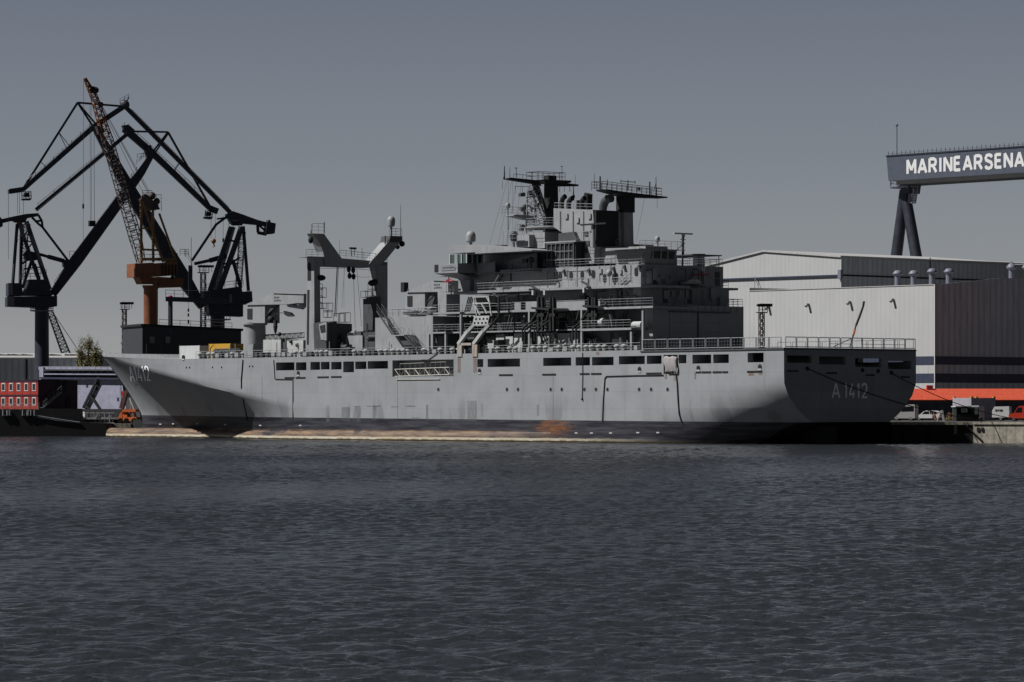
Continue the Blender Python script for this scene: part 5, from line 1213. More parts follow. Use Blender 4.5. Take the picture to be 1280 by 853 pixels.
# ---- right-hand dark blue crane whose boom leans left
f3 = Frame.at(272, 715, 14, GZ); P, B, PR, T, RL = luff(f3)
c3 = thing('luffing_crane', 'dark blue dockside crane right of the orange one, its boom leaning left and crossing over', 'crane', f3, 'level luffing shipyard cranes')
MB().lathe((0, 0, 0), [(2.0, -.1), (1.5, 1.5), (1.35, P(271, 411).z), (1.35, P(271, 382).z)], 18).build('column', CB, c3, smooth=40)
ca_ = P(271, 401); MB().lathe((0, 0, ca_.z), [(1.3, 0), (2.5, .1), (2.5, .3), (1.3, .3)], 18).rail([(2.4 * math.cos(t), 2.4 * math.sin(t), ca_.z + .3) for t in [k * math.pi / 5 for k in range(11)]], 1.1, 2, .04, 2).build('column_gallery', M['crane_grey'], c3)
PR([(260, 379), (304, 379), (304, 396), (262, 394)], -2, 2).build('slew_house', CB, c3)
mh = PR([(256, 364), (302, 358), (305, 379), (260, 381)], -2.6, 2.6); mh.build('machine_house', CB, c3)
PR([(285, 366), (315, 364), (316, 380), (286, 382)], -2.75, 2.75).build('counterweight_box', CB, c3)
MB().box(P(286.5, 368, -2.8), P(290, 379, -2.8) + Vector((0, .03, 0))).build('house_window', M['crane_grey'], c3)
RL([(258, 363), (304, 357.5)], -2.5).build('roof_rail', CB, c3)
bt_ = MB(); B((253, 384), (230, 350), 1.9, 1.3, w2=2.1, h2=2.6, mb=bt_); B((230, 350), (163, 240), 2.1, 2.6, w2=1.8, h2=2.3, mb=bt_); B((163, 240), (118, 158), 1.8, 2.3, w2=1.5, h2=1.1, mb=bt_); bo = bt_.build('boom', CB, c3)
rw = MB(); RL([(233, 347), (165, 238), (140, 193)], -.9, 1.0, 2.2, mb=rw); rw.build('boom_walkway', CB, bo)
RL([(232, 322), (240, 336)], -1.5, 1.4).rail([P(225, 320, -1.6), P(236, 320, -1.6)], 1.2, 1, .04, 3).build('boom_platform', CB, bo)
tw = []
for a, b, va, vb, w_ in (((289, 284), (261, 368), -1.2, -2.2, .75), ((302, 284), (273, 366), -1.2, -2.2, .8), ((292, 284), (268, 366), 1.2, 2.2, .7), ((304, 283), (310.5, 364), 0, 0, .55), ((291, 325), (301, 360), -1, -1.5, .6), ((285, 330), (276, 350), -1.2, -1.6, .35), ((278, 330), (297, 330), -1.6, -1.6, .35), ((284, 300), (299, 303), -1.3, -1.3, .35), ((279, 335), (300, 322), -1.4, -1.4, .35)):
    tw.append(B(a, b, w_, w_, va, vb))
many('tower_leg', CB, c3, tw)
ld = MB()
ld.lattice(P(303, 290, -1), P(298, 360, -1), 1.0, 1.0, .05, 14); RL([(286, 284), (298, 284)], -1.8, 1.2, 1, mb=ld); RL([(298, 307), (304, 307)], -1.8, 1.2, 1, mb=ld); RL([(298, 330), (304, 330)], -1.8, 1.2, 1, mb=ld); ld.build('tower_ladder', CB, c3)
rk = MB(); PR([(283, 268), (291, 264), (303, 268), (322, 275), (337, 279), (334, 283), (322, 281), (300, 279), (290, 280), (285, 272)], -1.1, 1.1, rk); rk.build('rocker_beam', CB, c3)
MB().lathe(P(296, 282), [(1.1, 0), (1.1, 1.0)], 14).build('rocker_bearing', CB, c3)
cw = MB(); PR([(334, 278), (337.5, 274.5), (338.5, 278), (345, 279.5), (343.5, 292), (331, 293), (333, 287)], -1.5, 1.5, cw); cw.build('counterweight', CB, c3)
wb = MB(); B((322, 280), (322.5, 291), .5, mb=wb); B((322, 291), (333, 293), .6, mb=wb); B((324, 282), (333, 290), .35, mb=wb); wb.build('counterweight_hanger', CB, c3)
st_ = MB()
for a, b in (((285, 270), (270, 281)), ((270, 281), (240, 326))): B(a, b, .45, .45, mb=st_)
B((271, 274), (285, 272), .3, mb=st_); B((243, 330), (282, 321.5), .6, .6, mb=st_); B((262, 326), (283, 320), .9, .9, mb=st_); st_.build('luffing_strut', CB, c3)
tie = MB(); B((289, 267), (157, 134), .8, .75, mb=tie); o_ = tie.build('tie_beam', CB, c3)
RL([(286, 262.5), (165, 140.5)], -.4, .5, 5).build('tie_cable', CB, o_)
jb = MB(); B((160, 129), (118, 156), .9, 1.0, mb=jb); B((118, 156), (30, 238), 1.5, .95, w2=1.1, h2=.8, mb=jb)
jb = MB(); B((160, 130), (118, 158), 1.0, .95, mb=jb); B((118, 158), (29, 237), 1.3, .95, w2=1.1, h2=.8, mb=jb); B((29, 237), (12, 239.5), 1.3, .9, mb=jb); jo = jb.build('jib', CB, c3)
RL([(112, 161), (33, 232)], -.7, .9, 2.2).build('jib_walkway', CB, jo)
for nm, a, b, w_ in (('jib_stay', (97, 128.5), (29, 236), .4), ('jib_stay', (97, 128.5), (152, 133), .35), ('jib_stay', (97, 128.5), (116, 158), .35), ('jib_stay', (98.5, 130), (121, 157), .3), ('jib_stay', (73, 165), (88, 184), .12), ('jib_stay', (73, 165), (84, 187), .12), ('jib_stay', (50, 202), (57, 208), .12)):
    B(a, b, w_).build(nm, CB, c3)
hd = MB(); hd.ball(P(156, 131), .9); RL([(150, 130), (161, 124)], -1.2, .9, .8, mb=hd); B((158, 128), (161, 122), .2, mb=hd); hd.build('boom_head', CB, c3)
cg_ = MB()
for v in (-1.2, 1.2):
    for x, y0, y1 in ((27, 240, 248), (32, 239, 250), (36, 239, 250), (38.5, 239, 248)): T((x, y0), (x + .6, y1), .08, v, cg_, 4)
    for y in (240, 245, 249): T((27, y), (39, y), .07, v, cg_, 4)
PR([(28, 248.5), (39.5, 248), (39, 250), (29, 250)], -1.3, 1.3, cg_); PR([(31, 241), (37, 241), (37, 246), (31, 246)], -.9, .9, cg_); cg_.build('operator_cage', CB, c3)
PR([(11, 237), (17, 236), (17, 241), (11, 242)], -.9, .9).build('jib_sheave', CB, c3)
hk = []
for a, b in (((10.5, 241), (10.5, 324)), ((22, 241), (22, 268)), ((24.5, 241), (24.5, 268)), ((29.5, 242), (29.5, 268))): hk.append(T(a, b, .035, 0, None, 4))
many('hoist_rope', M['rope'], c3, hk)
# ---- left-hand dark blue crane whose boom leans right
f1 = Frame.at(52.3, 742, 14, GZ); P, B, PR, T, RL = luff(f1)
c1 = thing('luffing_crane', 'dark blue dockside crane at the left on a thick round column, its boom leaning right', 'crane', f1, 'level luffing shipyard cranes')
MB().lathe((0, 0, 0), [(2.2, -.1), (1.45, 2.0), (1.35, P(52, 400).z), (1.35, P(52, 384).z)], 22).build('column', CB, c1, smooth=40)
z_ = P(52, 390).z; MB().lathe((0, 0, z_), [(1.3, 0), (2.2, .1), (2.3, .3), (1.3, .3)], 18).rail([(2.2 * math.cos(t), 2.2 * math.sin(t), z_ + .3) for t in [k * math.pi / 5 for k in range(11)]], 1.0, 2, .05, 3).build('column_gallery', M['crane_grey'], c1)
PR([(10, 371), (71.5, 370), (71.5, 383), (62, 385), (10, 383)], -2.6, 2.6).build('slew_house', CB, c1)
PR([(30, 369.5), (37, 349.5), (58, 349.5), (66, 369.5)], -2.4, 2.4).build('machine_house', CB, c1)
PR([(10.5, 370), (10.5, 354), (27, 354), (29, 369.8)], -2.2, 2.2).build('machine_house', CB, c1)
for pts in ([(9, 370.5), (18, 370.5), (18, 382.5), (9, 382.5)], [(10.3, 354.5), (16, 354.5), (16, 369), (10.3, 369)]): PR(pts, -2.68, -2.61).build('side_panel', M['crane_grey'], c1)  # pale panels paint in the sunlight on the left end of the house
RL([(28, 349.5), (58, 349)], -2.3).build('roof_rail', CB, c1)
bo = MB(); B((66, 368), (95, 326), 1.5, 1.4, w2=1.9, h2=2.3, mb=bo); B((95, 326), (160, 237), 1.9, 2.3, w2=1.8, h2=1.9, mb=bo); B((160, 237), (176, 216), 1.8, 1.9, w2=1.3, h2=1.5, mb=bo); B((176, 216), (191, 192), 1.3, 1.5, w2=1.1, h2=.9, mb=bo); b1 = bo.build('boom', CB, c1)
rw = MB(); RL([(68, 358), (94, 321), (158, 232), (171, 214)], .9, .9, 2.0, mb=rw); RL([(87, 322), (93, 322)], -1.2, 1.2, 1, mb=rw); RL([(171, 206), (183, 194)], .6, 1, 1, mb=rw); RL([(171.5, 200), (182, 199)], .8, 1.1, 1, mb=rw); rw.build('boom_walkway', CB, b1)
tw = []
for a, b, va, vb, w_ in (((21.5, 280), (16, 354), -.9, -1.5, .45), ((33, 277), (62, 362), -1.1, -2, .85), ((25, 283), (48.5, 350), -1.1, -1.8, .7), ((27, 280), (25, 360), .8, 1.6, .5), ((40, 325), (28, 360), -1.2, -1.8, .45), ((29, 318), (43, 318), -1.2, -1.2, .5), ((28, 330), (38, 322), -1.2, -1.2, .4), ((44, 330), (50, 349), -1.5, -1.8, .3), ((28, 300), (41, 303), -1.2, -1.2, .25), ((41, 303), (30, 318), -1.2, -1.2, .25), ((36, 285), (28, 300), -1.2, -1.2, .25), ((30, 336), (52, 334), -1.5, -1.5, .25)):
    tw.append(B(a, b, w_, w_, va, vb))
many('tower_leg', CB, c1, tw)
PR([(31, 318), (38, 314), (46, 316), (47, 325), (38, 326), (32, 324)], -1.5, 1.5).build('winch_house', CB, c1)
ld = MB(); ld.lattice(P(33, 280, 1), P(28, 350, 1), .9, .9, .05, 16); RL([(33, 288), (38, 288)], -1.6, 1.2, .8, mb=ld); RL([(22, 303), (28, 303)], -1.6, 1.2, .8, mb=ld); RL([(29, 346), (58, 346)], -1.8, 1.4, 1.2, mb=ld); ld.build('tower_ladder', CB, c1)
rk = MB(); PR([(-14, 281), (0, 274.5), (20, 270), (33, 267.5), (48.5, 266.5), (48.5, 270), (34, 273), (32, 278), (20, 278), (16, 276), (3, 279), (-14, 286)], -1.1, 1.1, rk); rk.build('rocker_beam', CB, c1)
PR([(-18, 272), (0, 271), (3.5, 275), (3.5, 283), (-4, 287), (-18, 288)], -1.5, 1.5).build('counterweight', CB, c1)
PR([(22, 278), (28, 278), (28, 283), (22, 283)], -.9, .9).build('red_bearing', M['crane_orange'], c1)
st_ = MB(); 
for a, b in (((40, 272), (48, 280)), ((48, 280), (53, 284)), ((48, 269), (52.5, 277)), ((52.5, 277), (53, 284)), ((44, 277), (52.5, 276)), ((53, 284), (85, 326))): B(a, b, .42, .42, mb=st_)
B((49, 318), (81, 327), .55, .55, mb=st_); B((60, 321), (80, 326.5), .8, .8, mb=st_); PR([(79, 327), (84, 324), (90, 325), (89, 334), (80, 334)], -1.2, 1.2, st_); st_.build('luffing_strut', CB, c1)
tie = MB(); B((45, 262.5), (160, 167), .7, .75, mb=tie); o_ = tie.build('tie_beam', CB, c1)
RL([(47, 257), (128, 191)], -.4, .5, 4.5).path([P(45, 264, -.5), P(130, 194.5, -.5)], .05).build('tie_cable', CB, o_)
jb = MB(); B((155, 161), (192, 193), 1.2, 1.3, mb=jb); B((192, 193), (262, 260.5), 1.2, 1.2, w2=1.1, h2=.9, mb=jb); B((262, 260.5), (272, 264.5), 1.3, 1.1, mb=jb); jo = jb.build('jib', CB, c1)
RL([(160, 161), (255, 250)], .7, .9, 2.4).build('jib_walkway', CB, jo)
for a, b, w_ in (((210, 165.3), (167, 164.5), .35), ((210, 165.3), (191, 190), .35), ((211, 166), (194, 191), .3), ((210, 165.3), (264, 261), .4), ((228, 199), (218, 214), .12), ((226, 201), (217, 213), .12)): B(a, b, w_).build('jib_stay', CB, c1)
hd = MB(); PR([(153, 157), (160, 156), (168, 162), (166, 168), (158, 168)], -.9, .9, hd); RL([(153, 164), (158, 168)], -1, 1.0, .8, mb=hd); T((155, 158), (155.5, 153), .06, 0, hd); hd.build('boom_head', CB, c1)
PR([(181, 186), (188, 181), (193, 190), (190, 197), (184, 196)], -1, 1).build('boom_joint', CB, c1)
cg_ = MB()
for v in (-1.1, 1.1):
    for x in (256, 259, 262, 265): T((x + 1, 263), (x, 272.5), .08, v, cg_, 4)
    for y in (264, 268, 272): T((256, y), (266, y), .07, v, cg_, 4)
PR([(256, 271), (266, 271), (265, 274), (256.5, 273)], -1.2, 1.2, cg_); PR([(258, 265), (264, 265), (264, 270), (258, 270)], -.8, .8, cg_); cg_.build('operator_cage', CB, c1)
hk = [T((264, 265), (264, 298), .035), T((269, 266), (269, 298), .035), T((279, 270), (279, 300), .035), T((279, 298), (279, 303), .18)]
many('hoist_rope', M['rope'], c1, hk)
MB().ball(P(267, 301.5), .5).tube(P(267, 300), P(267, 306), .15).path([P(267, 305), P(268.3, 308), P(266, 309)], .13).build('hook_block', M['crane_orange'], c1)
# ---- orange crane with a lattice boom
f2 = Frame.at(188.5, 690, 24, GZ); P, B, PR, T, RL = luff(f2)
CO = M['crane_orange']; CY = M['crane_yellow']
c2 = thing('slewing_crane', 'orange column crane with a tall lattice boom leaning left in front of the blue crane', 'crane', f2)
MB().lathe((0, 0, 0), [(1.9, -.1), (1.28, 1.4), (1.28, P(188, 362).z), (1.6, P(188, 357).z)], 22).build('column', CO, c2, smooth=40)
P(167, 346); bx = PR([(169, 329.5), (192.5, 328.5), (192.5, 346), (169, 346.5)], -2.2, 2.6); bx.build('machine_house', CO, c2)
PR([(192.6, 329.5), (222, 327), (222, 344), (192.6, 346)], -2.0, 2.4).build('machine_house', CO, c2)
PR([(198, 346.2), (229, 348), (229, 359), (198, 360)], -1.2, 1.2).build('slew_house', CO, c2)
PR([(174, 346.6), (200, 346.6), (197, 355), (178, 355)], -1.7, 1.7).build('slew_ring', CO, c2)
PR([(191, 349), (197, 349), (197, 358.5), (191, 358.5)], -1.9, -1.75).build('side_panel', CO, c2)
RL([(176, 328), (222, 326)], -2.0, 1.3).build('roof_rail', M['lattice'], c2)
m_ = MB()
for k in range(5): B((203 + k * 4.2, 331), (203 + k * 4.2, 345), .2, .2, va=-2.1, mb=m_)
m_.build('cooling_fins', M['soot'], c2)
hl = MB(); hl.tube(P(215.5, 347, -1.4), P(215.5, 347, -1.2), .35, n=14); hl.build('pulley', M['soot'], c2)
tw = []
for a, b, va, vb, w_ in (((176.5, 250), (176.5, 329), -1, -1, .4), ((191, 260), (191.5, 328), -1, -1, .4), ((178, 252), (204, 328), -1, -1.6, .38), ((199, 267), (220, 326), -.6, -1.4, .38), ((176.5, 250), (177, 329), 1.2, 1.2, .3), ((191, 260), (191.5, 328), 1.2, 1.2, .3), ((176.5, 285.5), (191, 285.5), -1, -1, .3), ((176.5, 312), (199, 313), -1, -1, .35), ((176.5, 324), (220, 325), -1.2, -1.2, .5)):
    tw.append(B(a, b, w_, w_, va, vb))
many('tower_leg', CY, c2, tw)
m_ = MB(); PR([(178, 249), (184, 246), (190, 250), (196, 252), (200, 262), (190, 263), (183, 258)], -1.2, 1.2, m_); m_.ball(P(181, 247), .7).ball(P(190, 245), .7).ball(P(196, 252), .6); RL([(178, 244), (190, 244)], -1.3, .8, .8, mb=m_); m_.build('winch_gear', M['lattice'], c2)
RL([(190, 252), (201.5, 252)], -1.3, 1.2, .9).rail([P(194, 264, -1.3), P(202, 264, -1.3)], 1.6, .9, .04, 3).build('winch_rail', M['soot'], c2)
lb = MB(); lb.lattice(P(176.5, 328), P(170, 300), 1.2, 1.7, .07, 3); lb.lattice(P(170, 300), P(133.5, 172), 1.75, 1.6, .07, 22); lo_ = lb.build('lattice_boom', M['lattice'], c2)
l2 = MB(); l2.lattice(P(133.5, 172), P(118, 122), 1.5, 1.0, .08, 11); l2.lattice(P(118, 122), P(106, 98), 1.0, .35, .08, 7, ); l2.build('boom_tip', CO, c2)
MB().ball(P(116.5, 112), .6).ball(P(119.5, 113), .6).ball(P(126, 131), .5).build('tip_sheave', M['soot'], c2)
PR([(121, 158), (128, 156), (131, 166), (124, 168)], -.6, .6).build('boom_head_joint', M['lattice'], c2)
hk = []
for a, b, r in (((104.5, 99), (104, 300), .03), ((112.5, 128), (113, 277), .03), ((114, 130), (114.5, 277), .03), ((117.5, 150), (118, 277), .04), ((119, 118), (183, 250), .035), ((121, 121), (188, 247), .035), ((126, 131), (190, 248), .03), ((128, 133), (194, 252), .03)): hk.append(T(a, b, r, 0, None, 4))
many('hoist_rope', M['rope'], c2, hk)
PR([(112, 276), (119.5, 276), (119.5, 283), (112, 283)], -.4, .4).build('hook_block', M['soot'], c2)
T((104, 255), (104, 261), .18).build('rope_weight', M['soot'], c2)
# ---- small distant lattice crane, only its boom showing
f4 = Frame.at(88, 900, 0, GZ); P, B, PR, T, RL = luff(f4)
c4 = thing('crawler_crane', 'small distant crane with a thin lattice boom beside the left column', 'crane', f4)
MB().lattice(P(90, 462), P(63, 391), 2.0, 1.2, .09, 16).build('lattice_boom', M['soot'], c4)
many('stay_rope', M['rope'], c4, [T((67, 392), (99, 440), .07, 0, None, 4)])
PR([(84, 462), (100, 462), (100, 474), (84, 474)], -2, 2).build('machine_house', M['orange'], c4)
# ---- light masts and the service platform
def light_mast(px, py0, Y, hpx, lab, pyb, wpx=4.5, rail=True):
    f = Frame.at(px, Y, 20, GZ); P, B, PR, T, RL = luff(f)
    t_ = thing('light_mast', lab, 'light mast', f, 'lattice floodlight masts')
    top = P(px, py0 + 3); w_ = wpx / F * Y
    MB().lattice((0, 0, 0), (0, 0, top.z), w_ * 1.1, w_, .06, int(top.z / w_ / .9)).build('mast', M['lattice'], t_)
    W = w_ * 1.15
    MB().box((-W, -W * .7, top.z), (W, W * .7, top.z + .15)).rail([(-W, -W * .7, top.z), (W, -W * .7, top.z)], 1, .8, .05, 2).build('platform', M['lattice'], t_)
    fl = []
    for k in range(5): x = -W * 1.2 + k * W * .6; fl.append(MB().prism([(x, -W * .8, top.z + 1.0), (x + .7, -W * .8, top.z + 1.0), (x + .7, -W * .8, top.z + 1.45), (x, -W * .8, top.z + 1.35)], (0, .5, 0)).tube((x + .35, -W * .6, top.z + .2), (x + .35, -W * .6, top.z + 1), .05))
    many('floodlight', M['soot'], t_, fl); return t_
light_mast(155.5, 384.5, 700, 50, 'lattice floodlight mast just left of the dark hall, above the ship bow', 445, 4.5)
light_mast(254, 338.5, 690, 80, 'lattice floodlight mast standing before the machine house of the right blue crane', 445, 5.5)
light_mast(952, 388.5, 590, 50, 'lattice floodlight mast in front of the white hall, beside the flight deck', 435, 5.2)
# platform with a chute right of the left light mast
f5 = Frame.at(166, 700, 20, GZ); P, B, PR, T, RL = luff(f5)
t_ = thing('service_platform', 'small railed service platform beside the lattice floodlight mast over the bow', 'platform', f5)
PR([(156, 428), (173.5, 426), (173.5, 428.5), (156, 430)], -1.5, 1.5).build('deck', M['lattice'], t_)
PR([(163, 429), (172, 428.5), (169, 434), (170, 443), (164, 443), (165, 434)], -.9, .9).build('pedestal', M['soot'], t_); RL([(156, 427), (173.5, 426)], -1.5, 1.2, 1).build('railing', M['lattice'], t_)
m_ = MB(); m_.tube((P(167, 443)), (P(167, 443).x, 0, 0), .7); m_.build('pedestal', M['lattice'], t_)
# jib tower crane over the dark hall
f6 = Frame.at(212.5, 670, 8, GZ); P, B, PR, T, RL = luff(f6)
t_ = thing('column_jib', 'slim dark column jib with a railed walkway above the dark hall', 'jib crane', f6)
T((213, 450), (213, 374), .45, 0).tube((P(213, 450)), (P(213, 450).x, 0, 0), .5).build('column', CB, t_)
B((207, 374), (285, 376.5), 1.2, .8).build('jib', CB, t_); RL([(207, 372), (262, 373.5)], -.9, 1.3, 1.6).build('railing', CB, t_)
B((238, 373), (238, 332), .7, .7).build('hoist_post', CB, t_); T((239, 332), (239, 297), .05).build('antenna', CB, t_)
MB().ball(P(213, 371), .4, .6).build('red_cap', M['redflag'], t_)
hk = [T((235.5, 378), (235.5, 388), .03), T((235.5, 386), (235.5, 390), .16), T((235.5, 392), (235.5, 396), .16), T((235.5, 400), (235.5, 405), .16)]
many('chain_block', M['soot'], t_, hk)
# ------------------------------------------------------------------ buildings on the left
f7 = Frame.at(178, 668, 20, GZ); P, B, PR, T, RL = luff(f7)
t_ = thing('dark_hall', 'dark flat-topped hall under the orange crane, behind the ship foredeck', 'building', f7)
a = P(178, 407.8); b = P(301.5, 414); MB().prism([(a.x, 0, 0), (b.x, 0, 0), (b.x, 0, b.z), (a.x, 0, a.z)], (0, 14, 0)).build('wall', mat('dark_hall_cladding', (0.05, 0.055, 0.065), .6, var=.1, rib=('x', .8, .2)), t_)
MB().prism([(a.x - .3, -.3, a.z), (b.x + .3, -.3, b.z), (b.x + .3, -.3, b.z + .4), (a.x - .3, -.3, a.z + .4)], (0, 14.6, 0)).build('roof_edge', M['soot'], t_)
many('window', M['glass'], t_, [MB().box(P(x, 421, 0) + Vector((0, -.08, 0)), P(x + 6, 429, 0) + Vector((0, .01, 0))) for x in (187, 207)])
RL([(199, 408), (290, 412.5)], 2, 1.2, 2).build('roof_rail', M['lattice'], t_)
tb = MB().box((-4.2, -1, P(170, 438).z), (0, 1, P(170, 428).z)); 
# long grey hall with pale roof at far left
def hall(name, lab, px0, px1, Y, ang, y_eave, y_ridge, depth, mw, mr):
    f = Frame.at(px0, Y, ang, GZ); a = f.p(px0, y_eave); b = f.p(px1, y_eave); r = f.p(px0, y_ridge, depth / 2)
    t_ = thing(name, lab, 'building', f)
    MB().prism([(a.x, 0, 0), (a.x, depth, 0), (a.x, depth, a.z), (a.x, depth / 2, r.z), (a.x, 0, a.z)], (b.x - a.x, 0, 0)).build('wall', mw, t_)
    MB().prism([(a.x - .5, -.5, a.z - .0), (a.x - .5, depth / 2, r.z + .1), (a.x - .5, depth / 2, r.z + .5), (a.x - .5, -.5, a.z + .35)], (b.x - a.x + 1, 0, 0)).prism([(a.x - .5, depth + .5, a.z), (a.x - .5, depth / 2, r.z + .1), (a.x - .5, depth / 2, r.z + .5), (a.x - .5, depth + .5, a.z + .35)], (b.x - a.x + 1, 0, 0)).build('roof', mr, t_)
    return t_, f, a, b, r
t_, f, a, b, r = hall('grey_hall', 'long low grey hall with a pale curved roof behind the left crane column', -60, 128, 850, 6, 449, 444.2, 60, M['hall_grey'], M['roof_pale'])
rv = []
for x in (-8, 16, 22, 34, 62, 70, 88, 95, 5): c = f.p(x, 446.5, 12); rv.append(MB().ring([[(c.x - 1.8, 12, c.z - .8), (c.x + 1.8, 12, c.z - .8), (c.x + 1.2, 12, c.z + .5), (c.x - 1.2, 12, c.z + .7)], [(c.x - 1.8, 20, c.z - .8), (c.x + 1.8, 20, c.z - .8), (c.x + 1.2, 20, c.z + .5), (c.x - 1.2, 20, c.z + .7)]]))
many('roof_vent', M['roof_grey'], t_, rv)
dd = []
for x in (33.5,): c = f.p(x, 460, 0); dd.append(MB().box((c.x - .2, -.15, 0), (c.x + .2, 0, a.z)))
many('downpipe', M['soot'], t_, dd)
t_, f, a, b, r = hall('grey_hall', 'dark grey hall behind the bare poplars, left of the bow', 106, 186, 830, 8, 447, 446.8, 30, M['hall_grey'], M['roof_grey'])
# dockside gallery : lavender floating dock wall
f8 = Frame.at(48, 690, -34, GZ); P, B, PR, T, RL = luff(f8)
t_ = thing('dock_wall', 'tall lavender painted floating dock wall with a gallery and black struts, left of the bow', 'dock', f8)
v8 = 0
PR([(49, 474), (152, 475), (158, 514), (49, 513)], 0, 6).build('dock_wall', M['lav'], t_)
PR([(48, 458.5), (146, 459.5), (150, 463), (48, 462)], .6, 5).build('dock_roof', M['lav'], t_)
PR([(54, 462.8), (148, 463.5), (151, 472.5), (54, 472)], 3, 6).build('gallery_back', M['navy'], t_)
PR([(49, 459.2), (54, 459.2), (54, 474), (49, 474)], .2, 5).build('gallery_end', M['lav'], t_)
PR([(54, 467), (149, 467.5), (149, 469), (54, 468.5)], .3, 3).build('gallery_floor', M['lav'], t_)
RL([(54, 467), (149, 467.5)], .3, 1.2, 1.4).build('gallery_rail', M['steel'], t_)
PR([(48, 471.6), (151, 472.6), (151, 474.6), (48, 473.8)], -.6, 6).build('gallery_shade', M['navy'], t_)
stt = []
for a, b, w_ in (((123, 472), (104, 510), .38), ((113, 494), (125, 512), .36), ((106, 505), (112, 512), .3)): stt.append(B(a, b, w_, w_, -.35))
many('strut', M['soot'], t_, stt)
MB().box(P(99, 511.5, -1.5), P(156, 515, -1.5) + Vector((0, 1.4, 0))).build('fender_beam', M['soot'], t_)
hl = []
for x, y in ((123.5, 480), (147.5, 499), (109, 482), (121, 486)): c = P(x, y, 0); hl.append(MB().box((c.x - .2, -.04, c.z - .35), (c.x + .2, .02, c.z + .25)))
many('hatch', M['soot'], t_, hl)
# steel gantry pieces and orange machine by the bow
f9 = Frame.at(157, 655, -20, GZ); P, B, PR, T, RL = luff(f9)
t_ = thing('work_platform', 'orange wheeled machine with a red top standing on the quay beside the bow', 'machine', f9)
PR([(152, 511.8), (169.5, 511.8), (169.5, 515), (152, 515.2)], -1, 1).build('deck', M['orange'], t_)
PR([(148, 522), (170, 521.5), (172, 526.5), (147, 527)], -1, 1).build('chassis', M['orange'], t_)
lg = [B((153, 515), (149, 523), .3), B((168, 515), (170, 523), .3), B((157, 515), (164, 523), .25), B((165, 515), (156, 523), .25)]
many('brace', M['orange'], t_, lg)
wl = [MB().tube(P(x, 526.5, -1.2), P(x, 526.5, -.7), .5, n=14) for x in (150.5, 158, 168)]
many('wheel', M['black'], t_, wl)
PR([(149, 517.5), (158, 517), (159, 521.5), (149, 521.8)], -.8, .8).build('engine_cover', M['orange'], t_)
B((158, 490), (152, 511), .7, .7).build('mast', mat('maroon_strut_paint', (.12, .05, .05)), t_); B((160, 492), (168, 513), .25).tube(P(163, 496), P(163, 512), .06).build('mast_stay', M['scaff'], t_)
PR([(151.5, 489.5), (154.5, 488.5), (154.8, 494.5), (152, 495.5)], -.3, .3).build('red_box', M['redpaint'], t_)
# quay clutter between the barge and the orange machine
f10 = Frame.at(112, 656, -10, 2.1)
gr = thing('pipe_frame', 'tangle of grey pipes and rails on the quay between the barge and the orange machine', 'pipework', f10)
P, B, PR, T, RL = luff(f10); rngB = random.Random(5)
m_ = MB()
for k in range(7): x = 101 + k * 6; T((x, 516), (x, 530), .07, -.8, m_, 5)
for y in (516.5, 523, 529): T((100, y), (143, y), .05, -.8, m_, 5)
B((117, 530), (122, 518), .25, va=-.9, mb=m_); m_.build('frame', M['steel'], gr)
bb = []
for k in range(10): x = 102 + rngB.random() * 40; y = 521 + rngB.random() * 6; c = P(x, y, .2); bb.append(MB().box((c.x - .4, -.3, 0), (c.x + .4, .5, c.z)).tube((c.x, -.3, c.z), (c.x, .4, c.z), .3, n=10))
many('pump', M['steel'], gr, bb)
# ---- barge with stacked red site cabins
f11 = Frame.at(0, 640, 0, 0)
bg_ = thing('work_barge', 'black flat work barge at the left edge carrying the red cabins', 'barge', f11)
P, B, PR, T, RL = luff(f11)
PR([(-60, 517), (20, 516), (66, 520), (99, 527.5), (131, 529.5), (137, 546.2), (137, 560), (-60, 560)], 0, 12).build('barge_hull', M['barge'], bg_)
PR([(48, 511), (97, 511), (98, 528), (48, 528)], .6, 8).build('machinery_casing', M['barge'], bg_)
PR([(-60, 512), (48, 512), (48, 519), (-60, 519)], .8, 10).build('deck_casing', M['barge'], bg_)
MB().path([P(x, y, -.1) for x, y in ((30, 517), (60, 522), (85, 526), (100, 528))], .07).path([P(x, y, -.1) for x, y in ((45, 521), (70, 525.5), (100, 529))], .05).build('rub_rail', M['steel'], bg_)
RL([(-20, 512.5), (48, 512.5)], .2, 1.0, 1.4).build('deck_rail', M['steel'], bg_)
bb = []
for k in range(12): x = 4 + rngB.random() * 40; c = P(x, 516.5, -.0); bb.append(MB().tube((c.x, -.1, c.z - .4), (c.x, -.1, c.z + .5), .14).box((c.x - .2, -.2, c.z - .5), (c.x + .3, .0, c.z - .2)))
many('bollard', M['steel'], bg_, bb)
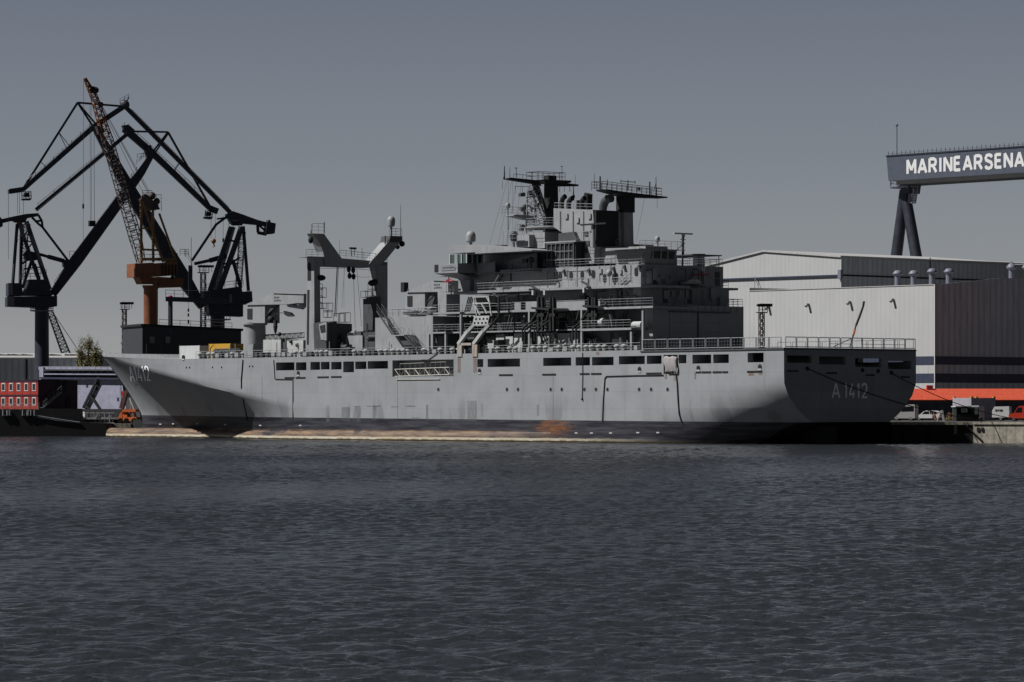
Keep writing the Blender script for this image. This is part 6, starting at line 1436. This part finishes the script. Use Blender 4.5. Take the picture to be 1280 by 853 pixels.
# cabins: 2 storeys x 5 modules, long side turned to the sun
fc_ = Frame.at(47.5, 644, -42, 0); P, B, PR, T, RL = luff(fc_)
zt = P(47, 475.5).z; zb = P(47, 511.5).z; zm = (zt + zb) / 2
mod = -P(9.3, 490).x / 2.0; mod = -(P(28.2, 490).x) 
for lv in (0, 1):
    for k in range(3):
        t_ = thing('site_cabin', '', 'cabin', on_ship(0, 0, 0), 'stacked red site cabins on the barge')
        xr = -k * mod; q = fc_.world((xr, 0, zb if lv == 0 else zm)); t_.location = q; t_.rotation_euler = (0, 0, fc_.ang)
        lab = ('lower', 'upper')[lv] + ' red site cabin ' + ('at the right end, beside the side painted dark for shade', 'in the middle of its row, on the black barge', 'cut by the left edge of the photo')[k]
        t_['label'] = lab; hh = zm - zb - .06
        MB().box((-mod + .03, 0, 0), (-.03, 2.4, hh)).build('cabin_body', M['red'], t_)
        MB().box((-mod + .0, -.05, hh - .22), (0, 0, hh)).build('roof_edge', M['maroon'], t_)
        for j in (0, 1):
            cx = -mod * (.25 + .5 * j)
            fr_ = MB().box((cx - .46, -.05, hh * .26), (cx + .46, .0, hh * .84)).build('window', M['white'], t_); MB().box((cx - .33, -.08, hh * .33), (cx + .33, -.051, hh * .77)).build('pane', M['glass'], fr_)
        MB().box((-mod * .5 - .03, -.03, 0), (-mod * .5 + .03, -.001, hh - .25)).build('joint', M['maroon'], t_)
dk = thing('shaded_cabin_side', 'right side of the red cabins on the barge, its shade painted dark maroon', 'cabin', Frame(fc_.o[0], fc_.o[1], -42, zb))  # dark maroon puts the shade on the cabins' right side into the colour
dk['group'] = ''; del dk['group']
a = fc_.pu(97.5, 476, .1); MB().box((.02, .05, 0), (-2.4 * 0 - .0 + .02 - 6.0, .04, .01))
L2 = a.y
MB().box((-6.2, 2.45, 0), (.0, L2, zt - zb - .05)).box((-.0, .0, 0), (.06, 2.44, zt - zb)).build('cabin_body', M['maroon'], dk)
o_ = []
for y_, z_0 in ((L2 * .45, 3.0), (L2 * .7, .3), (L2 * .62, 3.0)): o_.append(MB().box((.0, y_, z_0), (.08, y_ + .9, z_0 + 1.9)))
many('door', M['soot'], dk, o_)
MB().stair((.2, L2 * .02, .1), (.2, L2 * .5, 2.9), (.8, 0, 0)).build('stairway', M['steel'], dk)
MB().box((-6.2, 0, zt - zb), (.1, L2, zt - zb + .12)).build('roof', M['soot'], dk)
# poplars
def tree(px, Y, ytop, wpx, lab, seed):
    f = Frame.at(px, Y, 0, GZ); r_ = random.Random(seed); top = f.p(px, ytop).z; W = wpx / F * Y / 2
    t_ = thing('poplar_tree', lab, 'tree', f, 'poplars behind the dock wall')
    m_ = MB(); lf = MB(); m_.tube((0, 0, 0), (0, 0, top * .5), .35, .2, 7)
    m_.tube((0, 0, top * .5), (.1, 0, top * .93), .2, .05, 6)
    br = []
    for k in range(26):
        h0 = top * (.3 + .6 * r_.random()); an_ = r_.random() * 6.28; L = W * (.5 + .5 * r_.random()) * (1 - .4 * (h0 / top) ** 3); q = Vector((L * math.cos(an_), L * math.sin(an_), h0 + L * 1.6))
        m_.tube((0, 0, h0), q, .08, .02, 4); br.append((Vector((0, 0, h0)), q))
    m_.build('trunk', M['bark'], t_)
    for a_, b_ in br + [(Vector((0, 0, top * .6)), Vector((.1, 0, top)))] * 3:
        for j in range(150):
            t2 = .25 + .8 * r_.random(); c = a_ + (b_ - a_) * t2 + Vector((r_.gauss(0, .34), r_.gauss(0, .34), r_.gauss(0, .45)))
            s_ = .10 + .10 * r_.random(); d1 = Vector((r_.gauss(0, 1), r_.gauss(0, 1), r_.gauss(0, 1))).normalized() * s_; d2 = Vector((r_.gauss(0, 1), r_.gauss(0, 1), r_.gauss(0, 1))).normalized() * s_
            lf.poly([c - d1, c + d2, c + d1])
    me = bpy.data.meshes.new('crown'); me.from_pydata(lf.v, [], lf.f); me.materials.append(M['leaf']); o = bpy.data.objects.new('crown', me); C.objects.link(o); o.parent = t_
M['leaf'] = mat('spring_leaf', (0.24, 0.215, 0.09), .6, var=.45, scale=.5)
tree(101, 760, 426.5, 10, 'left poplar of the bare row, slightly shorter, behind the dock', 1)
tree(110.5, 770, 423, 13, 'tallest middle poplar with spring leaves behind the dock wall', 2)
tree(118, 780, 430, 9, 'right poplar of the row with thin foliage near the bow', 3)
tree(124, 790, 438, 6, 'smallest poplar at the right end of the row, touching the bow', 4)
# far left edge floodlight gallery
# ------------------------------------------------------------------ right-hand side : halls, gantry, quay life
FH = Frame.at(1168, 640, 39.73, GZ); P, B, PR, T, RL = luff(FH)
def on_left(px, py): return FH.pu(px, py, 0)
t_ = thing('white_hall', 'large white hall with a navy band, dark on its right side, beside the stern', 'building', FH)
zt = P(1168, 356.3).z; dL = on_left(937, 364).y; dL2 = on_left(912, 364).y
MB().prism([(0, 0, 0), (0, dL, 0), (0, dL, zt), (0, 0, zt)], (90, 0, 0)).build('wall', M['hall_white'], t_)
MB().box((0, dL + .02, 0), (90, dL + 14, zt + .6)).build('wall', M['hall_white'], t_)
MB().box((-.03, -.12, 0), (90, -.02, zt + 0.02)).prism([(0, -.02, zt), (90, -.02, zt), (90, -.02, zt + 1.6), (16, -.02, zt + 1.5)], (0, -.1, 0)).build('side_cladding', M['hall_cool'], t_)
zb1, zb2 = P(1168, 445.5).z, P(1168, 456).z; zc1, zc2 = P(1168, 467).z, P(1168, 478.5).z
for z1, z2 in ((zb2, zb1), (zc2, zc1)):
    MB().box((-.06, -.18, z1), (90, -.121, z2)).box((-.06, -.18, z1), (-.031, dL, z2)).build('navy_band', M['navy'], t_)
MB().box((-.12, -.2, 0), (.0, -.05, zt + .05)).build('corner_trim', M['white'], t_)
MB().box((-.1, -.1, zt), (60, dL, zt + .12)).build('roof_edge', M['roof_pale'], t_)
vt = []
for px, py in ((1144.5, 375), (1062, 379), (1008, 381.5), (960, 384)):
    c = on_left(px - 22 if px > 1100 else px, py); c = on_left(px, py)
for px, py in ((1117, 375), (1063, 378), (1011, 381), (961, 384)):
    c = on_left(px, py); vt.append(MB().path([(-.05, c.y, c.z), (-.5, c.y, c.z), (-.75, c.y - .05, c.z - .35)], .27, 8))
many('wall_outlet', M['steel'], t_, vt)
st_ = []
for px in (1122, 1142, 1165, 1186): 
    dy_ = -2.5 if px > 1150 else 0
    if px == 1186: c = FH.p(px, 339, 2.5)
    else: c = FH.pu(px, 339, 2.2)
    Z_ = lambda y_, c=c: FH._z(y_ + dy_, c.x, c.y)
    st_.append(MB().lathe((c.x, c.y, 0), [(.5, zt), (.5, Z_(345.5)), (.62, Z_(344.5)), (.85, Z_(342.8)), (.85, Z_(342)), (.5, Z_(338.8)), (.3, Z_(338.2))], 14))
for px in (1264.5, 1284):
    c = FH.p(px, 335, 3.5); Z_ = lambda y_, c=c: FH._z(y_, c.x, c.y)
    st_.append(MB().lathe((c.x, c.y, 0), [(.5, zt), (.5, Z_(338)), (.62, Z_(337)), (.9, Z_(335)), (.9, Z_(334)), (.5, Z_(330)), (.2, Z_(329.4)), (.12, Z_(327))], 14))
many('roof_ventilator', M['crane_grey'], t_, st_, 40)
# taller hall behind
FB = Frame.at(1051, 745, 43, GZ); P, B, PR, T, RL = luff(FB)
t_ = thing('white_hall', 'taller white gabled hall behind, with a dark beam across its lit gable', 'building', FB)
zc = P(1051, 322).z; rg_ = FB.pu(955, 315, 0); lf_ = FB.pu(880, 334, 0)
gbl = [(0, 0, 0), (0, lf_.y, 0), (0, lf_.y, lf_.z), (0, rg_.y, rg_.z), (0, 0, zc)]
MB().prism(gbl, (75, 0, 0)).build('wall', M['hall_white'], t_)
e_ = P(1262, 332)
MB().prism([(-.02, -.12, 0), (e_.x, -.12, 0), (e_.x, -.12, P(1262, 331.8).z), (-.02, -.12, zc)], (0, .1, 0)).build('side_cladding', M['hall_grey'], t_)
MB().prism([(-.3, -.2, zc), (-.3, rg_.y, rg_.z), (-.3, lf_.y, lf_.z), (-.3, lf_.y, lf_.z + .35), (-.3, rg_.y, rg_.z + .35), (-.3, -.2, zc + .35)], (e_.x, 0, 0)).build('roof', M['roof_pale'], t_)
zz = P(1051, 343.3).z; MB().box((-.35, -.3, zz - .3), (-.05, lf_.y, zz - .02)).build('gable_beam', M['navy'], t_)
MB().box((-.6, -.5, zz - .9), (-.02, .3, zz + .9)).build('beam_end', M['crane_grey'], t_)
MB().box((-.02, -.3, zz - .3), (e_.x, -.13, zz)).build('side_band', M['soot'], t_)
c = P(1162, 330, 0); MB().box((c.x - .15, -.17, 0), (c.x + .15, -.13, c.z + 1.2)).build('downpipe', M['soot'], t_)
c0 = FB.pu(936, 365, 0); c1 = FB.pu(990, 368, 0)
t2 = MB().box((-4, dL * 0 + c1.y, c0.z - 1.2), (-.05, c0.y, c0.z + .2)).build('canopy', M['navy'], t_)
for px in (946, 952): c = FB.pu(px, 360, -.5); 
MB().tube((-.6, FB.pu(946, 350, 0).y, zz), (-.6, FB.pu(946, 350, 0).y, c0.z), .06).tube((-.6, FB.pu(946, 356, 0).y, c0.z + 3), (-.6, FB.pu(952.5, 363, 0).y, c0.z), .06).build('beam_stay', M['steel'], t_)
MB().lathe((P(1175, 327, 8).x, 8, 0), [(.9, zc - 2), (.9, P(1175, 324.5, 8).z), (.1, P(1175, 323.5, 8).z)], 10).build('roof_ventilator', M['steel'], t_)
# portal crane with the shipyard name
FG = Frame.at(1108, 800, -50, GZ); P, B, PR, T, RL = luff(FG)
t_ = thing('portal_crane', 'huge dark blue portal crane with white block lettering on its beam above the halls', 'crane', FG)
z1 = P(1108, 195.3).z; z0 = P(1110, 226.5).z; L = 150
bm_ = MB().prism([(0, 0, z1), (.6, 0, z0), (L, 0, z0), (L, 0, z1)], (0, 6.5, 0)).build('girder', mat('slate_blue_girder_paint', (0.085, 0.10, 0.135), .5, var=.1, streak=.2), t_)
MB().box((-.05, -.15, z1 - .12), (L, 6.6, z1 + .15)).build('girder_flange', CB, t_); MB().box((3, -.15, z0 - .9), (L, 6.6, z0 - .02)).build('girder_rail', M['soot'], t_)
rp_ = MB().tube((.5, .1, z1 + .45), (L, .1, z1 + .45), .03, n=4)
for k in range(60): x = .5 + k * 1.25; rp_.tube((x, .1, z1), (x, .1, z1 + .9), .07, n=4)
rp_.build('girder_railing', CB, t_)
a = P(1132.5, 217.6, -.2); bX = P(1288.5, 200, -.2)
hL = P(1132.5, 200.3, -.2).z - a.z
Wt = bX.x - a.x; k_ = Wt / 14.9
strokes_part('letter', M['signwhite'], bm_, 'MARINEARSENAL', {'': .82 * k_, 'M': .95 * k_, 'A': .95 * k_, 'I': .2 * k_, 'E': .68 * k_, 'L': .66 * k_}, hL, .66, lambda x, z, d: (a.x + .3 + x, -.02 - d, a.z + z), gap=.40 * k_)
T((1121, 195), (1121, 156), .12, 3).ball(P(1121, 156.5, 3), .3).build('girder_mast', M['crane_grey'], t_)
lgz = P(1130, 229, 3).z
def leg(p0, p1, v0, v1): return MB().tube(P(*p0, v0), P(*p1, v1), 1.0, 1.25, 16)
def gleg(x1, y1, dv):
    a = P(1131, 238, 3.2); b = P(x1, y1, 3.2 + dv); b2 = a + (b - a) * ((a.z - 0) / (a.z - b.z)); return MB().tube(a, b2, 1.1, 1.5, 18)
many('leg', CB, t_, [gleg(1120, 324, 0), gleg(1146, 325, 0)], 40)
PR([(1124, 229), (1137, 229), (1135, 242), (1127, 242)], 1.5, 5).build('leg_head', CB, t_)
MB().lathe(P(1131, 233, 3.2), [(3.0, -.4), (3.2, -.3), (3.2, 0)], 14).rail([P(1131, 233, 3.2) + Vector((3.1 * math.cos(k * .7), 3.1 * math.sin(k * .7), 0)) for k in range(10)], 1.2, 2, .08, 2).build('leg_gallery', M['crane_grey'], t_)
MB().lattice(P(1142, 235, 3), P(1140, 254, 3), 1.2, 1.0, .1, 6).build('leg_ladder', M['crane_grey'], t_)
# low building with an orange tiled roof
FT = Frame.at(1137, 612, 7, GZ); P, B, PR, T, RL = luff(FT)
t_ = thing('tiled_shed', 'long low grey shed with a bright orange tiled roof behind the parked vehicles', 'building', FT)
ze = P(1200, 500).z; zr_ = P(1200, 487.3, 5).z; X1 = 60; X0 = -6
MB().prism([(X0, 0, 0), (X0, 10, 0), (X0, 10, ze), (X0, 5, zr_ - .1), (X0, 0, ze)], (X1 - X0, 0, 0)).build('wall', M['brickgrey'], t_)
MB().prism([(X0 - .3, -.5, ze - .15), (X0 - .3, 5, zr_), (X0 - .3, 10.5, ze - .15), (X0 - .3, 10.5, ze - .0), (X0 - .3, 5, zr_ + .16), (X0 - .3, -.5, ze - .0)], (X1 - X0 + .6, 0, 0)).build('roof', M['tile'], t_)
wn = []
for k in range(9): x = 2 + k * 1.9; wn.append(MB().box((x, -.06, 1.0), (x + .85, .01, 2.6)))
many('window', M['navy'], t_, wn)
c = P(1162, 485, 4.6); MB().box((c.x - .5, 4.3, zr_ - .3), (c.x + .5, 5.0, zr_ + .7)).build('roof_hatch', M['redpaint'], t_)
# vehicles -------------------------------------------------------
def wheels(t_, xs, r, W):
    for x in xs:
        for y in (0.02, W - .22 - .02):
            o = MB().tube((x, y, r), (x, y + .22, r), r, n=18).build('wheel', M['black'], t_); MB().tube((x, y - .02, r), (x, y + .24, r), r * .55, n=12).build('rim', M['steel'], o)
def vehicle(px, Y, ang, outline, W, body, name, lab, cat, win, r=.33, ws=(), group=None, extra=None):
    f = Frame.at(px, Y, ang, GZ); t_ = thing(name, lab, cat, f, group)
    m_ = MB(); n = len(outline)
    def rg(y, k): cx = sum(p[0] for p in outline) / n; return [(cx + (x - cx) * k, y, z if z < 1.0 else 1.0 + (z - 1.0) * (1 - (1 - k) * .6)) for x, z in outline]
    m_.ring([rg(0, .965), rg(.12, 1), rg(W - .12, 1), rg(W, .965)]).build('body', body, t_, smooth=35)
    for pts in win:
        MB().prism([(x, -.012, z) for x, z in pts], (0, .02, 0)).build('window', M['glass'], t_); MB().prism([(x, W - .008, z) for x, z in pts], (0, .02, 0)).build('window', M['glass'], t_)
    wheels(t_, ws, r, W)
    x0 = min(p[0] for p in outline); x1 = max(p[0] for p in outline)
    many('headlight', M['white'], t_, [MB().box((x0 - .02, y, .6), (x0 + .12, y + .3, .8)) for y in (.12, W - .42)])
    many('tail_light', M['redpaint'], t_, [MB().box((x1 - .1, y, .8), (x1 + .02, y + .18, 1.2)) for y in (.08, W - .26)])
    return t_, f
mini = lambda L, H: [(0, .35), (0, .85), (.9, 1.05), (1.75, H - .08), (2.1, H), (L - .15, H), (L, H - .3), (L, .35)]
M['van_grey'] = mat('pale_grey_vehicle_paint', (.42, .41, .41), .3, var=.03, spec=.5)
vehicle(1115, 580, -22, [(0, .35), (.02, .85), (.6, 1.05), (1.2, 1.3), (1.35, 2.1), (1.5, 2.4), (3.55, 2.45), (3.65, 2.25), (3.65, .35)], 1.8, M['van_grey'], 'van', 'pale grey van with a raised rear half parked at the quay edge by the stern', 'van', [[(1.45, 1.35), (3.4, 1.4), (3.4, 2.15), (1.55, 2.1)]], .36, (.7, 2.9))
vehicle(1142.5, 592, -22, [(0, .35), (.02, .75), (.9, .92), (1.5, 1.4), (1.9, 1.52), (3.4, 1.5), (4.1, 1.0), (4.2, .35)], 1.75, M['white'], 'car', 'white hatchback parked right behind the pale grey van on the quay', 'car', [[(1.25, .98), (1.68, 1.38), (2.4, 1.42), (2.4, .98)], [(2.5, .98), (2.5, 1.42), (3.3, 1.4), (3.8, 1.0)]], .31, (.8, 3.35))
rt_, f = vehicle(1260.5, 560, -18, [(0, .4), (0, .95), (.75, 1.15), (1.35, 2.05), (1.7, 2.2), (2.7, 2.2), (2.75, .4)], 1.95, M['redpaint'], 'tipper_truck', 'bright red small truck at the right edge on the concrete quay', 'truck', [[(.95, 1.25), (1.42, 1.98), (2.0, 2.0), (2.0, 1.25)]], .38, (.75, 4.6))
MB().box((2.8, .05, .55), (6.4, 1.9, .75)).build('chassis', M['soot'], rt_); MB().box((2.85, 0, .76), (6.5, 1.95, 1.25)).build('load_bed', M['redpaint'], rt_)
vt_, f = vehicle(1240, 576, -18, [(0, .5), (0, 1.5), (.35, 2.1), (2.6, 2.15), (2.7, .5)], 1.9, M['white'], 'box_trailer', 'small white trailer with dark lettering, left of the red truck', 'trailer', [], .3, (1.3,))
text_part('trailer_lettering', M['soot'], vt_, 'RENT', .4, lambda x, z: (.5 + x, -.03, 1.35 + z), width=1.2, bold=.02) if False else MB().box((.5, -.03, 1.4), (.8, 0, 1.7)).box((.9, -.03, 1.45), (1.1, 0, 1.7)).box((1.2, -.03, 1.4), (1.6, 0, 1.7)).build('side_mark', M['soot'], vt_)
# site boxes
f = Frame.at(1214, 584, 24, GZ); P, B, PR, T, RL = luff(f)
t_ = thing('site_cabin', 'tall pale site cabin with yellow roof corners behind the dark kiosk', 'cabin', f)
a = P(1214, 497.6); xr = P(1244.3, 500).x; 
MB().box((0, 0, 0), (xr, 5.5, a.z)).build('cabin_body', mat('pale_lilac_sheet', (.40, .38, .43), .5, rib=('xy', 1.5, .15)), t_)
many('lifting_lug', M['yellow'], t_, [MB().box((x, y, a.z), (x + .35, y + .35, a.z + .22)) for x, y in ((0, 0), (xr - .35, 0), (0, 5.1), (xr - .35, 5.1), (xr / 2 - .6, 2.5))])
MB().box((xr + .005, -.01, .1), (xr + .03, 5.5, a.z - .05)).build('side_cladding', M['navy'], t_); MB().box((xr * .68, -.03, a.z * .66), (xr * .71, 0, a.z * .7)).build('lamp', M['soot'], t_)
f = Frame.at(1195.5, 556, 6, GZ); P, B, PR, T, RL = luff(f); ztk = P(1196, 509).z; xr = P(1224, 509).x
t_ = thing('kiosk', 'dark open-sided kiosk with a white roof edge and a white sign', 'kiosk', f)
MB().box((0, 0, 0), (.15, 2.4, ztk)).box((xr - .15, 0, 0), (xr, 2.4, ztk)).box((.16, 2.3, 0), (xr - .16, 2.4, ztk)).box((.16, .0, 0), (xr - .16, .1, 1.0)).build('wall', M['soot'], t_)
MB().box((-.2, -.3, ztk), (xr - 1.2, 2.6, ztk + .14)).build('roof', M['white'], t_)
s0 = P(1201.5, 511, -.02); s1 = P(1209, 515.5, -.02); sg = MB().box((s0.x, -.06, s1.z), (s1.x, -.02, s0.z)).build('sign', M['white'], t_)
MB().box((s0.x + .12, -.075, s1.z + .1), (s0.x + .32, -.06, s0.z - .12)).box((s0.x + .45, -.075, s1.z + .1), (s0.x + .65, -.06, s0.z - .12)).build('sign_mark', M['soot'], sg)
f = Frame.at(1223.5, 562, 22, GZ); P, B, PR, T, RL = luff(f); zt_ = P(1224, 507).z; xr = P(1231.3, 507).x
t_ = thing('site_box', 'narrow pale metal box standing right of the dark kiosk', 'container', f)
MB().box((0, 0, 0), (xr, 3.4, zt_)).build('box_body', M['steel'], t_); MB().box((xr + .005, .02, 0), (xr + .04, 3.4, zt_ - .02)).build('side_cladding', M['navy'], t_); MB().box((.1, -.03, .1), (xr - .1, 0, zt_ - .1)).build('door', M['white'], t_)
f = Frame.at(1176, 556, 0, GZ); P, B, PR, T, RL = luff(f)
t_ = thing('step_ladder', 'white free standing step ladder on the quay between the white car and the kiosk', 'ladder', f)
x0 = P(1174.5, 525).x; x1 = P(1180, 525).x; zt_ = P(1177, 513.3).z
many('rail', M['white'], t_, [MB().bar((x1 + .02, y, 0), (x1 - .25, y, zt_), .22) for y in (0, .55)] + [MB().bar((x0 - .35, y, 0), (x1 - .35, y, zt_), .1) for y in (0, .55)])
many('step', M['white'], t_, [MB().box((x1 - .2 - k * .02, 0, .3 + k * .35), (x1 + .05 - k * .02, .55, .36 + k * .35)) for k in range(int(zt_ / .35))])
f = Frame.at(1166, 575, 0, GZ); rp = random.Random(4); m_ = []
t_ = thing('scrap_pile', 'low heap of rusty boards beside the step ladder', 'scrap pile', f)
for k in range(16):
    x = rp.random() * 3.4; m_.append(MB().bar((x, rp.random(), .1 + rp.random() * .3), (x + .9 - 1.8 * rp.random(), rp.random(), .3 + rp.random() * 1.1), .25, .08))
many('board', M['rust'], t_, m_)
f = Frame.at(1187, 575, 0, GZ); m_ = []
t_ = thing('hedge', 'low dark green shrub between the step ladder and the kiosk', 'shrub', f)
lf = MB()
for k in range(900):
    c = Vector((rp.random() * 3.5 - .5, rp.random() * 1.2, abs(rp.gauss(0, .45)))); d1 = Vector((rp.gauss(0, 1), rp.gauss(0, 1), rp.gauss(0, 1))).normalized() * .1; d2 = Vector((rp.gauss(0, 1), rp.gauss(0, 1), rp.gauss(0, 1))).normalized() * .1; lf.poly([c - d1, c + d2, c + d1])
lf.build('foliage', M['leaf'], t_); MB().tube((0, .5, 0), (0, .5, .6), .06).tube((1.5, .5, 0), (1.6, .5, .7), .06).build('stem', M['bark'], t_)
# bollards on the quay
bm0 = MB().lathe((0, 0, 0), [(.28, 0), (.22, .1), (.2, .4), (.32, .5), (.32, .6), (.1, .66)], 12)
b0 = bm0.build('bollard', M['soot'], None, frame=Frame(bol(1226, 514).x, 514, 0, GZ)); tag(b0, 'black mooring bollard on the quay edge in front of the dark kiosk', 'bollard')
b1 = b0.copy(); C.objects.link(b1); b1.location = (bol(1282, 514).x, 514, GZ); b1['label'] = 'black mooring bollard on the quay edge by the red truck'
